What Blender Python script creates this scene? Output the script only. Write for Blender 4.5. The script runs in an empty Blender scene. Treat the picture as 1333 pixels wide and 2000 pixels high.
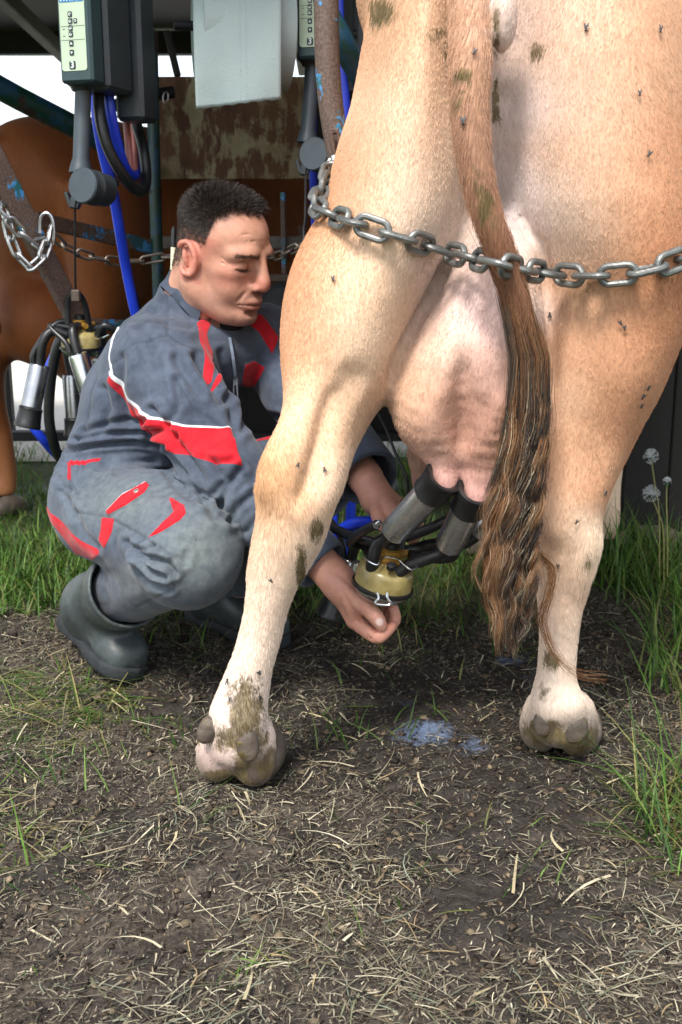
import bpy, bmesh, math, random, time
import numpy as np
from mathutils import Vector, Matrix

T0 = time.time()
random.seed(7)
rng = np.random.default_rng(11)
SC = bpy.context.scene
COL = SC.collection

# ------------------------------------------------------------------ camera, sky, sun, exposure
CAM_H, FPX, PITCH = 0.80, 2100.0, math.atan(500 / 2100.0)
cam_d = bpy.data.cameras.new("camera")
cam = bpy.data.objects.new("camera", cam_d)
COL.objects.link(cam)
cam.location = (0, 0, CAM_H)
cam.rotation_euler = (math.pi / 2 - PITCH, 0, 0)
cam_d.sensor_fit = 'VERTICAL'
cam_d.sensor_height = 23.5
cam_d.sensor_width = 15.67
cam_d.lens = 23.5 * FPX / 2000.0
cam_d.clip_start = 0.05
cam_d.clip_end = 4000
cam_d.dof.use_dof = True
cam_d.dof.focus_distance = 1.58
cam_d.dof.aperture_fstop = 6.3
SC.camera = cam

SUN_EL, SUN_AZ = math.radians(54), math.radians(203)   # compass: 0 = +Y, 90 = +X; the sun stands behind the camera, to its left
world = bpy.data.worlds.new("World")
SC.world = world
world.use_nodes = True
wn = world.node_tree
bg = wn.nodes["Background"]
sky = wn.nodes.new("ShaderNodeTexSky")
sky.sky_type = 'NISHITA'
sky.sun_disc = False
sky.sun_elevation = SUN_EL
sky.sun_rotation = SUN_AZ
sky.dust_density = 1.5
sky.ozone_density = 1.0
hs = wn.nodes.new('ShaderNodeHueSaturation')          # thin even cloud: the whole sky paler
hs.inputs['Saturation'].default_value = 0.35
wn.links.new(sky.outputs[0], hs.inputs['Color'])
wn.links.new(hs.outputs[0], bg.inputs[0])
bg.inputs[1].default_value = 0.10
sun_d = bpy.data.lights.new("sun", 'SUN')
sun_d.energy = 1.5
sun_d.angle = math.radians(14)
sun_d.color = (1.0, 0.95, 0.87)
sun = bpy.data.objects.new("sun", sun_d)
COL.objects.link(sun)
sd = Vector((math.sin(SUN_AZ) * math.cos(SUN_EL), math.cos(SUN_AZ) * math.cos(SUN_EL), math.sin(SUN_EL)))
sun.rotation_euler = sd.to_track_quat('Z', 'Y').to_euler()
sun.location = sd * 20

SC.view_settings.view_transform = 'Standard'
SC.view_settings.look = 'None'
SC.view_settings.gamma = 1.0
SC.view_settings.exposure = 1.6
SC.view_settings.use_curve_mapping = False
SC.render.engine = 'CYCLES'
SC.cycles.use_denoising = True
SC.cycles.max_bounces = 7
SC.cycles.diffuse_bounces = 2
SC.cycles.glossy_bounces = 3
SC.cycles.transmission_bounces = 5
SC.cycles.caustics_reflective = False
SC.cycles.caustics_refractive = False
SC.cycles.sample_clamp_indirect = 6.0
SC.cycles_curves.shape = 'RIBBONS'
SC.render.threads_mode = 'AUTO'

# ------------------------------------------------------------------ measuring: a photo point at a chosen distance -> a world point
_c, _s = math.cos(PITCH), math.sin(PITCH)
def P(px, py, Y):
    a = (px - 666.5) / FPX; b = (1000.0 - py) / FPX
    t = Y / (_c + b * _s)
    return np.array([a * t, Y, CAM_H + t * (-_s + b * _c)])
def G(px, py, z=0.0):
    a = (px - 666.5) / FPX; b = (1000.0 - py) / FPX
    t = (z - CAM_H) / (-_s + b * _c)
    return np.array([a * t, t * (_c + b * _s), z])
def proj(p):
    p = np.asarray(p, float)
    x, y, z = p[..., 0], p[..., 1], p[..., 2] - CAM_H
    f = y * _c - z * _s; u = y * _s + z * _c
    return 666.5 + FPX * x / f, 1000.0 - FPX * u / f
def nrm(v):
    v = np.asarray(v, float); return v / (np.linalg.norm(v) + 1e-12)
def lin(r, g, b):
    f = lambda c: (c / 255 / 12.92) if c / 255 <= 0.04045 else ((c / 255 + 0.055) / 1.055) ** 2.4
    return (f(r), f(g), f(b))

# ------------------------------------------------------------------ noise
def _hash(i, j, k, seed):
    h = (i * 374761393 + j * 668265263 + k * 2147483647 + seed * 144269) & 0xffffffff
    h = ((h ^ (h >> 13)) * 1274126177) & 0xffffffff
    h = (h ^ (h >> 16)) & 0xffff
    return h.astype(np.float32) / 65535.0
def vnoise(x, y, z, seed=0):
    x, y, z = np.broadcast_arrays(np.asarray(x, np.float32), np.asarray(y, np.float32), np.asarray(z, np.float32))
    xi, yi, zi = np.floor(x), np.floor(y), np.floor(z)
    fx, fy, fz = x - xi, y - yi, z - zi
    fx = fx * fx * (3 - 2 * fx); fy = fy * fy * (3 - 2 * fy); fz = fz * fz * (3 - 2 * fz)
    xi, yi, zi = xi.astype(np.int64), yi.astype(np.int64), zi.astype(np.int64)
    r = 0
    for dx in (0, 1):
        wx = fx if dx else 1 - fx
        for dy in (0, 1):
            wy = fy if dy else 1 - fy
            for dz in (0, 1):
                wz = fz if dz else 1 - fz
                r = r + wx * wy * wz * _hash(xi + dx, yi + dy, zi + dz, seed)
    return r * 2 - 1
def fbm(x, y, z, oct=4, seed=0):
    a, r, f = 0.5, 0, 1.0
    for o in range(oct):
        r = r + a * vnoise(x * f, y * f, z * f, seed + o); a *= 0.5; f *= 2.03
    return r

# ------------------------------------------------------------------ objects
def tag(o, label=None, cat=None, group=None, kind=None):
    if label: o["label"] = label
    if cat: o["category"] = cat
    if group: o["group"] = group
    if kind: o["kind"] = kind
    return o
def empty(name, loc=(0, 0, 0), parent=None):
    o = bpy.data.objects.new(name, None); COL.objects.link(o)
    o.location = [float(v) for v in loc]; o.empty_display_size = 0.05
    if parent: put(o, parent)
    return o
def put(o, parent):
    """parent without moving: everything is modelled in world space"""
    o.parent = parent
    if parent is not None:
        o.matrix_parent_inverse = Matrix.LocRotScale(parent.location, parent.rotation_euler.to_quaternion(), parent.scale).inverted()
def mesh_np(name, V, F, mat=None, parent=None, smooth=True):
    """F: list/array of quads or tris (all one size) or list of lists"""
    me = bpy.data.meshes.new(name)
    V = np.asarray(V, np.float32)
    if isinstance(F, np.ndarray):
        n, k = F.shape
        loops = F.reshape(-1).astype(np.int32); starts = (np.arange(n) * k).astype(np.int32); tot = np.full(n, k, np.int32)
    else:
        tot = np.array([len(f) for f in F], np.int32); starts = np.concatenate([[0], np.cumsum(tot)[:-1]]).astype(np.int32)
        loops = np.concatenate([np.asarray(f, np.int32) for f in F]) if len(F) else np.zeros(0, np.int32); n = len(F)
    me.vertices.add(len(V)); me.vertices.foreach_set("co", V.reshape(-1))
    me.loops.add(len(loops)); me.loops.foreach_set("vertex_index", loops)
    me.polygons.add(n); me.polygons.foreach_set("loop_start", starts); me.polygons.foreach_set("loop_total", tot)
    if smooth: me.polygons.foreach_set("use_smooth", np.ones(n, bool))
    me.update(calc_edges=True); me.validate()
    if mat: me.materials.append(mat)
    o = bpy.data.objects.new(name, me); COL.objects.link(o)
    if parent: put(o, parent)
    return o
def attr_f(o, name, vals, domain='POINT'):
    a = o.data.attributes.new(name, 'FLOAT', domain); a.data.foreach_set("value", np.asarray(vals, np.float32))
def attr_c(o, name, cols, domain='POINT'):
    cols = np.asarray(cols, np.float32)
    if cols.shape[1] == 3: cols = np.concatenate([cols, np.ones((len(cols), 1), np.float32)], 1)
    a = o.data.attributes.new(name, 'FLOAT_COLOR', domain); a.data.foreach_set("color", cols.reshape(-1))

class MB:
    """collects solids for ONE mesh"""
    def __init__(s): s.v = []; s.f = []
    def add(s, V, F):
        n = len(s.v); s.v.extend([tuple(map(float, p)) for p in V]); s.f.extend([[i + n for i in f] for f in F]); return s
    def box(s, c, size, R=None, ch=0.004):
        """chamfered box, c centre, size full, R 3x3 (columns = axes)"""
        hx, hy, hz = [d / 2 for d in size]; ch = min(ch, hx * .45, hy * .45, hz * .45)
        V = []; idx = {}
        for sx in (-1, 1):
            for sy in (-1, 1):
                for sz in (-1, 1):
                    for ax in range(3):
                        p = [sx * (hx - ch), sy * (hy - ch), sz * (hz - ch)]
                        p[ax] = (sx * hx, sy * hy, sz * hz)[ax]
                        idx[sx, sy, sz, ax] = len(V); V.append(p)
        F = []
        for ax in range(3):
            for sg in (-1, 1):
                o1, o2 = [a for a in range(3) if a != ax]
                q = []
                for a, b in ((-1, -1), (1, -1), (1, 1), (-1, 1)):
                    k = [0, 0, 0]; k[ax] = sg; k[o1] = a; k[o2] = b; q.append(idx[k[0], k[1], k[2], ax])
                if (sg > 0) != (ax != 1): q.reverse()
                F.append(q)
        for ax in range(3):
            o1, o2 = [a for a in range(3) if a != ax]
            for a in (-1, 1):
                for b in (-1, 1):
                    q = []
                    for (e, w) in ((-1, o1), (1, o1), (1, o2), (-1, o2)):
                        k = [0, 0, 0]; k[ax] = e; k[o1] = a; k[o2] = b; q.append(idx[k[0], k[1], k[2], w])
                    F.append(q)
        for sx in (-1, 1):
            for sy in (-1, 1):
                for sz in (-1, 1): F.append([idx[sx, sy, sz, a] for a in range(3)])
        V = np.array(V)
        if R is not None: V = V @ np.asarray(R).T
        return s.add(V + np.asarray(c), F)
    def tube(s, pts, r, n=12, closed=False, cap=True, sub=0, flat=1.0):
        pts = np.asarray(pts, float)
        r = np.full(len(pts), r) if np.isscalar(r) else np.asarray(r, float)
        if sub:
            pts, r = catmull(pts, sub, closed, r)
        m = len(pts)
        if closed: tg = np.roll(pts, -1, 0) - np.roll(pts, 1, 0)
        else: tg = np.gradient(pts, axis=0)
        tg /= np.linalg.norm(tg, axis=1)[:, None] + 1e-12
        u = np.cross(tg[0], [0, 0, 1.0])
        if np.linalg.norm(u) < .1: u = np.cross(tg[0], [0, 1.0, 0])
        u = nrm(u); V = []
        for i in range(m):
            u = nrm(u - tg[i] * np.dot(u, tg[i])); w = np.cross(tg[i], u)
            for k in range(n):
                a = 2 * math.pi * k / n
                V.append(pts[i] + r[i] * (math.cos(a) * u + flat * math.sin(a) * w))
        F = []
        for i in range(m if closed else m - 1):
            j = (i + 1) % m
            for k in range(n):
                l = (k + 1) % n; F.append([i * n + k, i * n + l, j * n + l, j * n + k])
        if cap and not closed:
            F.append([k for k in range(n)][::-1]); F.append([(m - 1) * n + k for k in range(n)])
        return s.add(V, F)
    def lathe(s, prof, a, b, n=28, cap=True):
        """prof: [(distance along a->b in metres, radius)]"""
        a, b = np.asarray(a, float), np.asarray(b, float); ax = nrm(b - a)
        u = np.cross(ax, [0, 0, 1.0])
        if np.linalg.norm(u) < .1: u = np.cross(ax, [0, 1.0, 0])
        u = nrm(u); w = np.cross(ax, u); V = []
        for h, r in prof:
            for k in range(n):
                t = 2 * math.pi * k / n; V.append(a + ax * h + r * (math.cos(t) * u + math.sin(t) * w))
        F = []
        for i in range(len(prof) - 1):
            for k in range(n):
                l = (k + 1) % n; F.append([i * n + k, i * n + l, (i + 1) * n + l, (i + 1) * n + k])
        if cap: F.append(list(range(n))[::-1]); F.append([(len(prof) - 1) * n + k for k in range(n)])
        return s.add(V, F)
    def bar(s, a, b, w, d, up=(0, 0, 1), ch=0.004):
        """rectangular bar from a to b"""
        a, b = np.asarray(a, float), np.asarray(b, float); x = nrm(b - a)
        y = np.cross(up, x)
        if np.linalg.norm(y) < .05: y = np.cross((0, 1, 0), x)
        y = nrm(y); z = np.cross(x, y)
        return s.box((a + b) / 2, (np.linalg.norm(b - a), d, w), np.stack([x, y, z], 1), ch)
    def build(s, name, mat, parent=None, smooth=True, angle=35):
        o = mesh_np(name, s.v, s.f, mat, parent, False)
        bm = bmesh.new(); bm.from_mesh(o.data); bmesh.ops.recalc_face_normals(bm, faces=bm.faces)
        if smooth:
            lim = math.radians(angle)
            for f in bm.faces: f.smooth = True
            for e in bm.edges:
                if len(e.link_faces) == 2 and e.calc_face_angle(0) > lim: e.smooth = False
        bm.to_mesh(o.data); bm.free()
        return o
def catmull(pts, sub, closed=False, r=None):
    pts = np.asarray(pts, float); m = len(pts); out = []; rr = []
    seg = m if closed else m - 1
    for i in range(seg):
        p1, p2 = pts[i], pts[(i + 1) % m]
        p0 = pts[(i - 1) % m] if (closed or i > 0) else 2 * p1 - p2
        p3 = pts[(i + 2) % m] if (closed or i + 2 < m) else 2 * p2 - p1
        for k in range(sub):
            t = k / sub
            out.append(.5 * ((2 * p1) + (-p0 + p2) * t + (2 * p0 - 5 * p1 + 4 * p2 - p3) * t * t + (-p0 + 3 * p1 - 3 * p2 + p3) * t ** 3))
            if r is not None: rr.append(r[i] * (1 - t) + r[(i + 1) % m] * t)
    if not closed:
        out.append(pts[-1]); rr.append(r[-1] if r is not None else 0)
    return (np.array(out), np.array(rr)) if r is not None else np.array(out)
def copy_tree(o, parent=None):
    c = o.copy(); COL.objects.link(c); mi = o.matrix_parent_inverse.copy(); c.parent = parent; c.matrix_parent_inverse = mi
    for ch in list(o.children): copy_tree(ch, c)
    return c
def curves_np(name, pts, rad, mat, parent=None, col=None):
    """pts (n,k,3) strands"""
    n, k, _ = pts.shape
    cu = bpy.data.hair_curves.new(name)
    cu.add_curves([k] * n)
    cu.attributes["position"].data.foreach_set("vector", np.ascontiguousarray(pts, np.float32).reshape(-1)) if "position" in cu.attributes else cu.points.foreach_set("position", pts.astype(np.float32).reshape(-1))
    ra = cu.attributes.new("radius", 'FLOAT', 'POINT') if "radius" not in cu.attributes else cu.attributes["radius"]
    rad = np.broadcast_to(np.asarray(rad, np.float32), (n, k))
    ra.data.foreach_set("value", np.ascontiguousarray(rad).reshape(-1))
    if col is not None:
        c4 = np.concatenate([np.asarray(col, np.float32), np.ones((n, 1), np.float32)], 1)
        a = cu.attributes.new("Col", 'FLOAT_COLOR', 'CURVE'); a.data.foreach_set("color", c4.reshape(-1))
    cu.materials.append(mat)
    o = bpy.data.objects.new(name, cu); COL.objects.link(o)
    if parent: put(o, parent)
    return o

# ------------------------------------------------------------------ signed-distance modelling
def pchip(x, xs, ys):
    xs = np.asarray(xs, float); ys = np.asarray(ys, float)
    o = np.argsort(xs); xs, ys = xs[o], ys[o]
    h = np.diff(xs); d = np.diff(ys) / h
    m = np.zeros(len(xs))
    for i in range(1, len(xs) - 1):
        if d[i - 1] * d[i] > 0:
            w1, w2 = 2 * h[i] + h[i - 1], h[i] + 2 * h[i - 1]; m[i] = (w1 + w2) / (w1 / d[i - 1] + w2 / d[i])
    m[0], m[-1] = d[0], d[-1]
    x = np.clip(x, xs[0], xs[-1]); i = np.clip(np.searchsorted(xs, x) - 1, 0, len(h) - 1)
    t = (x - xs[i]) / h[i]
    return ((1 + 2 * t) * (1 - t) ** 2 * ys[i] + t * (1 - t) ** 2 * h[i] * m[i] + t * t * (3 - 2 * t) * ys[i + 1] + t * t * (t - 1) * h[i] * m[i + 1])
class SDF:
    def __init__(s, lo, hi, h):
        s.lo = np.asarray(lo, np.float32); s.h = h
        s.n = np.ceil((np.asarray(hi) - lo) / h).astype(int) + 1
        s.f = np.full(s.n, 9.0, np.float32)
    def win(s, lo, hi):
        a = np.clip(np.floor((np.asarray(lo) - s.lo) / s.h).astype(int), 0, s.n); b = np.clip(np.ceil((np.asarray(hi) - s.lo) / s.h).astype(int) + 1, 0, s.n)
        sl = tuple(slice(a[i], b[i]) for i in range(3))
        ax = [(s.lo[i] + s.h * np.arange(a[i], b[i])).astype(np.float32) for i in range(3)]
        return sl, ax[0][:, None, None], ax[1][None, :, None], ax[2][None, None, :]
    def op(s, sl, d, k, sub=False):
        if d.size == 0: return
        a = s.f[sl]
        if sub:
            d = -d; h = np.maximum(k - np.abs(a - d), 0) / max(k, 1e-6); s.f[sl] = np.maximum(a, d) + h * h * k * .25
        else:
            h = np.maximum(k - np.abs(a - d), 0) / max(k, 1e-6); s.f[sl] = np.minimum(a, d) - h * h * k * .25
    def rc(s, a, b, ra, rb, k=.02, sub=False, fold=None):
        a, b = np.asarray(a, np.float32), np.asarray(b, np.float32); pad = max(ra, rb) + k + .03
        sl, X, Y, Z = s.win(np.minimum(a, b) - pad, np.maximum(a, b) + pad)
        ab = b - a; L2 = float(ab @ ab) + 1e-12
        t = np.clip(((X - a[0]) * ab[0] + (Y - a[1]) * ab[1] + (Z - a[2]) * ab[2]) / L2, 0, 1)
        d = np.sqrt((X - a[0] - t * ab[0]) ** 2 + (Y - a[1] - t * ab[1]) ** 2 + (Z - a[2] - t * ab[2]) ** 2) - (ra + (rb - ra) * t)
        if fold is not None: d = d - fold(X, Y, Z, t)
        s.op(sl, d, k, sub); return s
    def path(s, pts, rs, k=.02, sub=False, n=0):
        pts = np.asarray(pts, float); rs = np.asarray(rs, float)
        if n: pts, rs = catmull(pts, n, False, rs)
        for i in range(len(pts) - 1): s.rc(pts[i], pts[i + 1], rs[i], rs[i + 1], k if i == 0 or not n else k, sub)
        return s
    def ell(s, c, r, R=None, k=.02, sub=False, fold=None):
        c = np.asarray(c, np.float32); r = np.asarray(r, np.float32); pad = float(r.max()) + k + .01
        sl, X, Y, Z = s.win(c - pad, c + pad)
        X, Y, Z = X - c[0], Y - c[1], Z - c[2]
        if R is not None:
            R = np.asarray(R, np.float32)
            X, Y, Z = (X * R[0, 0] + Y * R[1, 0] + Z * R[2, 0], X * R[0, 1] + Y * R[1, 1] + Z * R[2, 1], X * R[0, 2] + Y * R[1, 2] + Z * R[2, 2])
        k0 = np.sqrt((X / r[0]) ** 2 + (Y / r[1]) ** 2 + (Z / r[2]) ** 2); k1 = np.sqrt((X / r[0] ** 2) ** 2 + (Y / r[1] ** 2) ** 2 + (Z / r[2] ** 2) ** 2)
        d = k0 * (k0 - 1) / (k1 + 1e-9)
        if fold is not None: d = d - fold(X, Y, Z)
        s.op(sl, d, k, sub); return s
    def zloft(s, st, k=.03, pw=2.0, sub=False):
        """stations (z, cx, cy, rx, ry) in world space"""
        st = np.array(sorted(st, key=lambda q: q[0]), float)
        pad = k + .03; z0, z1 = st[0, 0], st[-1, 0]
        lo = [(st[:, 1] - st[:, 3]).min() - pad, (st[:, 2] - st[:, 4]).min() - pad, z0 - pad]; hi = [(st[:, 1] + st[:, 3]).max() + pad, (st[:, 2] + st[:, 4]).max() + pad, z1 + pad]
        sl, X, Y, Z = s.win(lo, hi)
        zz = Z.reshape(-1); q = [pchip(zz, st[:, 0], st[:, i]).astype(np.float32)[None, None, :] for i in range(1, 5)]
        u = np.abs((X - q[0]) / q[2]); v = np.abs((Y - q[1]) / q[3])
        d = ((u ** pw + v ** pw) ** (1 / pw) - 1) * np.minimum(q[2], q[3])
        e = np.maximum(Z - z1, z0 - Z)
        d = np.where(e > 0, np.sqrt(np.maximum(d, 0) ** 2 + e * e), d) if True else d
        s.op(sl, d, k, sub); return s
    def aloft(s, O, ax, side, up, st, k=.03, pw=2.0):
        """loft along ax: stations (s, cr, cz, rr, rz); side, up = unit vectors"""
        O, ax, side, up = [np.asarray(q, np.float32) for q in (O, ax, side, up)]
        st = np.array(sorted(st, key=lambda q: q[0]), float); pad = k + .03
        c = [O + ax * q[0] + side * q[1] + up * q[2] for q in st]; m = max(st[:, 3].max(), st[:, 4].max())
        sl, X, Y, Z = s.win(np.min(c, 0) - m - pad, np.max(c, 0) + m + pad)
        X, Y, Z = X - O[0], Y - O[1], Z - O[2]
        S = X * ax[0] + Y * ax[1] + Z * ax[2]; U = X * side[0] + Y * side[1] + Z * side[2]; W = X * up[0] + Y * up[1] + Z * up[2]
        tab = np.linspace(st[0, 0], st[-1, 0], 400)
        q = [np.interp(S, tab, pchip(tab, st[:, 0], st[:, i])).astype(np.float32) for i in range(1, 5)]
        d = ((np.abs((U - q[0]) / q[2]) ** pw + np.abs((W - q[1]) / q[3]) ** pw) ** (1 / pw) - 1) * np.minimum(q[2], q[3])
        e = np.maximum(S - st[-1, 0], st[0, 0] - S)
        d = np.where(e > 0, np.sqrt(np.maximum(d, 0) ** 2 + e * e), d)
        s.op(sl, d, k); return s
    def cut(s, p, n, k=.004):
        """keep the side the normal points away from"""
        sl, X, Y, Z = s.win(s.lo, s.lo + s.h * s.n)
        n = nrm(n); d = (X - p[0]) * n[0] + (Y - p[1]) * n[1] + (Z - p[2]) * n[2]
        s.op(sl, -d, k, True); return s
    def sample(s, p):
        q = (np.asarray(p, np.float32) - s.lo) / s.h; i = np.clip(np.floor(q).astype(int), 0, s.n - 2); f = q - i; r = 0
        for a in (0, 1):
            for b in (0, 1):
                for c in (0, 1):
                    w = (f[..., 0] if a else 1 - f[..., 0]) * (f[..., 1] if b else 1 - f[..., 1]) * (f[..., 2] if c else 1 - f[..., 2])
                    r = r + w * s.f[i[..., 0] + a, i[..., 1] + b, i[..., 2] + c]
        return r
    def hit(s, px, py, y0=1.2, y1=2.6):
        ys = np.linspace(y0, y1, 1200); pts = np.array([P(px, py, y) for y in ys])
        ok = np.all((pts > s.lo) & (pts < s.lo + s.h * (s.n - 1)), axis=1); v = np.where(ok, s.sample(pts), 9)
        w = np.where(v < 0)[0]
        return pts[w[0]] if len(w) else None
    def grad(s, p, e=None):
        e = e or s.h; p = np.asarray(p, float); g = np.stack([s.sample(p + np.eye(3)[i] * e) - s.sample(p - np.eye(3)[i] * e) for i in range(3)], -1)
        return g / (np.linalg.norm(g, axis=-1, keepdims=True) + 1e-9)
    def mesh(s, relax=1):
        f = s.f; ins = f < 0
        c = [ins[a:f.shape[0] - 1 + a, b:f.shape[1] - 1 + b, d:f.shape[2] - 1 + d] for a in (0, 1) for b in (0, 1) for d in (0, 1)]
        cnt = sum(x.astype(np.int8) for x in c); act = (cnt > 0) & (cnt < 8)
        I = np.argwhere(act); idx = np.full(act.shape, -1, np.int32); idx[act] = np.arange(len(I))
        cv = {}
        for a in (0, 1):
            for b in (0, 1):
                for d in (0, 1): cv[a, b, d] = f[I[:, 0] + a, I[:, 1] + b, I[:, 2] + d]
        acc = np.zeros((len(I), 3), np.float32); n = np.zeros(len(I), np.float32)
        for A in cv:
            for ax in range(3):
                if A[ax]: continue
                B = list(A); B[ax] = 1; B = tuple(B); va, vb = cv[A], cv[B]; m = (va < 0) != (vb < 0)
                t = np.where(m, va / np.where(m, va - vb, 1), 0); p = np.tile(np.array(A, np.float32), (len(I), 1)); p[:, ax] = t
                acc += np.where(m[:, None], p, 0); n += m
        V = (I + acc / n[:, None]) * s.h + s.lo
        Q = []
        for ax in range(3):
            o1, o2 = (ax + 1) % 3, (ax + 2) % 3
            sa = [slice(None)] * 3; sb = [slice(None)] * 3; sa[ax] = slice(0, -1); sb[ax] = slice(1, None)
            A, B = ins[tuple(sa)], ins[tuple(sb)]; E = np.argwhere(A != B); E = E[(E[:, o1] > 0) & (E[:, o2] > 0) & (E[:, o1] < act.shape[o1]) & (E[:, o2] < act.shape[o2])]
            fl = A[E[:, 0], E[:, 1], E[:, 2]]
            def cell(d1, d2):
                e = E.copy(); e[:, o1] -= d1; e[:, o2] -= d2; return idx[e[:, 0], e[:, 1], e[:, 2]]
            q = np.stack([cell(0, 0), cell(1, 0), cell(1, 1), cell(0, 1)], 1)
            q[~fl] = q[~fl][:, ::-1]; Q.append(q)
        Q = np.concatenate(Q); Q = Q[(Q >= 0).all(1)]
        for _ in range(relax):
            acc = np.zeros_like(V); n = np.zeros(len(V), np.float32)
            for a, b in ((0, 1), (1, 2), (2, 3), (3, 0)):
                np.add.at(acc, Q[:, a], V[Q[:, b]]); np.add.at(acc, Q[:, b], V[Q[:, a]]); np.add.at(n, Q[:, a], 1); np.add.at(n, Q[:, b], 1)
            V = V * .5 + .5 * acc / np.maximum(n, 1)[:, None]
        return V.astype(np.float32), Q
def vnormals(V, Q):
    fn = np.cross(V[Q[:, 2]] - V[Q[:, 0]], V[Q[:, 3]] - V[Q[:, 1]]); N = np.zeros_like(V)
    for i in range(4): np.add.at(N, Q[:, i], fn)
    return N / (np.linalg.norm(N, axis=1, keepdims=True) + 1e-12)
def scatter(V, Q, N, n, keep=None, r=None):
    """n random surface points: returns points, normals, quad index, weights"""
    r = r or rng
    ar = np.linalg.norm(np.cross(V[Q[:, 2]] - V[Q[:, 0]], V[Q[:, 3]] - V[Q[:, 1]]), axis=1)
    if keep is not None: ar = ar * keep
    qi = r.choice(len(Q), n, p=ar / ar.sum()); u, v = r.random(n), r.random(n)
    w = np.stack([(1 - u) * (1 - v), u * (1 - v), u * v, (1 - u) * v], 1)
    p = (V[Q[qi]] * w[:, :, None]).sum(1); nn = (N[Q[qi]] * w[:, :, None]).sum(1)
    return p, nn / (np.linalg.norm(nn, axis=1, keepdims=True) + 1e-9), qi, w
def polysd(px, py, poly):
    """signed pixel distance to a polygon, positive inside"""
    poly = np.asarray(poly, float); d = np.full(px.shape, 1e9); ins = np.zeros(px.shape, bool)
    for i in range(len(poly)):
        a, b = poly[i], poly[(i + 1) % len(poly)]; e = b - a
        t = np.clip(((px - a[0]) * e[0] + (py - a[1]) * e[1]) / (e @ e + 1e-9), 0, 1)
        d = np.minimum(d, np.hypot(px - a[0] - t * e[0], py - a[1] - t * e[1]))
        c = (a[1] > py) != (b[1] > py); ins ^= c & (px < (b[0] - a[0]) * (py - a[1]) / (b[1] - a[1] + 1e-12) + a[0])
    return np.where(ins, d, -d)
def linesd(px, py, line):
    line = np.asarray(line, float); d = np.full(px.shape, 1e9)
    for i in range(len(line) - 1):
        a, b = line[i], line[i + 1]; e = b - a
        t = np.clip(((px - a[0]) * e[0] + (py - a[1]) * e[1]) / (e @ e + 1e-9), 0, 1)
        d = np.minimum(d, np.hypot(px - a[0] - t * e[0], py - a[1] - t * e[1]))
    return d

# ------------------------------------------------------------------ materials
def new_mat(name):
    m = bpy.data.materials.new(name); m.use_nodes = True
    nt = m.node_tree; b = nt.nodes["Principled BSDF"]
    return m, nt, b
def nd(nt, t, **kw):
    n = nt.nodes.new(t)
    for k, v in kw.items():
        if k.startswith("i_"):
            n.inputs[int(k[2:]) if k[2:].isdigit() else k[2:]].default_value = v
        else: setattr(n, k, v)
    return n
def noise(nt, scale, detail=4, rough=.55, vec=None, dist=0.0):
    n = nd(nt, "ShaderNodeTexNoise"); n.inputs["Scale"].default_value = scale; n.inputs["Detail"].default_value = detail; n.inputs["Roughness"].default_value = rough; n.inputs["Distortion"].default_value = dist
    if vec is not None: nt.links.new(vec, n.inputs["Vector"])
    return n
def coords(nt, scale=(1, 1, 1), kind="Object"):
    tc = nd(nt, "ShaderNodeTexCoord"); mp = nd(nt, "ShaderNodeMapping"); mp.inputs["Scale"].default_value = scale
    nt.links.new(tc.outputs[kind], mp.inputs[0]); return mp.outputs[0]
def ramp(nt, fac, stops):
    r = nd(nt, "ShaderNodeValToRGB"); el = r.color_ramp.elements
    el[0].position, el[0].color = stops[0][0], (*stops[0][1][:3], 1)
    el[1].position, el[1].color = stops[-1][0], (*stops[-1][1][:3], 1)
    for p, c in stops[1:-1]:
        e = el.new(p); e.color = (*c[:3], 1)
    nt.links.new(fac, r.inputs[0]); return r.outputs[0]
def mixc(nt, fac, a, b, mode='MIX'):
    m = nd(nt, "ShaderNodeMix", data_type='RGBA', blend_type=mode)
    for s, v in ((m.inputs[0], fac), (m.inputs[6], a), (m.inputs[7], b)):
        if hasattr(v, "is_linked") or hasattr(v, "links"): nt.links.new(v, s)
        elif isinstance(v, (int, float)): s.default_value = v
        else: s.default_value = (*v[:3], 1)
    return m.outputs[2]
def math_n(nt, op, a, b=0.0, c=None):
    m = nd(nt, "ShaderNodeMath", operation=op)
    for i, v in enumerate((a, b, c)):
        if v is None: continue
        if hasattr(v, "links"): nt.links.new(v, m.inputs[i])
        else: m.inputs[i].default_value = v
    return m.outputs[0]
def bump(nt, b, h, strength=.4, dist=.003):
    n = nd(nt, "ShaderNodeBump"); n.inputs["Strength"].default_value = strength; n.inputs["Distance"].default_value = dist
    nt.links.new(h, n.inputs["Height"]); nt.links.new(n.outputs[0], b.inputs["Normal"]); return n
def plain(name, col, rough=.5, metal=0.0, var=.25, scale=30, bmp=.15, bscale=60, coat=0.0):
    """a simple worn surface: colour mottling, roughness variation, fine relief"""
    m, nt, b = new_mat(name); v = coords(nt)
    n1 = noise(nt, scale, 5, .6, v)
    dk = tuple(c * (1 - var) for c in col); lt = tuple(min(1, c * (1 + var * .6) + .004) for c in col)
    nt.links.new(ramp(nt, n1.outputs[0], [(.3, dk), (.7, lt)]), b.inputs["Base Color"])
    nt.links.new(math_n(nt, 'MULTIPLY_ADD', n1.outputs[0], .25, rough - .12), b.inputs["Roughness"])
    b.inputs["Metallic"].default_value = metal
    if coat: b.inputs["Coat Weight"].default_value = coat
    n2 = noise(nt, bscale, 4, .6, v); bump(nt, b, n2.outputs[0], bmp, .002)
    return m
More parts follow.
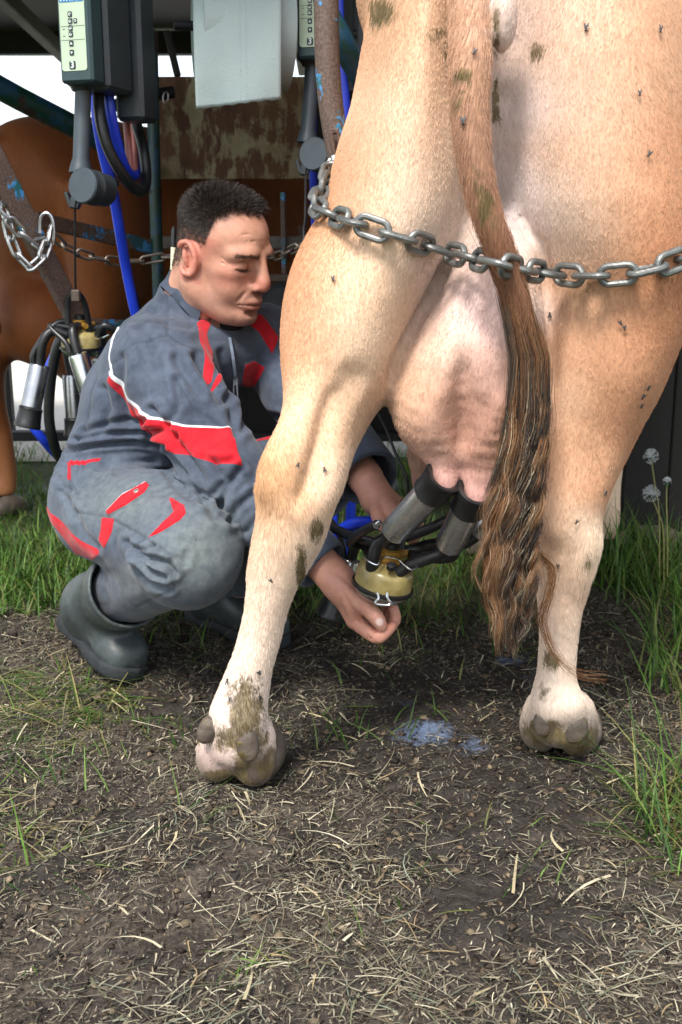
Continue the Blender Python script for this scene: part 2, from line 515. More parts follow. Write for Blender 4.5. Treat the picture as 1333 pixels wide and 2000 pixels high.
def peeling(name, paint, paint2, rust, thr=.5, scale=9, stretch=(1, 1, 1)):
    m, nt, b = new_mat(name); v = coords(nt, stretch)
    n1 = noise(nt, scale, 7, .62, v, .3); n2 = noise(nt, scale * 3.1, 5, .6, v); n3 = noise(nt, scale * 14, 4, .6, v)
    mask = ramp(nt, n1.outputs[0], [(thr - .012, (0, 0, 0)), (thr + .012, (1, 1, 1))])
    pc = ramp(nt, n2.outputs[0], [(.45, paint), (.56, paint2)])
    rc_ = ramp(nt, n3.outputs[0], [(.3, tuple(c * .45 for c in rust)), (.55, rust), (.8, tuple(min(1, c * 1.7) for c in rust))])
    nt.links.new(mixc(nt, mask, rc_, pc), b.inputs["Base Color"])
    nt.links.new(math_n(nt, 'MULTIPLY_ADD', mask, -.25, .68), b.inputs["Roughness"])
    bump(nt, b, math_n(nt, 'ADD', mask, math_n(nt, 'MULTIPLY', n3.outputs[0], .6)), .45, .0012)
    return m
def attr_mat_hair(name, rough=.55, spec=.35, rand=.25):
    m, nt, b = new_mat(name)
    a = nd(nt, "ShaderNodeAttribute", attribute_name="Col")
    hi = nd(nt, "ShaderNodeHairInfo")
    f = math_n(nt, 'MULTIPLY_ADD', hi.outputs["Random"], rand * 2, 1 - rand)
    g = nd(nt, "ShaderNodeVectorMath", operation='SCALE'); nt.links.new(a.outputs["Color"], g.inputs[0]); nt.links.new(f, g.inputs[3])
    nt.links.new(g.outputs[0], b.inputs["Base Color"]); b.inputs["Roughness"].default_value = rough; b.inputs["Specular IOR Level"].default_value = spec
    return m
MAT = {}

# ================================================================== SETTING: ground, yard, meadow, straw, grass
def m_ground():
    m, nt, b = new_mat("mud"); v = coords(nt)
    n1 = noise(nt, 3.2, 6, .6, v); n2 = noise(nt, 28, 6, .65, v); n3 = noise(nt, 130, 5, .7, v)
    c1 = ramp(nt, n2.outputs[0], [(.28, lin(32, 29, 27)), (.46, lin(68, 60, 53)), (.58, lin(101, 91, 80)), (.78, lin(150, 139, 122))])
    c2 = ramp(nt, n3.outputs[0], [(.3, lin(28, 25, 24)), (.53, lin(79, 70, 61)), (.72, lin(148, 137, 118))])
    c = mixc(nt, .5, c1, c2)
    wa = nd(nt, "ShaderNodeAttribute", attribute_name="wet")
    wet = ramp(nt, math_n(nt, 'SUBTRACT', n1.outputs[0], math_n(nt, 'MULTIPLY', wa.outputs["Fac"], .22)), [(.40, (1, 1, 1)), (.58, (0, 0, 0))])
    c = mixc(nt, math_n(nt, 'MULTIPLY', wet, .7), c, lin(36, 33, 32))
    mk = nd(nt, "ShaderNodeAttribute", attribute_name="milk")
    mm = ramp(nt, math_n(nt, 'MULTIPLY_ADD', math_n(nt, 'ADD', n2.outputs[0], n3.outputs[0]), .8, math_n(nt, 'SUBTRACT', mk.outputs["Fac"], 1.43)), [(.02, (0, 0, 0)), (.32, (1, 1, 1))])
    c = mixc(nt, math_n(nt, 'MULTIPLY', mm, .45), c, lin(140, 164, 204))
    gr = nd(nt, "ShaderNodeAttribute", attribute_name="turf")
    c = mixc(nt, math_n(nt, 'MULTIPLY', gr.outputs["Fac"], .75), c, lin(62, 74, 34))
    far = nd(nt, "ShaderNodeAttribute", attribute_name="meadow")
    fc = ramp(nt, noise(nt, .6, 5, .6, v).outputs[0], [(.35, lin(104, 128, 62)), (.65, lin(132, 152, 80))])
    c = mixc(nt, far.outputs["Fac"], c, fc)
    nt.links.new(c, b.inputs["Base Color"])
    rg = math_n(nt, 'MULTIPLY_ADD', wet, -.38, .86)
    nt.links.new(rg, b.inputs["Roughness"]); b.inputs["Specular IOR Level"].default_value = .35
    bump(nt, b, math_n(nt, 'ADD', n3.outputs[0], math_n(nt, 'MULTIPLY', n2.outputs[0], 1.4)), .9, .006)
    return m
def graded(a, b, step, far, g=1.16):
    x = list(np.arange(a, b + 1e-6, step)); d = step
    while x[-1] < far: d *= g; x.append(x[-1] + d)
    return x
def blob(px, py, l):
    return np.exp(-sum(0 for _ in ())) if not l else np.max([np.exp(-(((px - a) / rx) ** 2 + ((py - c) / ry) ** 2)) * w for a, c, rx, ry, w in l], axis=0)
gy = np.array([-y for y in graded(-.85, 0.2, .05, 900)][::-1] + graded(.86, 2.5, .0075, 900)[0:])
gy = np.unique(np.round(gy, 5))
gxp = graded(0, .95, .0085, 900); gx = np.array([-v for v in gxp[:0:-1]] + gxp)
GX, GY = np.meshgrid(gx, gy, indexing='ij')
def mud_amount(x, y):
    """0 = turf, 1 = trodden mud"""
    e = .12 * fbm(x * 2.3, y * 2.3, 3.1, 3, 5)
    d = np.minimum.reduce([x + .95 + e, .95 - x - .25 * (y - 1.5) + e * 1.2, 2.42 - y + e * 1.2 + .25 * (x > .1) * (x - .1)])
    return np.clip(d / .3 + .5, 0, 1)
def ground_h(x, y):
    near = np.clip(1 - np.maximum(np.hypot(x, y - 1.5) - 2.2, 0) / 2.0, 0, 1)
    h = .022 * fbm(x * 2.6, y * 2.6, 0, 4, 1) + .024 * np.abs(fbm(x * 11, y * 11, 1.3, 4, 2)) + .018 * np.maximum(fbm(x * 26, y * 26, 2.3, 3, 3) - .04, 0) + .007 * fbm(x * 75, y * 75, 4.2, 2, 4)
    return (h - .012) * near
GZ = ground_h(GX, GY)
far_d = np.hypot(GX, GY); GZ = GZ + np.where(far_d > 8, np.minimum((far_d - 8) * .012, 2.0) * (GX < 3), 0)
nxg, nyg = GX.shape
ii = np.arange(nxg * nyg).reshape(nxg, nyg)
GQ = np.stack([ii[:-1, :-1].ravel(), ii[1:, :-1].ravel(), ii[1:, 1:].ravel(), ii[:-1, 1:].ravel()], 1)
GV = np.stack([GX.ravel(), GY.ravel(), GZ.ravel()], 1)
ground = mesh_np("ground", GV, GQ, m_ground()); tag(ground, kind="structure")
ok = GY.ravel() > .5
gpx, gpy = proj(np.where(ok[:, None], GV, [0, 1, 0]))
milk = np.where(ok, blob(gpx, gpy, [(830, 1432, 105, 45, 1.), (1000, 1290, 70, 22, .95), (920, 1455, 80, 40, .8), (800, 1375, 50, 16, .7), (985, 1480, 40, 50, .6)]), 0)
attr_f(ground, "milk", milk)
attr_f(ground, "wet", np.where(ok, blob(gpx, gpy, [(850, 1420, 330, 150, 1.), (330, 1360, 180, 80, .8), (1180, 1450, 160, 90, .9), (1000, 1650, 260, 150, .6), (700, 1300, 200, 60, .8)]), 0))
mud_v = mud_amount(GV[:, 0], GV[:, 1])
attr_f(ground, "turf", np.where(GV[:, 1] < 30, 1 - mud_v, 0))
attr_f(ground, "meadow", np.clip((far_d.ravel() - 7) / 3, 0, 1))

# pale gravel yard on the far side of the trailer
my, nt, b = new_mat("pale_gravel"); v = coords(nt)
n1 = noise(nt, 1.3, 5, .6, v); n2 = noise(nt, 60, 4, .7, v)
nt.links.new(mixc(nt, .4, ramp(nt, n1.outputs[0], [(.3, lin(196, 190, 178)), (.7, lin(226, 222, 212))]), ramp(nt, n2.outputs[0], [(.3, lin(150, 145, 135)), (.7, lin(240, 238, 230))])), b.inputs["Base Color"])
b.inputs["Roughness"].default_value = .9; bump(nt, b, n2.outputs[0], .5, .01)
yx = np.linspace(-16, 10, 60); yy = np.concatenate([np.linspace(4.25, 9, 40)])
YX, YY = np.meshgrid(yx, yy, indexing='ij'); edge = .12 * fbm(YX * 1.7, YY * 0, 0, 3, 9)
YY2 = np.where(YY < 4.3, YY + edge, YY); YZ = np.full(YX.shape, .034) + .006 * fbm(YX * 3, YY * 3, 0, 3, 12) - .03 * (YY < 4.3) + np.where(np.hypot(YX, YY) > 8, np.minimum((np.hypot(YX, YY) - 8) * .012, 2.0), 0)
jj = np.arange(YX.size).reshape(YX.shape)
yard = mesh_np("gravel_yard", np.stack([YX.ravel(), YY2.ravel(), YZ.ravel()], 1), np.stack([jj[:-1, :-1].ravel(), jj[1:, :-1].ravel(), jj[1:, 1:].ravel(), jj[:-1, 1:].ravel()], 1), my)
tag(yard, kind="structure")

# ---- strips (straw, grass): one mesh each
def strips(name, base, dirs, length, width, curl, up0, cols, mat, seg=4, sag=0.0, flat=True, taper=True):
    """ribbon per row: base (n,3), dirs (n,2) heading, up0 initial slope, curl = bend of heading (flat) or droop (grass)"""
    n = len(base); V = np.zeros((n, seg + 1, 2, 3), np.float32); p = base.copy().astype(float)
    ang = np.arctan2(dirs[:, 1], dirs[:, 0]); slope = up0.copy().astype(float); st = length / seg
    for i in range(seg + 1):
        t = i / seg
        w = width * ((1 - t ** 2 * .92) if taper else (1 - .25 * abs(2 * t - 1)))
        sx, sy = -np.sin(ang), np.cos(ang)
        if flat: side = np.stack([sx, sy, .25 * np.sin(base[:, 0] * 900)], 1)
        else: side = np.stack([sx, sy, np.zeros(n)], 1)
        V[:, i, 0] = p - side * w[:, None] * .5; V[:, i, 1] = p + side * w[:, None] * .5
        cs = np.cos(slope)
        p = p + np.stack([np.cos(ang) * cs, np.sin(ang) * cs, np.sin(slope)], 1) * st[:, None]
        if flat: ang = ang + curl / seg; slope = slope - sag / seg
        else: slope = slope - curl / seg
    k = np.arange(n)[:, None] * (2 * (seg + 1)); q = []
    for i in range(seg): q.append(np.stack([k[:, 0] + 2 * i, k[:, 0] + 2 * i + 1, k[:, 0] + 2 * i + 3, k[:, 0] + 2 * i + 2], 1))
    o = mesh_np(name, V.reshape(-1, 3), np.concatenate(q), mat, None, True)
    attr_c(o, "Col", np.repeat(cols, 2 * (seg + 1), 0)); return o
def m_strip(name, rough=.7, trans=.0):
    m, nt, b = new_mat(name); a = nd(nt, "ShaderNodeAttribute", attribute_name="Col")
    n1 = noise(nt, 90, 3, .6, coords(nt)); f = ramp(nt, n1.outputs[0], [(.3, (.72,) * 3), (.7, (1.15,) * 3)])
    nt.links.new(mixc(nt, 1.0, a.outputs["Color"], f, 'MULTIPLY'), b.inputs["Base Color"]); b.inputs["Roughness"].default_value = rough
    b.inputs["Specular IOR Level"].default_value = .3
    if trans:
        b.inputs["Subsurface Weight"].default_value = 0
        tr = nd(nt, "ShaderNodeBsdfTranslucent"); nt.links.new(mixc(nt, 1.0, a.outputs["Color"], (.9, 1.0, .4), 'MULTIPLY'), tr.inputs[0])
        mx = nd(nt, "ShaderNodeMixShader"); mx.inputs[0].default_value = trans
        nt.links.new(b.outputs[0], mx.inputs[1]); nt.links.new(tr.outputs[0], mx.inputs[2]); nt.links.new(mx.outputs[0], nt.nodes["Material Output"].inputs[0])
    return m
def pick(pal, n, jit=.25, r=rng):
    pal = np.array([lin(*c) for c in pal]); c = pal[r.integers(0, len(pal), n)] * .92
    return np.clip(c * (1 + jit * r.normal(size=(n, 1))) , .004, .9)
def straw_batch(name, n, x0, x1, y0, y1, lmin, lmax, wmin, wmax, pal, curl=1.2, lift=.006, dens=None, up=.18, seed=1):
    r = np.random.default_rng(seed)
    x = r.uniform(x0, x1, n); y = r.uniform(y0, y1, n)
    if dens is not None:
        k = r.random(n) < dens(x, y); x, y = x[k], y[k]; n = len(x)
    L = lmin * (lmax / lmin) ** (r.random(n) ** 2.2); a = r.uniform(0, 2 * math.pi, n)
    base = np.stack([x, y, ground_h(x, y) + lift * r.random(n) + .001], 1)
    # follow the ground roughly: aim at the height of the far end
    xe, ye = x + np.cos(a) * L, y + np.sin(a) * L
    sl = np.arctan2(ground_h(xe, ye) + .004 - base[:, 2], L) + up * np.abs(r.normal(size=n)) * .5
    return strips(name, base, np.stack([np.cos(a), np.sin(a)], 1), L, r.uniform(wmin, wmax, n), curl * r.normal(size=n), np.clip(sl, -.5, .7), pick(pal, n, .22, r), MAT['straw'], 3 if lmax < .05 else 5, .35)
MAT['straw'] = m_strip("dry_straw", .75)
MAT['blade'] = m_strip("grass_blade", .5, .32)
pal_fine = [(66, 60, 52), (88, 81, 70), (116, 107, 92), (50, 45, 41), (144, 135, 116), (168, 158, 136), (40, 37, 34), (98, 97, 84), (126, 117, 98), (72, 66, 58)]
pal_long = [(182, 174, 148), (164, 156, 132), (140, 132, 110), (194, 186, 162), (128, 122, 104), (150, 132, 98), (112, 114, 88), (104, 92, 76), (126, 132, 114), (92, 82, 68)]
def bare(x, y):
    """wet trodden mud between the hooves keeps less litter"""
    px, py = proj(np.stack([x, y, 0 * x], 1)); k = .8 * np.exp(-((px - 830) / 330) ** 2 - ((py - 1420) / 170) ** 2) + .45 * np.exp(-((px - 1000) / 300) ** 2 - ((py - 1650) / 160) ** 2) + .6 * np.exp(-((px - 330) / 160) ** 2 - ((py - 1370) / 90) ** 2)
    return np.clip(1 - k + 1.1 * fbm(x * 6, y * 6, 0, 3, 55), .06, 1)
s1 = straw_batch("chopped_straw", 105000, -.85, .95, .95, 2.5, .005, .032, .0006, .0024, pal_fine, .55, .006, lambda x, y: (.35 + .65 * mud_amount(x, y)) * bare(x, y), .25, 21)
tag(s1, "fine brown chopped straw and hay litter trodden into the mud", "straw litter", kind="stuff")
def dens_long(x, y):
    px, py = proj(np.stack([x, y, 0 * x], 1)); d = .36 + .5 * np.clip((py - 1500) / 300, 0, 1) + 1.5 * np.exp(-(((px - 40) / 210) ** 2 + ((py - 1500) / 150) ** 2)) - .28 * np.exp(-(((px - 850) / 260) ** 2 + ((py - 1420) / 90) ** 2)) + .45 * np.exp(-(((px - 1230) / 160) ** 2 + ((py - 1850) / 200) ** 2))
    return np.clip(d * (.12 + 2.4 * np.maximum(fbm(x * 5, y * 5, 0, 3, 33) + .14, 0)) * bare(x, y) ** 1.3, .02, 1)
s2 = straw_batch("long_hay_stalks", 19000, -.8, .9, .95, 2.35, .02, .12, .0006, .0021, pal_long, .75, .009, dens_long, .16, 22)
tag(s2, "long pale curved hay stalks strewn over the mud", "hay", kind="stuff")
s3 = straw_batch("thick_straw_stems", 150, -.75, .8, 1.0, 2.2, .04, .17,   .0022, .0042, [(196, 184, 150), (182, 168, 134), (170, 160, 136), (204, 194, 166)], .5, .014, None, .1, 23)
tag(s3, "thick cream coloured straw stems lying on the mud", "straw", kind="stuff")
# mud crumbs
def crumbs(n, seed):
    r = np.random.default_rng(seed); x = r.uniform(-.8, .9, n); y = r.uniform(.98, 2.4, n); s = .0016 * (5 ** (r.random(n) ** 2.6))
    base = np.array([[1, 0, 0], [-1, 0, 0], [0, 1, 0], [0, -1, 0], [0, 0, 1], [0, 0, -1], [.7, .7, .5], [-.7, .6, .4]], float)[:6]
    V = base[None] * s[:, None, None] * r.uniform(.35, 1.5, (n, 6, 1)) * np.array([1.3, 1.1, .55]); a = r.uniform(0, 6.28, n); c, q = np.cos(a)[:, None], np.sin(a)[:, None]
    X = V[..., 0] * c - V[..., 1] * q; Y = V[..., 0] * q + V[..., 1] * c
    V = np.stack([X + x[:, None], Y + y[:, None], V[..., 2] + (ground_h(x, y) + s * .3)[:, None]], -1)
    F = np.array([[0, 2, 4], [2, 1, 4], [1, 3, 4], [3, 0, 4], [2, 0, 5], [1, 2, 5], [3, 1, 5], [0, 3, 5]]); F = (np.arange(n)[:, None, None] * 6 + F[None]).reshape(-1, 3)
    o = mesh_np("mud_crumbs", V.reshape(-1, 3), F, MAT['straw'], None, False); attr_c(o, "Col", np.repeat(pick([(52, 42, 34), (72, 59, 47), (98, 83, 66), (40, 32, 27), (120, 106, 86)], n, .2, r), 6, 0)); return o
tag(crumbs(12000, 5), "small dark crumbs of earth and dung over the mud", "soil crumbs", kind="stuff")

def grass(name, label, n, region, hmin, hmax, wid, pal, seed, lean=.55, seg=4, dens=None):
    r = np.random.default_rng(seed); x = r.uniform(region[0], region[1], n); y = r.uniform(region[2], region[3], n)
    cl = fbm(x * 6, y * 6, 0, 3, seed)
    k = r.random(n) < np.clip((dens(x, y) if dens is not None else 1) * (.75 + 1.2 * cl), 0, 1); x, y = x[k], y[k]; n = len(x)
    h = r.uniform(hmin, hmax, n) * np.clip(1 + .9 * cl[k], .4, 1.6); a = r.uniform(0, 6.283, n)
    base = np.stack([x, y, ground_h(x, y) - .004], 1); up = np.clip(1.45 - (.9 if lean > 2 else 0) - np.abs(r.normal(size=n)) * lean, .06 if lean > 1.2 else .35, 1.5)
    o = strips(name, base, np.stack([np.cos(a), np.sin(a)], 1), h, wid * r.uniform(.6, 1.25, n), np.minimum(np.abs(r.normal(size=n)) * .9 + .15, up + .12), up, pick(pal, n, .18, r), MAT['blade'], seg, 0, False)
    return tag(o, label, "grass", kind="stuff")
pal_g = [(70, 104, 42), (86, 124, 52), (106, 144, 64), (58, 86, 40), (124, 154, 78), (80, 114, 58), (120, 124, 70)]
pal_gd = pal_g + [(150, 146, 92), (168, 156, 108), (122, 112, 70)]
gd = lambda x, y: 1 - mud_amount(x, y)
grass("meadow_grass", "short green grass growing behind the trodden mud", 32000, (-1.9, 1.9, 2.1, 4.7), .04, .10, .0048, pal_g, 41, dens=gd)
grass("verge_grass", "long green grass along the dark boards right of the cow", 2600, (.56, 1.1, 1.75, 2.8), .07, .19, .0052, pal_g, 42, .4, dens=lambda x, y: np.clip((x - .60 - .05 * np.sin(y * 9)) / .1, 0, 1))
grass("side_grass", "green grass between the squatting man and left picture edge", 6500, (-1.4, -.42, 2.0, 2.9), .045, .105, .0045, pal_g, 43, .7, dens=lambda x, y: np.clip((y - 2.3 - .08 * np.sin(x * 9)) / .12, 0, 1))
grass("matted_grass", "flattened half dry grass at the left edge of mud", 7000, (-.85, -.34, 1.3, 2.0), .07, .17, .0026, pal_gd + [(170, 160, 124), (150, 142, 108)], 44, 3.0, dens=lambda x, y: np.clip((-.44 - x + .07 * np.sin(y * 11)) / .12, 0, 1) * .95)
grass("tuft_grass", "tall thin grass tuft at the lower right picture edge", 900, (.42, .62, 1.12, 1.52), .06, .17, .003, pal_gd, 45, .75, dens=lambda x, y: np.clip((x - .43 - .04 * np.sin(y * 17)) / .06, 0, 1))
grass("trampled_grass", "trampled grass under the milking cluster and hand", 4200, (-.5, .45, 1.85, 2.6), .05, .14, .0034, pal_gd, 46, 1.6, dens=lambda x, y: np.clip((y - 2.05 + .08 * np.sin(x * 13)) / .3, 0.03, 1) * .9)
grass("sparse_sprouts", "sparse green sprouts in the foreground mud", 1500, (-.62, .3, 1.05, 1.8), .03, .08, .0028, pal_g, 47, .95, dens=lambda x, y: np.clip((fbm(x * 9, y * 9, 0, 2, 19) + .0) * 2.2, 0, 1) * (.35 + .65 * (x < -.1)))
print("ground", round(time.time() - T0, 1))
NFUR = 210000

# ================================================================== THE COW
def leg_stations(rows):
    """rows (py, pxL, pxR, Yc, ry) -> world stations (z, cx, cy, rx, ry)"""
    out = []
    for py, l, r, Yc, ry in rows:
        a, b_ = P(l, py, Yc), P(r, py, Yc); out.append((a[2], (a[0] + b_[0]) / 2, Yc, (b_[0] - a[0]) / 2 * (.985 if py < 740 or py > 1330 else .95), ry))
    return out
HD = math.radians(15)
fwd = np.array([math.sin(HD), math.cos(HD), 0]); rgt = np.array([math.cos(HD), -math.sin(HD), 0]); UPV = np.array([0, 0, 1.0])
CO = np.array([.205, 1.50, 0])
def loc(s_, r_, z_): return CO + fwd * s_ + rgt * r_ + UPV * z_
cow = SDF((-.33, 1.28, -.01), (1.2, 3.9, 1.5), .0075)
# barrel, rump to chest
cow.aloft(CO, fwd, rgt, UPV, [(.02, 0, 1.13, .10, .10), (.08, 0, 1.10, .165, .17), (.18, 0, 1.05, .21, .25), (.32, 0, 1.0, .245, .315), (.5, .0, .955, .265, .35), (.8, 0, .91, .30, .385), (1.1, 0, .91, .285, .37), (1.3, 0, .93, .225, .34), (1.45, 0, .97, .17, .27), (1.58, 0, 1.0, .1, .19)], .05)
L_ROWS = [(-60, 735, 930, 1.72, .22), (0, 728, 930, 1.72, .24), (100, 709, 930, 1.72, .255), (200, 686, 928, 1.72, .262), (300, 655, 925, 1.72, .265), (400, 630, 915, 1.72, .265), (450, 612, 905, 1.72, .262), (500, 597, 885, 1.72, .255), (560, 583, 852, 1.715, .245), (620, 573, 815, 1.705, .228), (700, 566, 772, 1.68, .195), (740, 562, 752, 1.655, .172), (780, 557, 731, 1.63, .148), (820, 549, 715, 1.60, .126), (860, 537, 703, 1.57, .106), (900, 513, 691, 1.54, .092), (940, 497, 680, 1.52, .083), (970, 497, 668, 1.512, .077), (1000, 499, 655, 1.51, .070), (1050, 492, 639, 1.508, .06), (1100, 484, 612, 1.51, .05), (1150, 481, 581, 1.512, .042), (1200, 475, 562, 1.515, .037), (1250, 462, 550, 1.518, .034), (1300, 444, 536, 1.522, .036), (1350, 424, 526, 1.526, .042), (1400, 410, 521, 1.53, .047), (1440, 405, 524, 1.53, .05), (1465, 412, 522, 1.53, .046), (1485, 430, 508, 1.535, .034)]
R_ROWS = [(-60, 935, 1270, 1.67, .22), (0, 935, 1290, 1.67, .245), (100, 935, 1318, 1.67, .262), (200, 937, 1335, 1.67, .27), (300, 942, 1345, 1.67, .272), (400, 955, 1348, 1.67, .27), (450, 975, 1347, 1.67, .265), (500, 1005, 1343, 1.67, .258), (560, 1045, 1334, 1.668, .245), (620, 1066, 1312, 1.665, .225), (700, 1077, 1274, 1.655, .195), (760, 1076, 1258, 1.645, .165), (800, 1073, 1246, 1.635, .145), (850, 1070, 1232, 1.62, .122), (900, 1064, 1211, 1.605, .102), (950, 1053, 1190, 1.59, .088), (1000, 1042, 1176, 1.582, .078), (1050, 1038, 1174, 1.578, .072), (1090, 1041, 1166, 1.578, .064), (1130, 1044, 1154, 1.58, .054), (1160, 1047, 1145, 1.583, .047), (1200, 1050, 1137, 1.586, .041), (1250, 1052, 1130, 1.59, .037), (1300, 1050, 1126, 1.594, .038), (1340, 1044, 1129, 1.597, .043), (1375, 1037, 1143, 1.60, .047), (1400, 1033, 1152, 1.603, .049), (1425, 1034, 1158, 1.605, .048), (1445, 1050, 1150, 1.607, .036)]
cow.zloft(leg_stations(L_ROWS), .045)
cow.zloft(leg_stations(R_ROWS), .045)
# point of hock and tendon, gaskin muscles
cow.path([P(640, 700, 1.56), P(578, 850, 1.488), P(538, 940, 1.462)], [.03, .02, .02], .03, n=3)
cow.path([P(1150, 720, 1.53), P(1108, 900, 1.528), P(1088, 1020, 1.522)], [.03, .02, .022], .03, n=3)
cow.ell(P(660, 640, 1.60), (.075, .10, .14), None, .06)
cow.ell(P(1190, 620, 1.56), (.08, .085, .14), None, .06)
# hollow between the tendon and the shin bone
cow.path([P(690, 745, 1.475), P(655, 850, 1.452), P(622, 985, 1.428)], [.006, .006, .003], .035, True, n=3)
# cleft under the tail
cow.path([P(950, -40, 1.45), P(955, 200, 1.432), P(985, 400, 1.43), P(1010, 480, 1.44)], [.022, .026, .024, .012], .06, True, n=3)
# udder
U_ROWS = [(420, 885, 1050, 1.63, .09), (500, 866, 1060, 1.62, .13), (560, 846, 1066, 1.62, .15), (640, 797, 1076, 1.625, .165), (700, 771, 1078, 1.63, .172), (760, 762, 1078, 1.635, .172), (820, 774, 1072, 1.64, .155), (862, 800, 1055, 1.645, .125), (892, 835, 1010, 1.65, .08)]
cow.zloft(leg_stations(U_ROWS), .022)
cow.ell(P(858, 800, 1.58), (.062, .075, .07), None, .045)
cow.ell(P(975, 860, 1.575), (.05, .07, .068), None, .03)
cow.path([P(915, 560, 1.455), P(905, 720, 1.44), P(903, 860, 1.50)], [.012, .010, .016], .04, True, n=3)
cow.rc(P(852, 862, 1.565), P(871, 945, 1.545), .024, .0165, .025)
cow.rc(P(950, 900, 1.56), P(932, 978, 1.545), .027, .0175, .025)
for a_, b_ in (((826, 885, 1.74), (824, 945, 1.74)), ((990, 890, 1.76), (990, 955, 1.76))):
    cow.rc(P(*a_), P(*b_), .025, .015, .03)
# skin folds: cut along the surface itself
def crease(pts, r, k=.012, sink=.0):
    q = [cow.hit(*p) for p in pts]; q = [p + np.array([0, sink, 0]) for p in q if p is not None]
    if len(q) > 1: cow.path(q, [r] * len(q), k, True, n=3)
crease([(868, 520), (848, 565), (815, 625), (788, 672), (772, 705), (768, 730)], .0085, .014)
crease([(1060, 470), (1066, 540), (1072, 620), (1078, 700), (1078, 760)], .006, .012)
crease([(1046, 520), (1052, 560), (1058, 600)], .003, .008); crease([(880, 500), (872, 540), (856, 590)], .003, .008); crease([(1020, 420), (1032, 455), (1060, 470)], .003, .01)
crease([(935, 540), (945, 600), (952, 680), (958, 760), (950, 820)], .0018, .012)
crease([(905, 700), (903, 780), (902, 850), (901, 885)], .003, .018)
crease([(648, 770), (628, 840), (606, 920), (585, 985)], .0012, .02)
# vulva above, only its lower lip shows
cow.ell(P(983, 28, 1.428), (.017, .03, .045), None, .012)
# tail
TAIL = [P(918, -160, 1.50), P(921, -60, 1.455), P(922, 0, 1.435), P(920, 100, 1.415), P(917, 200, 1.402), P(926, 300, 1.392), P(946, 400, 1.387), P(975, 480, 1.388), P(1000, 560, 1.395), P(1018, 630, 1.402), P(1030, 700, 1.408), P(1034, 800, 1.412)]
TR = [.030, .0255, .0248, .0235, .0213, .0198, .0187, .0175, .016, .0148, .0125, .009]
cow.path(TAIL, TR, .006, n=3)
# fetlock fringe, dewclaw pads
cow.ell(P(462, 1400, 1.51), (.036, .035, .03), None, .02)
cow.ell(P(1092, 1375, 1.58), (.038, .035, .026), None, .02)
# bulbs of the heels
hl_c, hr_c = G(466, 1535), G(1100, 1478)
for hc_, an_ in ((hl_c, .25), (hr_c, .3)):
    O_ = np.array([hc_[0], hc_[1] + .035, 0]); f_ = np.array([math.sin(an_), math.cos(an_), 0]); s_ = np.array([math.cos(an_), -math.sin(an_), 0])
    for sg in (-1, 1):
        cow.ell(O_ + s_ * sg * .0305 - f_ * .020 + UPV * .038, (.0325, .034, .040), np.stack([s_, f_, UPV], 1), .014)
        cow.ell(O_ + s_ * sg * .02 - f_ * .006 + UPV * .075, (.032, .036, .03), np.stack([s_, f_, UPV], 1), .03)
    cow.path([O_ - f_ * .062 + UPV * .0, O_ - f_ * .055 + UPV * .03, O_ - f_ * .045 + UPV * .068], [.009, .008, .004], .010, True)
# hook bone, rump, flank fold
for sg in (-1, 1):
    cow.ell(loc(.30, sg * .19, 1.20), (.07, .09, .06), None, .06)
    cow.ell(loc(.55, sg * .24, .80), (.05, .17, .13), None, .08)
    # fore legs
    st = []
    for z_, w, d_ in ((.06, .032, .036), (.12, .033, .036), (.2, .03, .033), (.3, .036, .04), (.36, .042, .046), (.42, .04, .046), (.52, .05, .065), (.62, .065, .09), (.75, .08, .12), (.95, .07, .13)):
        q = loc(1.35 + (0.05 if sg > 0 else -.02), sg * (.155 if z_ < .5 else .155 + .05 * (z_ - .5)), z_); st.append((z_, q[0], q[1], w, d_))
    cow.zloft(st, .03)
# neck and lowered head
cow.path([loc(1.42, 0, 1.06), loc(1.62, 0, 1.10), loc(1.82, 0, 1.08), loc(1.98, 0, 1.03)], [.2, .155, .125, .105], .08, n=3)
cow.path([loc(1.98, 0, 1.05), loc(2.1, 0, .97), loc(2.24, 0, .82)], [.10, .09, .062], .05, n=3)
for sg in (-1, 1): cow.ell(loc(1.97, sg * .15, 1.08), (.09, .02, .05), np.stack([rgt, fwd, UPV], 1), .02)
cv, cq = cow.mesh(2)
cn = vnormals(cv, cq)
cpx, cpy = proj(cv)
cud = np.hypot((cpx - 905) / 150, (cpy - 770) / 190) < 1
wr = np.sin(cv[:, 2] * 300 + 9 * fbm(cv[:, 0] * 16, cv[:, 1] * 16, cv[:, 2] * 9, 2, 31)) * np.clip(fbm(cv[:, 0] * 22, cv[:, 1] * 22, cv[:, 2] * 22, 2, 32) + .25, 0, .6) * np.clip((cpy - 640) / 120, 0, 1)
cv = cv + cn * ((.0018 * fbm(cv[:, 0] * 40, cv[:, 1] * 40, cv[:, 2] * 26, 3, 23) + .0022 * wr) * cud + .003 * fbm(cv[:, 0] * 10, cv[:, 1] * 10, cv[:, 2] * 6, 2, 24))[:, None].astype(np.float32)
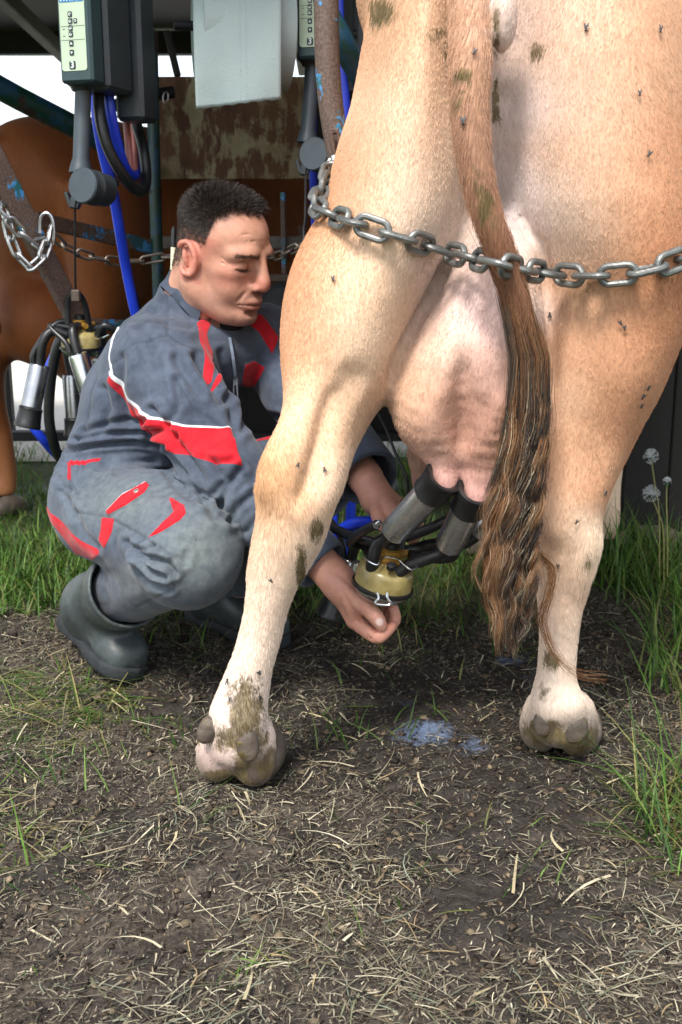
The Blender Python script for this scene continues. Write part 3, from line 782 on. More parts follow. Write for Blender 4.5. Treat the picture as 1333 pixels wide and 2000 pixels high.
# --- coat colours: natural colour of the hide at measured spots
CK = [ # px, py, radius, colour
 (780, 120, 110, (214, 176, 138)), (730, 60, 70, (190, 146, 102)), (690, 320, 70, (202, 152, 104)), (640, 430, 60, (196, 142, 92)), (600, 560, 60, (200, 146, 96)), (590, 680, 60, (206, 154, 106)), (690, 600, 80, (226, 194, 156)), (790, 300, 100, (226, 192, 158)), (840, 420, 80, (232, 206, 176)), (740, 480, 80, (228, 196, 158)),
 (650, 760, 70, (222, 186, 146)), (720, 680, 60, (230, 202, 168)), (540, 930, 50, (214, 166, 112)), (600, 860, 50, (226, 186, 142)), (660, 930, 50, (234, 206, 172)), (560, 1010, 45, (222, 182, 136)), (530, 1080, 50, (228, 200, 166)), (600, 1060, 40, (230, 208, 180)), (520, 1180, 60, (230, 208, 180)), (500, 1280, 60, (232, 214, 190)), (460, 1400, 60, (228, 212, 194)), (430, 1485, 30, (208, 184, 168)), (512, 1500, 34, (112, 96, 83)), (440, 1538, 30, (70, 58, 40)), (500, 1546, 32, (58, 50, 42)), (394, 1505, 24, (120, 104, 90)), (466, 1520, 14, (50, 42, 30)), (1045, 1456, 40, (76, 67, 56)), (1138, 1462, 46, (60, 53, 46)), (1168, 1432, 30, (80, 71, 62)), (1095, 1484, 40, (54, 47, 37)), (1100, 1435, 24, (150, 134, 116)),
 (1010, 200, 60, (224, 214, 212)), (1000, 60, 50, (206, 188, 178)), (985, 350, 50, (222, 210, 208)), (1040, 420, 60, (232, 220, 212)), (860, 470, 60, (234, 216, 200)), (1100, 100, 110, (222, 190, 160)), (1150, 300, 110, (222, 186, 152)), (1250, 100, 100, (206, 158, 116)), (1300, 300, 90, (196, 138, 90)), (1250, 420, 90, (206, 152, 106)), (1320, 500, 80, (186, 124, 76)), (1120, 430, 70, (228, 200, 170)),
 (1140, 580, 80, (220, 176, 134)), (1250, 620, 70, (196, 138, 92)), (1180, 720, 70, (208, 156, 112)), (1100, 760, 50, (222, 184, 146)), (1220, 800, 60, (200, 146, 102)), (1130, 900, 60, (214, 168, 126)), (1180, 950, 40, (206, 156, 112)), (1070, 1050, 50, (222, 180, 138)), (1150, 1060, 50, (240, 216, 184)), (1100, 1160, 50, (236, 206, 174)), (1090, 1260, 50, (230, 208, 182)), (1095, 1380, 60, (232, 214, 190)),
 (900, 560, 60, (224, 196, 184)), (960, 600, 60, (224, 190, 178)), (850, 650, 60, (226, 192, 166)), (960, 720, 50, (212, 170, 150)), (800, 760, 60, (212, 172, 136)), (880, 800, 60, (202, 154, 128)), (960, 850, 60, (200, 150, 124)), (850, 870, 40, (204, 160, 134)), (866, 925, 30, (210, 162, 148)), (936, 960, 30, (208, 160, 146)), (1050, 600, 30, (232, 216, 204))]
def coat(px, py, V):
    num = np.zeros((len(px), 3)); den = np.zeros(len(px)) + 1e-9
    for a, b_, r_, c in CK:
        w = np.exp(-((px - a) ** 2 + (py - b_) ** 2) / (2 * (r_ * .8) ** 2)) + 1e-7 / (1 + ((px - a) ** 2 + (py - b_) ** 2) / 1e4); num += w[:, None] * np.array(lin(*c)); den += w
    c = num / den[:, None]
    tan_, belly = np.array(lin(196, 140, 92)), np.array(lin(226, 196, 160))
    # the flanks, back and fore part that the rear view does not show are the same tan
    s_ = (V - CO) @ fwd; side = np.clip((s_ - .34) / .2, 0, 1)[:, None]
    rest = tan_ * (1 - np.clip((.55 - V[:, 2:3]) / .3, 0, 1)) + belly * np.clip((.55 - V[:, 2:3]) / .3, 0, 1)
    return c * (1 - side) + rest * side
ccol = coat(cpx, cpy, cv)
# tail: ginger hair
tpath, trr = catmull(np.array(TAIL), 4, False, np.array(TR))
td = np.min(np.linalg.norm(cv[:, None, :] - tpath[None, ::2, :], axis=2), axis=1) if len(cv) < 20000 else None
if td is None:
    td = np.full(len(cv), 9.0, np.float32); nb = (cv[:, 1] < 1.5) & (cpx > 850) & (cpx < 1090)
    td[nb] = np.min(np.linalg.norm(cv[nb][:, None, :] - tpath[None, ::2, :], axis=2), axis=1)
tailm = np.clip((.033 - td) / .006, 0, 1) * (cv[:, 1] < 1.45)
tk = np.clip((cpy - 60) / 420, 0, 1)[:, None]
tcol = np.array(lin(202, 158, 122)) * (1 - tk) + np.array(lin(142, 98, 66)) * tk
ccol = ccol * (1 - tailm[:, None]) + tcol * tailm[:, None]
lum = ccol @ np.array([.3, .59, .11]); ccol = np.clip((ccol * .83 + lum[:, None] * .17), 0.001, .82) ** 1.08 * 1.12 * np.array([1.0, .975, 1.02])
ccol = ccol * (1 + .08 * fbm(cv[:, 0] * 9, cv[:, 1] * 9, cv[:, 2] * 9, 3, 61))[:, None]
DIRT = [(450, 1545, 90, 22, 1.4), (1100, 1488, 90, 22, 1.4), (522, 1490, 28, 45, .85), (1150, 1445, 36, 36, .85), (1048, 1440, 26, 30, .9), (415, 1465, 22, 22, .6), (425, 1525, 38, 24, 1.3), (470, 1505, 16, 40, 1.1), (500, 1545, 50, 12, .9), (1080, 1478, 60, 16, 1.1), (480, 1390, 45, 80, 1.), (455, 1440, 55, 40, .9), (480, 1470, 35, 40, .95), (505, 1300, 14, 60, .5), (470, 1330, 26, 40, .55), (400, 1425, 26, 32, .9), (618, 1030, 16, 26, 1.05), (588, 1110, 14, 55, 1.0), (905, 145, 22, 14, 1.2), (900, 195, 20, 40, .62), (935, 350, 22, 60, .72), (950, 400, 22, 45, .95), (965, 430, 22, 30, .75), (850, 70, 32, 45, .62), (745, 20, 45, 45, .85), (872, 110, 10, 90, .7), (1050, 98, 22, 26, .8), (968, 200, 10, 60, .95), (970, 60, 12, 70, .8), (1245, 240, 26, 60, .45), (1240, 190, 12, 14, .7), (1075, 1285, 22, 40, .85), (1060, 1350, 30, 30, .6), (1060, 1430, 55, 30, 1.), (1130, 1450, 60, 24, 1.), (1150, 1090, 10, 18, .9), (1075, 1050, 12, 10, .6), (1098, 1035, 20, 20, .55), (500, 1440, 30, 60, .8), (515, 1370, 12, 60, .5), (760, 100, 25, 30, .4)]
dirt = np.max([w * np.exp(-(((cpx - a) / rx) ** 2 + ((cpy - b_) / ry) ** 2) * .8) for a, b_, rx, ry, w in DIRT], axis=0) * (cv[:, 1] < 1.75)
def m_coat(name, streak=1.0):
    m, nt, b = new_mat(name)
    a = nd(nt, "ShaderNodeAttribute", attribute_name="Col"); d_ = nd(nt, "ShaderNodeAttribute", attribute_name="dirt")
    v = coords(nt, (1, 1, .22)); n1 = noise(nt, 240, 3, .6, v); n2 = noise(nt, 60, 4, .6, v); n3 = noise(nt, 55, 6, .7, coords(nt))
    f = ramp(nt, n1.outputs[0], [(.25, (.84,) * 3), (.5, (1, 1, 1)), (.75, (1.1,) * 3)]); g = ramp(nt, n2.outputs[0], [(.3, (.92, .91, .9)), (.7, (1.05,) * 3)])
    c = mixc(nt, 1.0, mixc(nt, 1.0, a.outputs["Color"], f, 'MULTIPLY'), g, 'MULTIPLY')
    mk = ramp(nt, math_n(nt, 'ADD', math_n(nt, 'MULTIPLY', d_.outputs["Fac"], .8), math_n(nt, 'MULTIPLY_ADD', n3.outputs[0], 1.1, -.55)), [(.42, (0, 0, 0)), (.56, (1, 1, 1))])
    dc = ramp(nt, n2.outputs[0], [(.35, lin(72, 60, 40)), (.65, lin(128, 112, 72))])
    c = mixc(nt, math_n(nt, 'MULTIPLY', mk, .85), c, dc)
    nt.links.new(c, b.inputs["Base Color"]); b.inputs["Roughness"].default_value = .62; b.inputs["Specular IOR Level"].default_value = .25
    b.inputs["Sheen Weight"].default_value = .12; b.inputs["Sheen Roughness"].default_value = .4
    bump(nt, b, math_n(nt, 'ADD', n1.outputs[0], math_n(nt, 'MULTIPLY', mk, .9)), .35, .0016)
    return m
MAT['coat'] = m_coat("cow_hide"); MAT['fur'] = attr_mat_hair("cow_fur", .6, .2, .16)
cow_e = empty("dairy_cow", loc(.6, 0, 0))
tag(cow_e, "large tan cow seen from behind with the chain across its thighs", "cow")
body = mesh_np("body", cv, cq, MAT['coat'], cow_e)
attr_c(body, "Col", ccol); attr_f(body, "dirt", dirt)
# --- short coat hair on the hind part
def fur(V, Q, N, col, n, length, rad, parent, keep, lift=.32, flow=None, seed=3, dirtv=None):
    r = np.random.default_rng(seed); qc = V[Q].mean(1)
    p, nn, qi, w = scatter(V, Q, N, n, keep, r); c = (col[Q[qi]] * w[:, :, None]).sum(1)
    fl = np.tile(np.array([0.0, 0.0, -1.0]), (n, 1)) if flow is None else flow(p)
    fl = fl + .28 * np.stack([fbm(p[:, 0] * 7, p[:, 1] * 7, p[:, 2] * 7, 2, 90 + i) for i in range(3)], 1) * 2 + r.normal(size=(n, 3)) * .16
    tg = fl - nn * (fl * nn).sum(1, keepdims=True); tg /= np.linalg.norm(tg, axis=1, keepdims=True) + 1e-9
    L = (length if np.isscalar(length) else (length[Q[qi]] * w).sum(1)) * r.uniform(.6, 1.35, n); lf = lift * r.uniform(.5, 1.6, n)
    d0 = tg + nn * lf[:, None]; d0 /= np.linalg.norm(d0, axis=1, keepdims=True)
    p1 = p + d0 * (L * .5)[:, None]; p2 = p1 + (tg + nn * (lf * .3)[:, None]) * (L * .5)[:, None]
    pts = np.stack([p - nn * .001, p1, p2], 1)
    if dirtv is not None:
        dd = (dirtv[Q[qi]] * w).sum(1)[:, None]; k = np.clip((dd + .5 * fbm(p[:, 0] * 60, p[:, 1] * 60, p[:, 2] * 60, 3, 8)[:, None] - .55) / .15, 0, 1); c = c * (1 - k) + np.array(lin(104, 90, 58)) * k
    return pts, c
qc = cv[cq].mean(1); qn = vnormals(cv, cq)[cq[:, 0]]
vis = ((qn * (np.array([0, 0, CAM_H]) - qc)).sum(1) > -.22 * np.linalg.norm(qc - [0, 0, CAM_H], axis=1)) & (qc[:, 1] < 2.05)
px_q, py_q = cpx[cq[:, 0]], cpy[cq[:, 0]]
vis &= (py_q > -60) & (px_q < 1420) & ~((py_q > 1530) & (px_q < 700)) & ~((py_q > 1475) & (px_q > 900))
wq = vis * (1 - .65 * np.clip(1 - np.hypot((px_q - 910) / 130, (py_q - 780) / 190), 0, 1) ** .5)
hl = np.full(len(cv), .0062); hl = np.where((cpy > 830), .0085, hl); hl = np.where(np.hypot(cpx - 500, cpy - 1000) < 120, .012, hl); hl = np.where(np.hypot(cpx - 1165, cpy - 1100) < 70, .017, hl); hl = np.where((np.hypot((cpx - 900) / 130, (cpy - 800) / 180) < 1), .006, hl)
hl = np.where(tailm > .5, .016, hl); hl = np.where(((cpy > 1462) & (cpx < 700)) | ((cpy > 1418) & (cpx > 900)), .0035, hl)
fp, fc = fur(cv, cq, cn, ccol, NFUR, hl, .0002, cow_e, wq, .22, None, 4, dirt)
fo = curves_np("fur", fp, [.0002, .00018, .00006], MAT['fur'], cow_e, fc); tag(fo, kind="stuff")
# --- switch of the tail: long wavy hair
def tail_hair(n, seed):
    r = np.random.default_rng(seed); K = 26
    env = [(560, 978, 1024), (640, 994, 1048), (700, 1003, 1066), (800, 996, 1068), (900, 982, 1060), (1000, 964, 1050), (1060, 954, 1044), (1120, 952, 1042), (1180, 958, 1038), (1230, 966, 1030), (1300, 984, 1016)]
    ey = np.array([e[0] for e in env]); el = np.array([e[1] for e in env]); er = np.array([e[2] for e in env])
    ng = 70      # locks
    gu = r.permutation((np.arange(ng) + .5) / ng); gv = r.uniform(-1, 1, ng); gs = r.uniform(600, 860, ng); ge = np.clip(gs + r.uniform(260, 520, ng), 980, 1262); ge = np.where(np.abs(gu - .42) < .16, r.uniform(1180, 1295, ng), ge)
    gph = r.uniform(0, 6.28, ng); gw = r.uniform(70, 130, ng); ga = r.uniform(3, 11, ng); gdr = r.normal(size=ng) * 10
    dk = np.array([lin(56, 50, 47), lin(74, 65, 59), lin(94, 81, 70), lin(46, 42, 40)]); gi = np.array([lin(124, 88, 62), lin(140, 100, 70), lin(100, 72, 52), lin(146, 112, 82)]); bl = np.array([lin(186, 172, 148), lin(196, 184, 160), lin(160, 140, 116)])
    g = r.integers(0, ng, n); short = r.random(n) < .34            # short ginger hair on the dock above the switch
    st_ = np.where(short, r.uniform(440, 700, n), gs[g] + r.normal(size=n) * 25); en_ = np.where(short, st_ + r.uniform(60, 190, n), ge[g] - np.abs(r.normal(size=n)) * 45)
    en_ = np.maximum(en_, st_ + 50); u0 = np.where(short, r.beta(1.1, 1.1, n), gu[g]); v0 = np.where(short, r.uniform(-1, 1, n), gv[g])
    t = np.linspace(0, 1, K)[None]; py = st_[:, None] + (en_ - st_)[:, None] * t
    lf = np.interp(py, ey, el); rt = np.interp(py, ey, er); lf = np.where(py < 560, np.interp(py, [440, 560], [932, 976]), lf); rt = np.where(py < 560, np.interp(py, [440, 560], [988, 1026]), rt)
    grow = np.clip((py - 740) / 260, 0, 1) * (~short)[:, None]
    px = lf + (rt - lf) * u0[:, None] + ga[g][:, None] * grow * np.sin((py - 700) / gw[g][:, None] * 6.28 + gph[g][:, None]) + gdr[g][:, None] * grow * t
    px = px + r.normal(size=n)[:, None] * 6.0 * (1 - .6 * t) + (r.normal(size=n) * 4)[:, None] * np.sin(py / 34.0 + r.uniform(0, 6.28, n)[:, None]) * grow
    frz = (r.random(n) < .05)[:, None]; px = px + frz * np.cumsum(r.normal(size=(n, K)) * 1.6, 1) * grow
    half = (rt - lf) / 2 / FPX * 1.4; uu = np.clip((px - lf) / (rt - lf), .02, .98)
    Yd = np.interp(py, [440, 560, 700, 800, 1300], [1.39, 1.396, 1.407, 1.412, 1.43]) - half * .75 * v0[:, None] * np.sqrt(np.clip(1 - (2 * uu - 1) ** 2, .08, 1)) + r.normal(size=n)[:, None] * .004 + .006 * grow * np.cos((py - 700) / gw[g][:, None] * 6.28 + gph[g][:, None])
    a = (px - 666.5) / FPX; b_ = (1000 - py) / FPX; tt = Yd / (_c + b_ * _s)
    pts = np.stack([a * tt, Yd, CAM_H + tt * (-_s + b_ * _c)], -1)
    gk = r.random(ng); gcol = np.where((gk < .68)[:, None], dk[r.integers(0, 4, ng)], gi[r.integers(0, 4, ng)]); gcol = np.where((ge > 1150)[:, None] & (gk > .5)[:, None], gi[r.integers(0, 4, ng)], gcol)
    c = gcol[g] * r.uniform(.7, 1.4, (n, 1)); c = np.where((r.random(n) < .3)[:, None], np.where((r.random(n) < .6)[:, None], dk[r.integers(0, 4, n)], gi[r.integers(0, 4, n)]), c)
    c = np.where(short[:, None], gi[r.integers(0, 4, n)] * r.uniform(.8, 1.2, (n, 1)), c); c = np.where(((r.random(n) < .08) & ~short)[:, None], bl[r.integers(0, 3, n)], c)
    return pts, c
tp, tc_ = tail_hair(9000, 77)
# a few strands swung out against the right leg
r_ = np.random.default_rng(5); K = 26; extra = []
for i in range(60):
    o_ = r_.normal(size=2) * 8; base = np.array([[1048, 1080], [1075, 1110], [1072, 1160], [1056, 1210], [1072, 1260], [1100, 1300], [1135, 1322], [1180, 1326]], float) + o_ * np.linspace(.5, 1, 8)[:, None] + r_.normal(size=(8, 2)) * 3
    m_ = r_.integers(4, 9) if i > 8 else 8; cpts = catmull(base[:m_], 8); idx_ = np.linspace(0, len(cpts) - 1, K).astype(int); cpts = cpts[idx_]
    extra.append([P(a, b_, 1.455 + .01 * k / K) for k, (a, b_) in enumerate(cpts)])
tp = np.concatenate([tp, np.array(extra)]); tc_ = np.concatenate([tc_, np.tile(np.array(lin(120, 84, 56)), (60, 1)) * r_.uniform(.6, 1.5, (60, 1))])
MAT['tailhair'] = attr_mat_hair("tail_hair", .68, .12, .3)
th = curves_np("tail_hair", tp, np.linspace(.00024, .0001, K), MAT['tailhair'], cow_e, tc_); tag(th, kind="stuff")
# --- hooves: two claws each with bulbs of the heel, dewclaws above
def m_hoof():
    m, nt, b = new_mat("hoof_horn"); v = coords(nt); n1 = noise(nt, 22, 5, .65, v); n2 = noise(nt, 110, 4, .6, v)
    d_ = nd(nt, "ShaderNodeAttribute", attribute_name="dirt"); pk = nd(nt, "ShaderNodeAttribute", attribute_name="pale")
    base = ramp(nt, n1.outputs[0], [(.3, lin(44, 39, 35)), (.55, lin(74, 66, 58)), (.75, lin(108, 97, 85))]); pale = ramp(nt, n1.outputs[0], [(.3, lin(140, 118, 102)), (.7, lin(198, 178, 160))])
    c = mixc(nt, pk.outputs["Fac"], base, pale)
    mk = ramp(nt, math_n(nt, 'ADD', d_.outputs["Fac"], math_n(nt, 'MULTIPLY_ADD', n1.outputs[0], 1.0, -.5)), [(.45, (0, 0, 0)), (.55, (1, 1, 1))])
    dung = ramp(nt, n2.outputs[0], [(.35, lin(58, 50, 20)), (.65, lin(112, 98, 40))])
    nt.links.new(mixc(nt, mk, c, dung), b.inputs["Base Color"]); nt.links.new(math_n(nt, 'MULTIPLY_ADD', mk, -.3, .6), b.inputs["Roughness"]); bump(nt, b, math_n(nt, 'ADD', n2.outputs[0], math_n(nt, 'MULTIPLY', mk, .8)), .5, .003)
    return m
MAT['hoof'] = m_hoof()
def hoof(cx, cy, ang, w, dungy, palef, seed, splay=.0):
    """cx, cy: ground centre of the pair; ang: heading"""
    f = np.array([math.sin(ang), math.cos(ang), 0]); s_ = np.array([math.cos(ang), -math.sin(ang), 0]); O = np.array([cx, cy, 0.0])
    q = SDF(O - [.12, .12, .005], O + [.12, .13, .16], .003)
    for sg in (-1, 1):
        h_ = f + s_ * sg * splay; ln_ = np.stack([s_, f, UPV], 1)
        q.aloft(O + s_ * sg * w * .55, nrm(h_), s_, UPV, [(-.022, 0, .024, .028, .022), (0, 0, .032, .0345, .032), (.04, 0, .032, .030, .034), (.075, -sg * .004, .022, .022, .024), (.092, -sg * .006, .012, .010, .012)], .014)
    q.path([O - f * .075 + UPV * .0, O - f * .052 + UPV * .045, O - f * .035 + UPV * .085], [.006, .005, .002], .010, True); q.path([O - f * .06, O + f * .08], [.008, .007], .008, True)
    sl_w, X_, Y_, Z_ = q.win(q.lo, q.lo + q.h * q.n); q.f[sl_w] -= .0016 * fbm(X_ * 60, Y_ * 60, Z_ * 60, 3, seed + 70)
    q.cut(O + UPV * .004, -UPV, .004)
    v_, k_ = q.mesh(1); d_ = v_[:, 2]; x_ = (v_ - O) @ s_
    o = mesh_np("hoof", v_, k_, MAT['hoof'], cow_e)
    attr_f(o, "dirt", np.clip(dungy(x_, v_[:, 2]), 0, 1)); attr_f(o, "pale", np.clip(palef(x_, v_[:, 2]), 0, 1)); return o
hoofL = hoof(hl_c[0], hl_c[1] + .035, .25, .062, lambda x, z: 1.15 * np.exp(-(((x + .035) / .03) ** 2 + ((z - .012) / .03) ** 2)) + .8 * np.exp(-((x / .012) ** 2 + ((z - .04) / .03) ** 2)) + .5 * (z < .012), lambda x, z: np.clip((z - .02) / .035, 0, 1) * np.clip(.9 - (x + .01) / .07, .15, .9), 1)
hoofR = hoof(hr_c[0], hr_c[1] + .035, .3, .062, lambda x, z: .7 * np.exp(-(((x + .02) / .05) ** 2 + ((z - .012) / .02) ** 2)), lambda x, z: np.clip((z - .03) / .04, 0, 1) * .8, 2)
for sg, s0 in ((-1, -.02), (1, .05)):
    q = loc(1.37 + s0, sg * .155, 0); hoof(q[0], q[1], HD, .06, lambda x, z: .3 + 0 * x, lambda x, z: .3 + 0 * x, 3)
def dewclaw(c, d, r_, ln):
    c = np.asarray(c); q = SDF(c - .06, c + .06, .0026); d = nrm(d); w = nrm(np.cross(d, (0, 1, .3))); n_ = np.cross(w, d)
    q.ell(c, (r_, ln, r_ * .62), np.stack([w, d, n_], 1), .004); q.ell(c - d * ln * .55 + n_ * 0, (r_ * .95, ln * .5, r_ * .7), np.stack([w, d, n_], 1), .012)
    sl_w, X_, Y_, Z_ = q.win(q.lo, q.lo + q.h * q.n); q.f[sl_w] -= .0014 * fbm(X_ * 90, Y_ * 90, Z_ * 90, 3, 7)
    v_, k_ = q.mesh(1); o = mesh_np("dewclaw", v_, k_, MAT['hoof'], cow_e); attr_f(o, "dirt", np.full(len(v_), .42)); attr_f(o, "pale", np.full(len(v_), .12))
dewclaw(P(407, 1428, 1.500), (-.55, -.25, -.8), .0165, .021); dewclaw(P(482, 1456, 1.487), (.25, -.2, -1), .0185, .026)
dewclaw(P(1062, 1416, 1.568), (-.3, -.3, -1), .0165, .018); dewclaw(P(1122, 1426, 1.564), (.15, -.3, -1), .021, .021)
print("cow", len(cv), round(time.time() - T0, 1))

# ================================================================== THE MAN
man = empty("person", P(250, 1250, 2.0) * [1, 1, 0])
tag(man, "squatting man in grey and red overalls reaching under the cow", "person")
# ---------------- head, in its own frame: x forward, y left, z up
HC = P(426, 499, 2.08)
HS = np.array([1.0, .93, .90])
PHI, PIT, ROL = math.radians(60), math.radians(15), math.radians(4)
f0 = np.array([math.sin(PHI), -math.cos(PHI), 0]); l0 = np.array([math.cos(PHI), math.sin(PHI), 0])
f1 = f0 * math.cos(PIT) - UPV * math.sin(PIT); u1 = UPV * math.cos(PIT) + f0 * math.sin(PIT)
l1 = l0 * math.cos(ROL) + u1 * math.sin(ROL); u1 = np.cross(f1, l1)
HR = np.stack([f1, l1, u1], 1)
def hw(p): return HC + HR @ (np.asarray(p, float) * HS)
hd = SDF((-.15, -.12, -.27), (.15, .12, .17), .0021)
hd.ell((.0, 0, .045), (.084, .076, .084), None, .01)
hd.ell((.03, 0, .05), (.062, .064, .062), None, .03)
hd.ell((.028, 0, -.03), (.064, .060, .078), None, .03)
hd.ell((-.012, 0, -.01), (.06, .066, .06), None, .03)
for s_ in (-1, 1):
    hd.path([(-.008, s_ * .060, -.035), (.002, s_ * .056, -.066), (.04, s_ * .038, -.094), (.074, s_ * .014, -.106)], [.014, .018, .017, .016], .022, n=3)
    hd.ell((.056, s_ * .044, -.012), (.024, .018, .016), None, .025)        # cheekbone
    hd.ell((.055, s_ * .036, -.05), (.028, .02, .028), None, .02)         # cheek
    hd.path([(.086, s_ * .010, .026), (.082, s_ * .030, .031), (.064, s_ * .052, .026)], [.008, .0085, .008], .018, n=3)  # brow ridge
hd.ell((.083, 0, -.102), (.0185, .022, .017), None, .018)                    # chin
hd.ell((.082, 0, -.062), (.02, .03, .026), None, .02)                         # muzzle
for s_ in (-1, 1):
    hd.ell((.1005, s_ * .033, .006), (.017, .020, .012), None, .014, True)    # socket
    hd.ell((.0745, s_ * .0335, .004), (.0145, .0165, .0128), None, .004)     # lidded eye
    hd.path([(.0885, s_ * .019, -.0035), (.0895, s_ * .034, -.0048), (.077, s_ * .050, -.0030)], [.0014, .0018, .0014], .003, True)
    hd.path([(.088, s_ * .020, .014), (.086, s_ * .034, .0165), (.074, s_ * .048, .013)], [.0012, .0014, .001], .005, True)   # lash slit
    hd.path([(.083, s_ * .022, -.010), (.080, s_ * .034, -.0135), (.072, s_ * .046, -.011)], [.0035, .004, .003], .006, n=2)   # lower lid
hd.path([(.088, 0, .022), (.1005, 0, .004), (.1085, 0, -.018), (.1115, 0, -.031)], [.0085, .0072, .0082, .0092], .012, n=3)   # nose bridge
hd.ell((.1085, 0, -.033), (.0112, .0105, .0092), None, .008)
for s_ in (-1, 1):
    hd.ell((.0985, s_ * .0135, -.0365), (.012, .0065, .0075), None, .007)
    hd.ell((.105, s_ * .007, -.0455), (.006, .0042, .0045), None, .004, True)
    pass
hd.path([(.082, -.030, -.0715), (.098, -.012, -.0655), (.1005, 0, -.0665), (.098, .012, -.0655), (.082, .030, -.0715)], [.0035, .0055, .0058, .0055, .0035], .007, n=3)
hd.path([(.084, -.027, -.0755), (.096, -.011, -.0795), (.0965, 0, -.0805), (.096, .011, -.0795), (.084, .027, -.0755)], [.003, .0055, .0064, .0055, .003], .007, n=3)
hd.path([(.084, -.032, -.0738), (.1015, -.012, -.0722), (.103, 0, -.0728), (.1015, .012, -.0722), (.084, .032, -.0738)], [.0018, .0017, .0017, .0017, .0018], .003, True, n=3)
hd.path([(.097, -.014, -.0905), (.098, 0, -.0905), (.097, .014, -.0905)], [.004, .0042, .004], .01, True)
for s_ in (-1, 1):      # ears
    er = np.stack([nrm((.92, s_ * .18, .30)), nrm(np.cross(nrm((-.28, s_ * .28, .93)), (.92, s_ * .18, .30))), nrm((-.28, s_ * .28, .93))], 1)
    ec = np.array([-.008, s_ * .079, -.003])
    ring = []
    for k in range(15):
        a = math.radians(-140 + k * 20); rr_ = .0185 if math.sin(a) < .3 else .0195
        ring.append(ec + np.array([math.cos(a) * rr_ * .9 - .002, s_ * (.004 + .006 * (math.cos(a) < 0)), 0]) + np.array([-.22, 0, 1]) * math.sin(a) * .0315)
    hd.path(ring, [.0045] * 15, .004, n=2)
    hd.ell(ec + np.array([.002, -s_ * .004, 0]), (.019, .0055, .029), None, .006)
    hd.ell(ec + np.array([.004, s_ * .008, -.002]), (.0085, .008, .012), None, .004, True)
    hd.path([ec + np.array([-.012, s_ * .004, .018]), ec + np.array([-.008, s_ * .005, .002]), ec + np.array([-.002, s_ * .004, -.014])], [.0035, .0042, .003], .005, n=2)
    hd.ell(ec + np.array([.003, -s_ * .001, -.031]), (.009, .006, .009), None, .008)
    hd.ell(ec + np.array([.016, -s_ * .004, -.004]), (.005, .005, .007), None, .005)
for z_ in (.058, .072): hd.path([(.075, -.045, z_ - .004), (.0935, -.02, z_), (.096, 0, z_ - .001), (.0935, .02, z_), (.075, .045, z_ - .004)], [.0004] * 5, .003, True, n=3)
for s_ in (-1, 1):
    for k_ in (-.004, .002, .008): hd.path([(.066, s_ * .056, .002 + k_ * .6), (.052, s_ * .064, .003 + k_ * 1.6)], [.0007, .0004], .003, True)
    hd.path([(.102, s_ * .0185, -.034), (.092, s_ * .031, -.05), (.083, s_ * .037, -.066)], [.0007, .001, .0006], .006, True, n=2)
hd.rc((-.03, 0, -.05), (-.075, 0, -.24), .058, .062, .03)                    # neck
for s_ in (-1, 1): hd.path([(-.012, s_ * .056, -.05), (.004, s_ * .04, -.13), (.012, s_ * .016, -.2)], [.013, .014, .012], .02, n=2)
hv, hq = hd.mesh(2)
hnl = vnormals(hv, hq); x, y, z = hv[:, 0], hv[:, 1], hv[:, 2]
sk = np.array(lin(204, 152, 130)); red = np.array(lin(204, 116, 104)); pal = np.array(lin(222, 178, 156)); stub = np.array(lin(100, 80, 73)); hairc = np.array(lin(44, 36, 32)); lipc = np.array(lin(190, 104, 96))
hc = np.tile(sk, (len(hv), 1))
def mixin(c, m): 
    global hc
    m = np.clip(m, 0, 1)[:, None]; hc = hc * (1 - m) + c * m
g3 = lambda cx, cy, cz, rx, ry, rz: np.exp(-(((x - cx) / rx) ** 2 + ((np.abs(y) - cy) / ry) ** 2 + ((z - cz) / rz) ** 2))
mixin(pal, .6 * g3(.08, 0, .06, .05, .05, .03)); mixin(red, .75 * g3(.113, 0, -.03, .02, .02, .018)); mixin(red, .45 * g3(.065, .048, -.022, .022, .03, .022)); mixin(red, .5 * np.clip((np.abs(y) - .068) / .008, 0, 1) * (z < .05) * (z > -.05)); mixin(red, .35 * np.clip((-.11 - z) / .05, 0, 1))
nz_ = fbm(x * 90, y * 90, z * 90, 3, 15)
st_m = np.maximum.reduce([g3(.095, 0, -.053, .025, .026, .010) * 1.0, g3(.075, 0, -.108, .04, .045, .018) * .8, .8 * g3(.04, .048, -.08, .04, .028, .028), .6 * g3(.0, .06, -.045, .02, .02, .03)])
mixin(stub, 1.05 * st_m * (.8 + .6 * nz_)); mixin(lipc, 1.1 * np.clip(g3(.1, 0, -.081, .012, .022, .0055) + .8 * g3(.1, 0, -.068, .012, .022, .0035), 0, 1))
mixin(np.array(lin(60, 40, 36)), 1.15 * g3(.083, .034, -.0042, .025, .018, .0042) * (x > .065)); mixin(np.array(lin(176, 110, 96)), .4 * g3(.08, .034, -.014, .02, .014, .005))
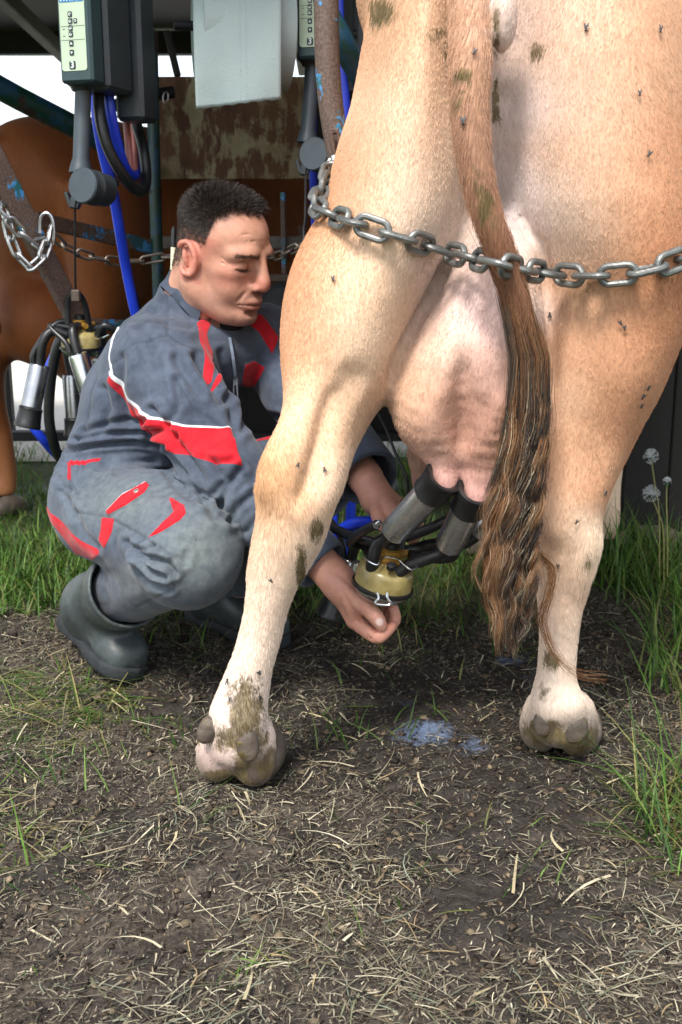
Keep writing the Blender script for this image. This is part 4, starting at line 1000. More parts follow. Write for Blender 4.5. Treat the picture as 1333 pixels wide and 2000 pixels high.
# hairline
hl_z = np.interp(x, [-.12, -.045, -.02, .0, .012, .02, .03, .05, .075, .09], [-.055, -.04, .0, .005, -.012, .016, .076, .093, .107, .111])
hm = z - hl_z - .006 * nz_ - np.where(np.abs(y) > .070, .03 * (x > -.035) * (x < .02) * (z < .035), 0)
hm = hm - .012 * np.clip((.035 - np.abs(y)) / .035, 0, 1) * (x > .04) * -1.0
fade = np.clip((hm + .004) / .03, 0, 1); mixin(hairc, fade * (.4 + .5 * np.clip((z - .02) / .06, 0, 1)))
hc = hc * .9 * (1 + .10 * nz_[:, None]) * (1 + .12 * fbm(x * 260, y * 260, z * 260, 2, 5)[:, None])
def m_skin():
    m, nt, b = new_mat("skin"); a = nd(nt, "ShaderNodeAttribute", attribute_name="Col"); v = coords(nt)
    n1 = noise(nt, 45, 5, .6, v); n2 = noise(nt, 420, 3, .6, v)
    c = mixc(nt, 1.0, a.outputs["Color"], ramp(nt, n1.outputs[0], [(.3, (.9, .86, .85)), (.7, (1.07, 1.06, 1.05))]), 'MULTIPLY')
    nt.links.new(c, b.inputs["Base Color"]); b.inputs["Roughness"].default_value = .48; b.inputs["Specular IOR Level"].default_value = .4
    b.inputs["Subsurface Weight"].default_value = .12; b.inputs["Subsurface Radius"].default_value = (.008, .004, .002); b.inputs["Subsurface Scale"].default_value = .6
    bump(nt, b, math_n(nt, 'ADD', n2.outputs[0], n1.outputs[0]), .22, .0012); return m
MAT['skin'] = m_skin()
# ---------------- skeleton
J = dict(pel=P(228, 965, 2.13), rhip=P(212, 1000, 2.03), lhip=P(300, 985, 2.22), belly=P(272, 850, 2.11), chest=P(350, 725, 2.11), neck=P(398, 625, 2.13),
         rsh=P(316, 715, 1.99), lsh=P(520, 668, 2.24), relb=P(452, 930, 1.84), rwri=P(640, 1112, 1.74), lelb=P(640, 830, 2.06), lwri=P(722, 945, 1.90),
         rkn=P(370, 1086, 1.74), rank=P(172, 1188, 2.08), lkn=P(610, 925, 2.0), lank=P(440, 1185, 2.22))
# ---------------- hands (world space)
rh = SDF(P(640, 1110, 1.7) - [.09, .14, .16], P(700, 1180, 1.7) + [.13, .12, .13], .0022)
rh.path([J['rwri'] - (J['rwri'] - J['relb']) * .25, P(640, 1112, 1.735), P(664, 1140, 1.722)], [.034, .0275, .0285], .01, n=2)
w0 = P(664, 1140, 1.722); mcp = [P(692, 1213, 1.690), P(700, 1208, 1.712), P(706, 1198, 1.732), P(708, 1186, 1.750)]
for m_ in mcp: rh.rc(w0, m_, .0215, .0138, .014)
rh.rc(P(668, 1150, 1.70), P(700, 1182, 1.684), .021, .0185, .016)           # ball of the thumb
def finger(f, pts, rs, k=.004): f.path(pts, rs, k, n=3)
finger(rh, [mcp[0], P(733, 1243, 1.668), P(752, 1236, 1.668), P(766, 1222, 1.676)], [.0128, .0112, .0100, .0084], .0015)
finger(rh, [mcp[1], P(744, 1234, 1.692), P(771, 1212, 1.690), P(769, 1188, 1.690)], [.0128, .0110, .0100, .0084], .0015)
finger(rh, [mcp[2], P(746, 1218, 1.718), P(766, 1194, 1.714), P(760, 1172, 1.706)], [.0124, .0104, .0094, .0080], .0015)
finger(rh, [mcp[3], P(738, 1206, 1.738), P(756, 1190, 1.734), P(750, 1176, 1.728)], [.0112, .0092, .0084, .0072], .0015)
finger(rh, [P(676, 1156, 1.694), P(712, 1182, 1.672), P(733, 1203, 1.662), P(745, 1222, 1.660)], [.0165, .0132, .0118, .0098])   # thumb over the fingers
for (a_, b_, c_, e_) in ((722, 1199, 731, 1189), (726, 1203, 735, 1193), (719, 1246, 730, 1228), (724, 1249, 735, 1232), (690, 1190, 704, 1212), (742, 1247, 745, 1228)):
    A_, B_ = rh.hit(a_, b_, 1.5, 1.9), rh.hit(c_, e_, 1.5, 1.9)
    if A_ is not None and B_ is not None: rh.rc(A_, B_, .0011, .0011, .003, True)
def tendon(S, pts, r):
    q = [S.hit(*p, 1.5, 2.1) for p in pts]; q = [p + np.array([0, .002, 0]) for p in q if p is not None]
    if len(q) > 1: S.path(q, [r] * len(q), .006, n=2)
tendon(rh, [(664, 1150), (676, 1180), (688, 1208)], .0026); tendon(rh, [(655, 1128), (668, 1140), (690, 1160)], .0024); tendon(rh, [(672, 1150), (690, 1172), (700, 1190)], .0022)
lh = SDF(P(760, 990, 1.85) - [.12, .16, .12], P(760, 990, 1.85) + [.12, .13, .13], .0024)
lw = P(738, 975, 1.872); lh.path([J['lwri'] - (J['lwri'] - J['lelb']) * .2, J['lwri'], lw], [.034, .027, .029], .01, n=2)
lm = [P(772, 1008, 1.80), P(778, 1002, 1.82), P(780, 996, 1.842), P(780, 988, 1.862)]
for m_ in lm: lh.rc(lw, m_, .0225, .014, .014)
finger(lh, [lm[0], P(792, 1030, 1.775), P(797, 1044, 1.755), P(786, 1050, 1.742)], [.0128, .0108, .0096, .0082])
finger(lh, [lm[1], P(803, 1026, 1.80), P(812, 1044, 1.785), P(803, 1054, 1.77)], [.0128, .0108, .0096, .0082])
finger(lh, [lm[2], P(808, 1016, 1.83), P(820, 1036, 1.82), P(812, 1048, 1.80)], [.0122, .0104, .0092, .0078])
finger(lh, [lm[3], P(806, 1006, 1.86), P(818, 1022, 1.85), P(814, 1034, 1.835)], [.0112, .0092, .0082, .007])
finger(lh, [P(738, 984, 1.845), P(742, 1012, 1.81), P(756, 1030, 1.785), P(772, 1040, 1.765)], [.016, .0132, .0116, .0096])
# trunk and limbs beneath the clothes
bd = SDF((-.75, 1.62, .1), (.25, 2.45, 1.1), .012)
bd.path([J['pel'], J['belly'], J['chest'], J['neck'], hw((-.05, 0, -.15))], [.085, .08, .085, .05, .05], .03, n=2)
for a_, b_, r1, r2 in (('rsh', 'relb', .05, .042), ('relb', 'rwri', .04, .03), ('lsh', 'lelb', .05, .042), ('lelb', 'lwri', .04, .03), ('rhip', 'rkn', .065, .05), ('rkn', 'rank', .05, .035), ('lhip', 'lkn', .075, .055), ('lkn', 'lank', .05, .035), ('rsh', 'lsh', .045, .045)): bd.rc(J[a_], J[b_], r1, r2, .03)
parts = [((hv * HS) @ HR.T + HC, hq, hc)]
for f_ in (rh, lh, bd):
    v_, q_ = f_.mesh(1); nn = fbm(v_[:, 0] * 40, v_[:, 1] * 40, v_[:, 2] * 40, 3, 3)[:, None]
    c_ = np.array(lin(204, 150, 130)) * (1 + .13 * nn)
    if f_ is rh:
        kn = np.max([np.exp(-np.sum((v_ - c) ** 2, 1) / .012 ** 2) for c in mcp + [P(737, 1238, 1.672), P(741, 1233, 1.69), P(757, 1219, 1.67)]], 0)[:, None]; c_ = c_ * (1 - .5 * kn) + np.array(lin(212, 124, 104)) * .5 * kn
        nc_ = rh.hit(742, 1215, 1.5, 1.9); nl = np.clip(1.6 - np.sum((v_ - nc_) ** 2, 1) / .0062 ** 2, 0, 1)[:, None]; c_ = c_ * (1 - .9 * nl) + np.array(lin(240, 214, 204)) * .9 * nl
    parts.append((v_, q_, c_))
V_, Q_, C_ = [], [], []; n0 = 0
for a_, b_, c_ in parts: V_.append(a_); Q_.append(b_ + n0); C_.append(c_); n0 += len(a_)
pb = mesh_np("body", np.concatenate(V_), np.concatenate(Q_), MAT['skin'], man); attr_c(pb, "Col", np.concatenate(C_))
# thumb nail
# ---------------- hair: short strands on the scalp, brows
hwv = hv @ HR.T + HC; hwn = hnl @ HR.T
def head_hair(n, wt, ln, dirf, lift, seed, cols):
    r = np.random.default_rng(seed); keep = wt[hq].min(1); keep = np.clip(keep, 0, 1)
    p, nn, qi, w = scatter(hv, hq, hnl, n, keep, r); L = (ln[hq[qi]] * w).sum(1) * r.uniform(.55, 1.45, n)
    d = dirf(p) + r.normal(size=(n, 3)) * .3; tg = d - nn * (d * nn).sum(1, keepdims=True); tg /= np.linalg.norm(tg, axis=1, keepdims=True) + 1e-9
    lf = (lift[hq[qi]] * w).sum(1); d0 = tg * (1 - lf)[:, None] + nn * lf[:, None]; d0 /= np.linalg.norm(d0, axis=1, keepdims=True)
    p1 = p + d0 * (L * .5)[:, None]; p2 = p1 + (d0 * .7 + tg * .35) * (L * .5)[:, None]
    pts = (np.stack([p - nn * .001, p1, p2], 1) * HS) @ HR.T + HC
    c = np.array([lin(*c) for c in cols])[r.integers(0, len(cols), n)]; return pts, c
top = np.clip((z - .045) / .075, 0, 1); top = top * top * (3 - 2 * top); hl_len = (.005 + .017 * top) * np.where(x > .06, .65, 1)
pts, c1 = head_hair(19000, np.clip((hm + .002) / .022, 0, 1) ** 1.3 * (.35 + .65 * np.clip((z - .01) / .06, 0, 1)), hl_len, lambda p: (lambda k: k * np.array([[.5, 0, .5]]) + (1 - k) * np.array([[-.5, 0, -.8]]))(np.clip((p[:, 2:3] - .06) / .06 + p[:, :1] * 5, 0, 1)), .3 + .5 * top, 8, [(38, 32, 30), (54, 45, 40), (30, 26, 25), (74, 63, 56)])
MAT['hair'] = attr_mat_hair("dark_hair", .42, .45, .25)
o = curves_np("hair", pts, [.0003, .00026, .0001], MAT['hair'], man, c1); tag(o, kind="stuff")
bm_ = np.exp(-(((z - .0285 - .10 * (np.abs(y) - .03) * (np.abs(y) < .03) + .12 * np.maximum(np.abs(y) - .036, 0)) / .0046) ** 2)) * ((np.abs(y) > .011) & (np.abs(y) < .058) & (x > .04))
pts, c1 = head_hair(560, np.where(bm_ > .3, bm_, 0), np.full(len(hv), .0065), lambda p: np.stack([-.1 + 0 * p[:, 0], np.sign(p[:, 1]), .25 + 0 * p[:, 0]], 1), np.full(len(hv), .25), 9, [(72, 56, 48), (92, 74, 64)])
o = curves_np("eyebrows", pts, [.00022, .0002, .0001], MAT['hair'], man, c1); tag(o, kind="stuff")

# ---------------- overalls
ov = SDF((-.62, 1.58, .12), (.16, 2.46, .98), .0035)
def folds(amp, freq, axis, seed, lo=0, hi=1):
    """cloth creases running across a limb"""
    axis = nrm(axis); u = nrm(np.cross(axis, (.3, .5, .8))); w = np.cross(axis, u)
    def f(X, Y, Z, t=None):
        s_ = X * axis[0] + Y * axis[1] + Z * axis[2]; a = X * u[0] + Y * u[1] + Z * u[2]; b_ = X * w[0] + Y * w[1] + Z * w[2]
        n = vnoise(s_ * freq + .6 * vnoise(a * 9, b_ * 9, s_ * 5, seed + 3), a * freq * .3, b_ * freq * .3, seed)
        r = (1 - np.abs(n)) ** 3 - .25
        k = 1.0 if t is None else np.clip((t - lo) / .2 + .5, 0, 1) * np.clip((hi - t) / .2 + .5, 0, 1)
        return amp * r * k
    return f
TB = np.stack([nrm(J['chest'] - J['pel']), nrm(J['lsh'] - J['rsh']), nrm(np.cross(J['chest'] - J['pel'], J['lsh'] - J['rsh']))], 1)
tf = folds(.008, 26, J['chest'] - J['pel'], 51)
ov.ell(J['pel'] + [-.0, -.005, -.01], (.11, .16, .110), TB, .03)
ov.ell(P(203, 998, 2.06), (.092, .10, .08), None, .03)
ov.rc(P(232, 920, 2.11), P(288, 800, 2.105), .108, .128, .03); ov.rc(P(255, 930, 2.17), P(330, 800, 2.17), .11, .118, .03)
ov.ell(P(335, 748, 2.12), (.13, .165, .118), TB, .03)
ov.rc(J['rsh'] + [.01, .02, .0], J['lsh'] + [-.01, -.02, 0], .075, .072, .03)
ov.rc(P(330, 690, 2.06), P(388, 634, 2.14), .062, .05, .03); ov.rc(P(296, 690, 2.12), P(372, 622, 2.17), .075, .055, .03); ov.rc(P(252, 770, 2.14), P(300, 690, 2.14), .085, .072, .03); ov.rc(P(490, 670, 2.2), P(410, 640, 2.15), .07, .05, .03)
sa = J['relb'] - J['rsh']
ov.rc(J['rsh'], P(382, 822, 1.92), .083, .074, .02); ov.rc(P(382, 822, 1.92), J['relb'], .074, .070, .02)
ov.rc(J['relb'], P(545, 1022, 1.79), .068, .060, .02); ov.rc(P(545, 1022, 1.79), P(632, 1104, 1.744), .060, .050, .015)
ov.rc(J['lsh'], P(590, 770, 2.13), .075, .07, .02); ov.rc(P(590, 770, 2.13), J['lelb'], .07, .066, .02); ov.rc(J['lelb'], P(718, 932, 1.91), .066, .06, .015)
ta = J['rkn'] - J['rhip']
ov.rc(J['rhip'], P(300, 1032, 1.88), .100, .102, .03); ov.rc(P(300, 1032, 1.88), J['rkn'], .102, .085, .025)
ov.ell(J['rkn'] + [-.003, .0, -.002], (.087, .087, .087), None, .02)
ov.rc(J['rkn'], P(258, 1146, 1.955), .078, .068, .012); ov.rc(P(258, 1146, 1.955), P(205, 1175, 2.03), .064, .056, .01)
ov.rc(J['lhip'], J['lkn'], .100, .085, .03); ov.rc(J['lkn'], P(470, 1140, 2.17), .082, .066, .02); ov.rc(P(470, 1140, 2.17), J['lank'], .066, .055, .02)
ov.rc(hw((-.062, 0, -.185)), hw((-.048, 0, -.118)), .082, .068, .02)
# neck opening, cuffs, trouser ends
ov.rc(hw((-.045, 0, -.09)), hw((-.066, 0, -.19)), .062, .050, .008, True)
ov.rc(hw((.02, 0, -.15)), hw((.0, 0, -.2)), .035, .02, .015, True)
ov.cut(P(634, 1106, 1.742), J['rwri'] - J['relb'], .003) if False else None
def cutlocal(S, p, n, rad, k=.003):
    sl, X, Y, Z = S.win(p - rad, p + rad); n = nrm(n); d = (X - p[0]) * n[0] + (Y - p[1]) * n[1] + (Z - p[2]) * n[2]
    rr2 = np.sqrt((X - p[0]) ** 2 + (Y - p[1]) ** 2 + (Z - p[2]) ** 2) - rad * .95
    S.op(sl, np.maximum(-d, rr2), k, True)
cutlocal(ov, P(634, 1106, 1.742), J['rwri'] - J['relb'], .10); cutlocal(ov, P(720, 936, 1.905), J['lwri'] - J['lelb'], .10)
ov.rc(P(600, 1078, 1.757), P(650, 1122, 1.735), .043, .043, .004, True); ov.rc(P(700, 905, 1.94), P(735, 955, 1.89), .05, .05, .004, True)
# raised seams, pockets, flaps in the cloth: moved outward a little where a second layer of cloth lies
vv, vq = ov.mesh(1); vn = vnormals(vv, vq); opx, opy = proj(vv); near = vv[:, 1] < 2.16
facing = np.clip((vn * (np.array([0, 0, CAM_H]) - vv)).sum(1) * 1.6 + .2, 0, 1)
def reg(poly, m=None): return np.where(near if m is None else m, polysd(opx, opy, poly), -50)
arm = (np.min([np.linalg.norm(vv - (J['rsh'] + (J['relb'] - J['rsh']) * t), axis=1) for t in np.linspace(.1, 1.15, 9)], 0) < .125)
sleeve_red = reg([(218, 728), (250, 778), (300, 818), (360, 834), (452, 838), (473, 912), (420, 905), (350, 885), (290, 845), (245, 790), (216, 742)], arm)
sleeve_pipe = np.where(arm, 2.3 - linesd(opx, opy, [(218, 726), (250, 775), (300, 815), (360, 832), (452, 837)]), -50)
back_pipe = np.where(facing > .02, 2.0 - linesd(opx, opy, [(232, 640), (220, 665), (216, 700), (222, 727)]), -50)
chest_r = reg([(384, 634), (398, 622), (412, 634), (404, 652), (412, 690), (414, 745), (404, 748), (394, 690), (386, 650)])
chest_r2 = reg([(412, 768), (420, 738), (430, 730), (426, 752)])
chest_l = np.where(facing > .02, polysd(opx, opy, [(478, 628), (510, 614), (545, 660), (532, 692), (505, 648)]), -50)
chest_l2 = np.where(facing > .02, polysd(opx, opy, [(470, 752), (480, 712), (498, 705), (518, 718), (500, 752)]), -50)
hip_r = reg([(133, 902), (200, 896), (196, 903), (140, 910), (139, 940), (133, 936)])
flap = reg([(208, 1000), (240, 968), (285, 942), (292, 948), (284, 962), (248, 988), (212, 1006)]); flap_pipe = np.where(facing > .02, 2.2 - linesd(opx, opy, [(210, 997), (240, 966), (284, 942)]), -50)
strap = reg([(198, 1010), (222, 1012), (218, 1040), (208, 1070), (196, 1058)])
pock_r = reg([(330, 974), (360, 990), (364, 1004), (352, 1018), (292, 1052), (312, 1030), (340, 1000)])
pocket = reg([(222, 1012), (290, 965), (330, 975), (345, 985), (312, 1035), (290, 1056), (270, 1042)])
seat_r = np.maximum(reg([(88, 975), (98, 1000), (135, 1030), (165, 1055), (198, 1080), (185, 1092), (150, 1082), (120, 1045), (92, 1010)]), -50)
thigh_l = np.where((facing > .02) & (vv[:, 1] > 1.9), polysd(opx, opy, [(480, 862), (520, 852), (560, 850), (600, 866), (600, 876), (555, 858), (520, 858)]), -50)
cuff_l = np.where(facing > .02, polysd(opx, opy, [(536, 836), (552, 830), (560, 846), (545, 852)]), -50)
redsd = np.max([sleeve_red, chest_r, chest_r2, chest_l, chest_l2, hip_r, flap, strap, pock_r, seat_r, thigh_l, cuff_l], 0)
whitesd = np.max([sleeve_pipe, back_pipe, flap_pipe], 0)
seams = np.min([linesd(opx, opy, l) for l in ([(188, 662), (215, 640), (262, 628), (325, 632)], [(322, 560), (330, 600), (326, 655)], [(222, 712), (260, 672), (330, 655), (380, 690), (420, 770)], [(190, 740), (178, 790), (165, 840)], [(120, 882), (200, 872), (300, 868)], [(150, 1000), (210, 1010), (270, 1040), (330, 1080), (345, 1105), (340, 1150), (270, 1185)], [(140, 940), (152, 965)], [(285, 1048), (272, 1078), (276, 1090)], [(345, 745), (380, 800), (440, 835)], [(136, 905), (140, 985)])], 0)
off = .0022 * np.clip(redsd / 3 + .5, 0, 1) * (redsd > -5) + .0018 * np.clip(whitesd / 2 + .5, 0, 1) + .0026 * np.clip(pocket / 4 + .5, 0, 1) + .003 * np.clip(flap / 3 + .5, 0, 1)
off = off - .0022 * np.exp(-(seams / 3.2) ** 2) * facing
off = off + .0016 * fbm(vv[:, 0] * 26, vv[:, 1] * 26, vv[:, 2] * 26, 3, 71) + .0024 * (.5 - np.abs(vnoise(vv[:, 0] * 34 + 3 * vv[:, 2], vv[:, 1] * 20, vv[:, 2] * 30 - vv[:, 0] * 12, 72))) * np.clip(fbm(vv[:, 0] * 7, vv[:, 1] * 7, vv[:, 2] * 7, 2, 73) * 2 + .4, 0, 1)
# cloth creases: hollow along each line, a soft roll beside it
CRE = [([(135, 880), (200, 868), (270, 862), (330, 870)], 5, .006), ([(150, 860), (220, 845), (300, 840), (350, 852)], 5, .005), ([(300, 900), (250, 905), (190, 915)], 6, .004), ([(165, 845), (230, 822), (290, 820)], 6, .0045), ([(345, 745), (352, 790), (330, 830), (290, 850)], 7, .005),
 ([(300, 800), (340, 850), (400, 940)], 7, .006), ([(330, 880), (370, 930), (400, 985)], 6, .005), ([(420, 905), (440, 935), (425, 960)], 6, .005), ([(470, 920), (445, 950), (430, 990)], 7, .006), ([(500, 960), (470, 985), (450, 1020)], 6, .005), ([(480, 930), (500, 950), (530, 965)], 5, .004), ([(520, 985), (500, 1015), (480, 1040)], 6, .004), ([(455, 900), (430, 905), (400, 895)], 5, .0035), ([(560, 1015), (545, 1045), (530, 1070)], 6, .003),
 ([(380, 700), (405, 740), (430, 790)], 8, .006), ([(345, 700), (360, 735), (390, 770)], 8, .004), ([(440, 780), (452, 810), (462, 850)], 7, .005), ([(430, 690), (440, 730), (445, 780)], 7, .004), ([(470, 760), (480, 800), (475, 840)], 7, .005), ([(500, 790), (520, 810), (545, 815)], 6, .005), ([(300, 610), (330, 630), (370, 640)], 7, .003), ([(270, 640), (300, 680), (310, 720)], 9, .003), ([(240, 700), (235, 760), (250, 820)], 8, .004), ([(205, 760), (215, 800), (200, 840)], 8, .004),
 ([(275, 1085), (300, 1092), (330, 1100), (340, 1118)], 6, .008), ([(282, 1098), (305, 1118), (325, 1125)], 5, .007), ([(268, 1070), (290, 1075), (300, 1068)], 5, .006), ([(270, 1108), (290, 1140), (330, 1150)], 6, .004), ([(345, 1090), (360, 1100), (365, 1080)], 6, .003), ([(250, 1060), (270, 1078), (290, 1088)], 6, .005),
 ([(150, 1000), (165, 1040), (190, 1070)], 7, .004), ([(120, 960), (140, 985), (145, 1010)], 6, .004), ([(325, 925), (350, 960), (390, 985)], 7, .005), ([(400, 990), (420, 1010), (450, 1020)], 7, .005), ([(360, 950), (400, 960), (440, 1000)], 8, .005), ([(105, 925), (125, 950), (140, 958)], 5, .003), ([(230, 925), (290, 915), (340, 925)], 7, .004)]
for ln, wd, dp in CRE:
    dd = linesd(opx, opy, ln); off = off - 1.6 * dp * (np.exp(-(dd / wd) ** 2) - .55 * np.exp(-((dd - 2.1 * wd) / (1.3 * wd)) ** 2)) * facing
# loose cloth: broad soft buckles
bk = vnoise(vv[:, 0] * 17 + vv[:, 2] * 9, vv[:, 1] * 13, vv[:, 2] * 17 - vv[:, 0] * 6, 88); off = off + .0035 * (np.abs(bk) - .4) + .004 * fbm(vv[:, 0] * 9, vv[:, 1] * 9, vv[:, 2] * 9, 2, 89)
# gathered waist
gw = np.exp(-((opy - (905 - (opx - 110) * .05)) / 26) ** 2) * (opx < 170); off = off + .0022 * np.sin(opx * .62 + opy * .1) * gw * facing
vv2 = vv + vn * off[:, None]
def m_overall():
    m, nt, b = new_mat("overall_cloth"); v = coords(nt)
    r_ = nd(nt, "ShaderNodeAttribute", attribute_name="red"); w_ = nd(nt, "ShaderNodeAttribute", attribute_name="white"); d_ = nd(nt, "ShaderNodeAttribute", attribute_name="worn"); sm = nd(nt, "ShaderNodeAttribute", attribute_name="seam")
    n1 = noise(nt, 7, 5, .6, v); n2 = noise(nt, 60, 5, .65, v); n3 = noise(nt, 500, 2, .5, v); n4 = noise(nt, 130, 3, .6, v)
    g = mixc(nt, .35, ramp(nt, n1.outputs[0], [(.3, lin(50, 58, 74)), (.7, lin(84, 94, 112))]), ramp(nt, n2.outputs[0], [(.3, lin(44, 50, 62)), (.7, lin(98, 108, 124))]))
    worn = mixc(nt, d_.outputs["Fac"], g, ramp(nt, n2.outputs[0], [(.3, lin(84, 94, 98)), (.7, lin(120, 128, 128))]))
    spots = ramp(nt, n4.outputs[0], [(.26, (1, 1, 1)), (.31, (0, 0, 0))]); worn = mixc(nt, math_n(nt, 'MULTIPLY', spots, math_n(nt, 'MULTIPLY', d_.outputs["Fac"], .7)), worn, lin(48, 50, 50))
    rd = ramp(nt, n2.outputs[0], [(.3, lin(168, 18, 32)), (.7, lin(196, 32, 46))])
    c = mixc(nt, math_n(nt, 'GREATER_THAN', r_.outputs["Fac"], 0.0), worn, rd); c = mixc(nt, math_n(nt, 'GREATER_THAN', w_.outputs["Fac"], 0.0), c, lin(206, 208, 212))
    c = mixc(nt, math_n(nt, 'MULTIPLY', sm.outputs["Fac"], .45), c, lin(44, 50, 60))
    nt.links.new(c, b.inputs["Base Color"]); b.inputs["Roughness"].default_value = .85; b.inputs["Specular IOR Level"].default_value = .2; b.inputs["Sheen Weight"].default_value = .15
    bump(nt, b, math_n(nt, 'ADD', math_n(nt, 'MULTIPLY', n2.outputs[0], 1.2), math_n(nt, 'MULTIPLY', n3.outputs[0], .5)), .28, .002); return m
MAT['overall'] = m_overall()
ovo = mesh_np("overalls", vv2, vq, MAT['overall'], man); attr_f(ovo, "red", redsd); attr_f(ovo, "white", whitesd); attr_f(ovo, "seam", np.exp(-(seams / 2.2) ** 2) * facing)
attr_f(ovo, "worn", np.clip(np.max([np.exp(-(((opx - 385) / 95) ** 2 + ((opy - 1075) / 90) ** 2)), .8 * np.exp(-(((opx - 250) / 120) ** 2 + ((opy - 980) / 60) ** 2)), .5 * np.exp(-(((opx - 300) / 90) ** 2 + ((opy - 1130) / 50) ** 2))], 0), 0, 1))
# collar: standing band round the neck, open at the throat
p1_, p2_, p3_ = P(351, 545, 2.165), P(398, 586, 2.065), P(447, 640, 2.04)
ax_ = nrm(hw((-.03, 0, -.05)) - hw((-.075, 0, -.24))); pn_ = nrm(np.cross(p2_ - p1_, p3_ - p1_)); pn_ = pn_ * np.sign(pn_ @ ax_)
na = hw((-.045, 0, -.12)); cc_ = na + ax_ * (((p2_ - na) @ pn_) / (ax_ @ pn_))
ff_ = f0 - pn_ * (f0 @ pn_); ff_ = nrm(ff_); ss_ = np.cross(pn_, ff_)          # forward, left within the collar plane
pol = lambda p: (math.atan2((p - cc_) @ ss_, (p - cc_) @ ff_), np.linalg.norm((p - cc_) - pn_ * ((p - cc_) @ pn_)))
CVt, CFt = [], []; NR = 44
for i in range(NR + 1):
    a = math.radians(26 + i / NR * 308); rr_ = .067 + .026 * max(0, math.cos(a)) ** 2 + .002 * math.sin(a * 5)
    o_ = math.cos(a) * ff_ + math.sin(a) * ss_; p = cc_ + o_ * rr_
    for (hh, oo) in ((-.052, .012), (-.03, .004), (-.012, .001), (0, .003), (.001, -.0015), (-.014, -.003), (-.052, .004)): CVt.append(p + ax_ * hh + o_ * oo)
for i in range(NR):
    for k in range(7): l = (k + 1) % 7; CFt.append([i * 7 + k, i * 7 + l, (i + 1) * 7 + l, (i + 1) * 7 + k])
mb = MB(); mb.add(CVt, CFt + [list(range(7)), [len(CVt) - 7 + k for k in range(6, -1, -1)]]); collar = mb.build("collar", plain("collar_cloth", lin(64, 73, 89), .85, 0, .18, 40, .3, 300), man, angle=70)
# zip: open at the top, teeth tape and slider
def onov(px, py, lift=.002):
    h_ = ov.hit(px, py, 1.6, 2.45); return (h_ + ov.grad(h_) * lift) if h_ is not None else P(px, py, 2.1)
zp = [onov(a, b_, .004) for a, b_ in ((447, 662), (451, 685), (454, 705), (457, 728), (458, 742))]
mb = MB(); mb.tube(zp, .0042, 8, sub=4, flat=.5); zipo = mb.build("zip", plain("zip_tape", lin(58, 66, 80), .7, 0, .2, 60), man)
mb = MB(); zc = catmull(np.array(zp[:5]), 10)
for i, p in enumerate(zc[:-1]): mb.box(p + np.array([0, -.003, 0]), (.006, .003, .0028), None, .0005)
mb.build("teeth", plain("zip_teeth", lin(120, 132, 150), .4, .4, .2, 80), zipo)
s0 = zp[4]; mb = MB(); mb.box(s0 + [0, -.006, 0], (.010, .006, .015), None, .002); mb.tube([s0 + [-.003, -.009, -.006], s0 + [-.004, -.01, -.03], s0 + [.004, -.01, -.03], s0 + [.003, -.009, -.006]], .0016, 6)
mb.build("slider", plain("zip_slider", lin(150, 158, 170), .35, .7, .2, 80), zipo)
mb = MB(); sp = onov(268, 962, .003); g_ = ov.grad(sp - 0); mb.lathe([(0, .0001), (0, .0055), (.002, .005), (.0026, .003), (.0022, .0001)], sp, sp + g_, 16); mb.build("snap_button", plain("snap_metal", lin(196, 190, 184), .35, .8, .15, 90), man)
# dark undershirt at the open throat
us = SDF(P(455, 660, 2.1) - .09, P(455, 660, 2.1) + .09, .004); us.ell(P(446, 655, 2.115), (.035, .045, .05), None, .01); v_, q_ = us.mesh(1); mesh_np("undershirt", v_, q_, plain("black_shirt", lin(22, 22, 24), .9), man)
# ---------------- boots
def boot(heel, toe, up, sh0, sh1, r0, r1):
    heel, toe = np.asarray(heel), np.asarray(toe); f = nrm(toe - heel); up = nrm(up - f * (up @ f)); s_ = np.cross(up, f); Lf = np.linalg.norm(toe - heel)
    lo = np.minimum.reduce([heel, toe, sh0, sh1]) - .12; hi = np.maximum.reduce([heel, toe, sh0, sh1]) + .12
    q = SDF(lo, hi, .0042)
    q.aloft(heel, f, s_, up, [(-.012, 0, .035, .026, .032), (.02, 0, .05, .038, .052), (.08, 0, .055, .040, .058), (.14, 0, .044, .044, .046), (Lf * .72, 0, .036, .05, .040), (Lf * .88, 0, .030, .047, .034), (Lf * .97, 0, .024, .034, .025), (Lf, 0, .02, .018, .014)], .02, 2.4)
    fld = folds(.004, 24, sh1 - sh0, 81)
    q.rc(heel + f * .055 + up * .05, sh0, .052, r0, .04); q.rc(sh0, sh1, r0, r1, .03, fold=fld); q.rc(sh1 - nrm(sh1 - sh0) * .02, sh1 + nrm(sh1 - sh0) * .02, r1 + .003, r1 + .004, .006)
    cutlocal(q, sh1, sh1 - sh0, r1 + .05, .003)
    sl, X, Y, Z = q.win(lo, hi); q.op(sl, -((X - heel[0]) * -up[0] + (Y - heel[1]) * -up[1] + (Z - heel[2]) * -up[2] - .0), .003, True)
    q.rc(sh1 - nrm(sh1 - sh0) * .012, sh1 + nrm(sh1 - sh0) * .05, r1 - .004, r1 - .004, .003, True)
    v_, k_ = q.mesh(1); b_ = mesh_np("boot", v_, k_, MAT['boot'], man)
    s2 = SDF(lo, hi, .004); s2.aloft(heel, f, s_, up, [(-.02, 0, .0, .02, .014), (-.008, 0, .0, .034, .016), (.03, 0, .0, .042, .016), (.1, 0, .0, .041, .014), (Lf * .65, 0, .0, .052, .015), (Lf * .85, 0, .0, .051, .016), (Lf * .97, 0, .0, .036, .016), (Lf + .006, 0, 0, .016, .013)], .004, 5.0)
    v_, k_ = s2.mesh(1); so = mesh_np("sole", v_, k_, MAT['sole'], b_)
    return b_, f, s_, up
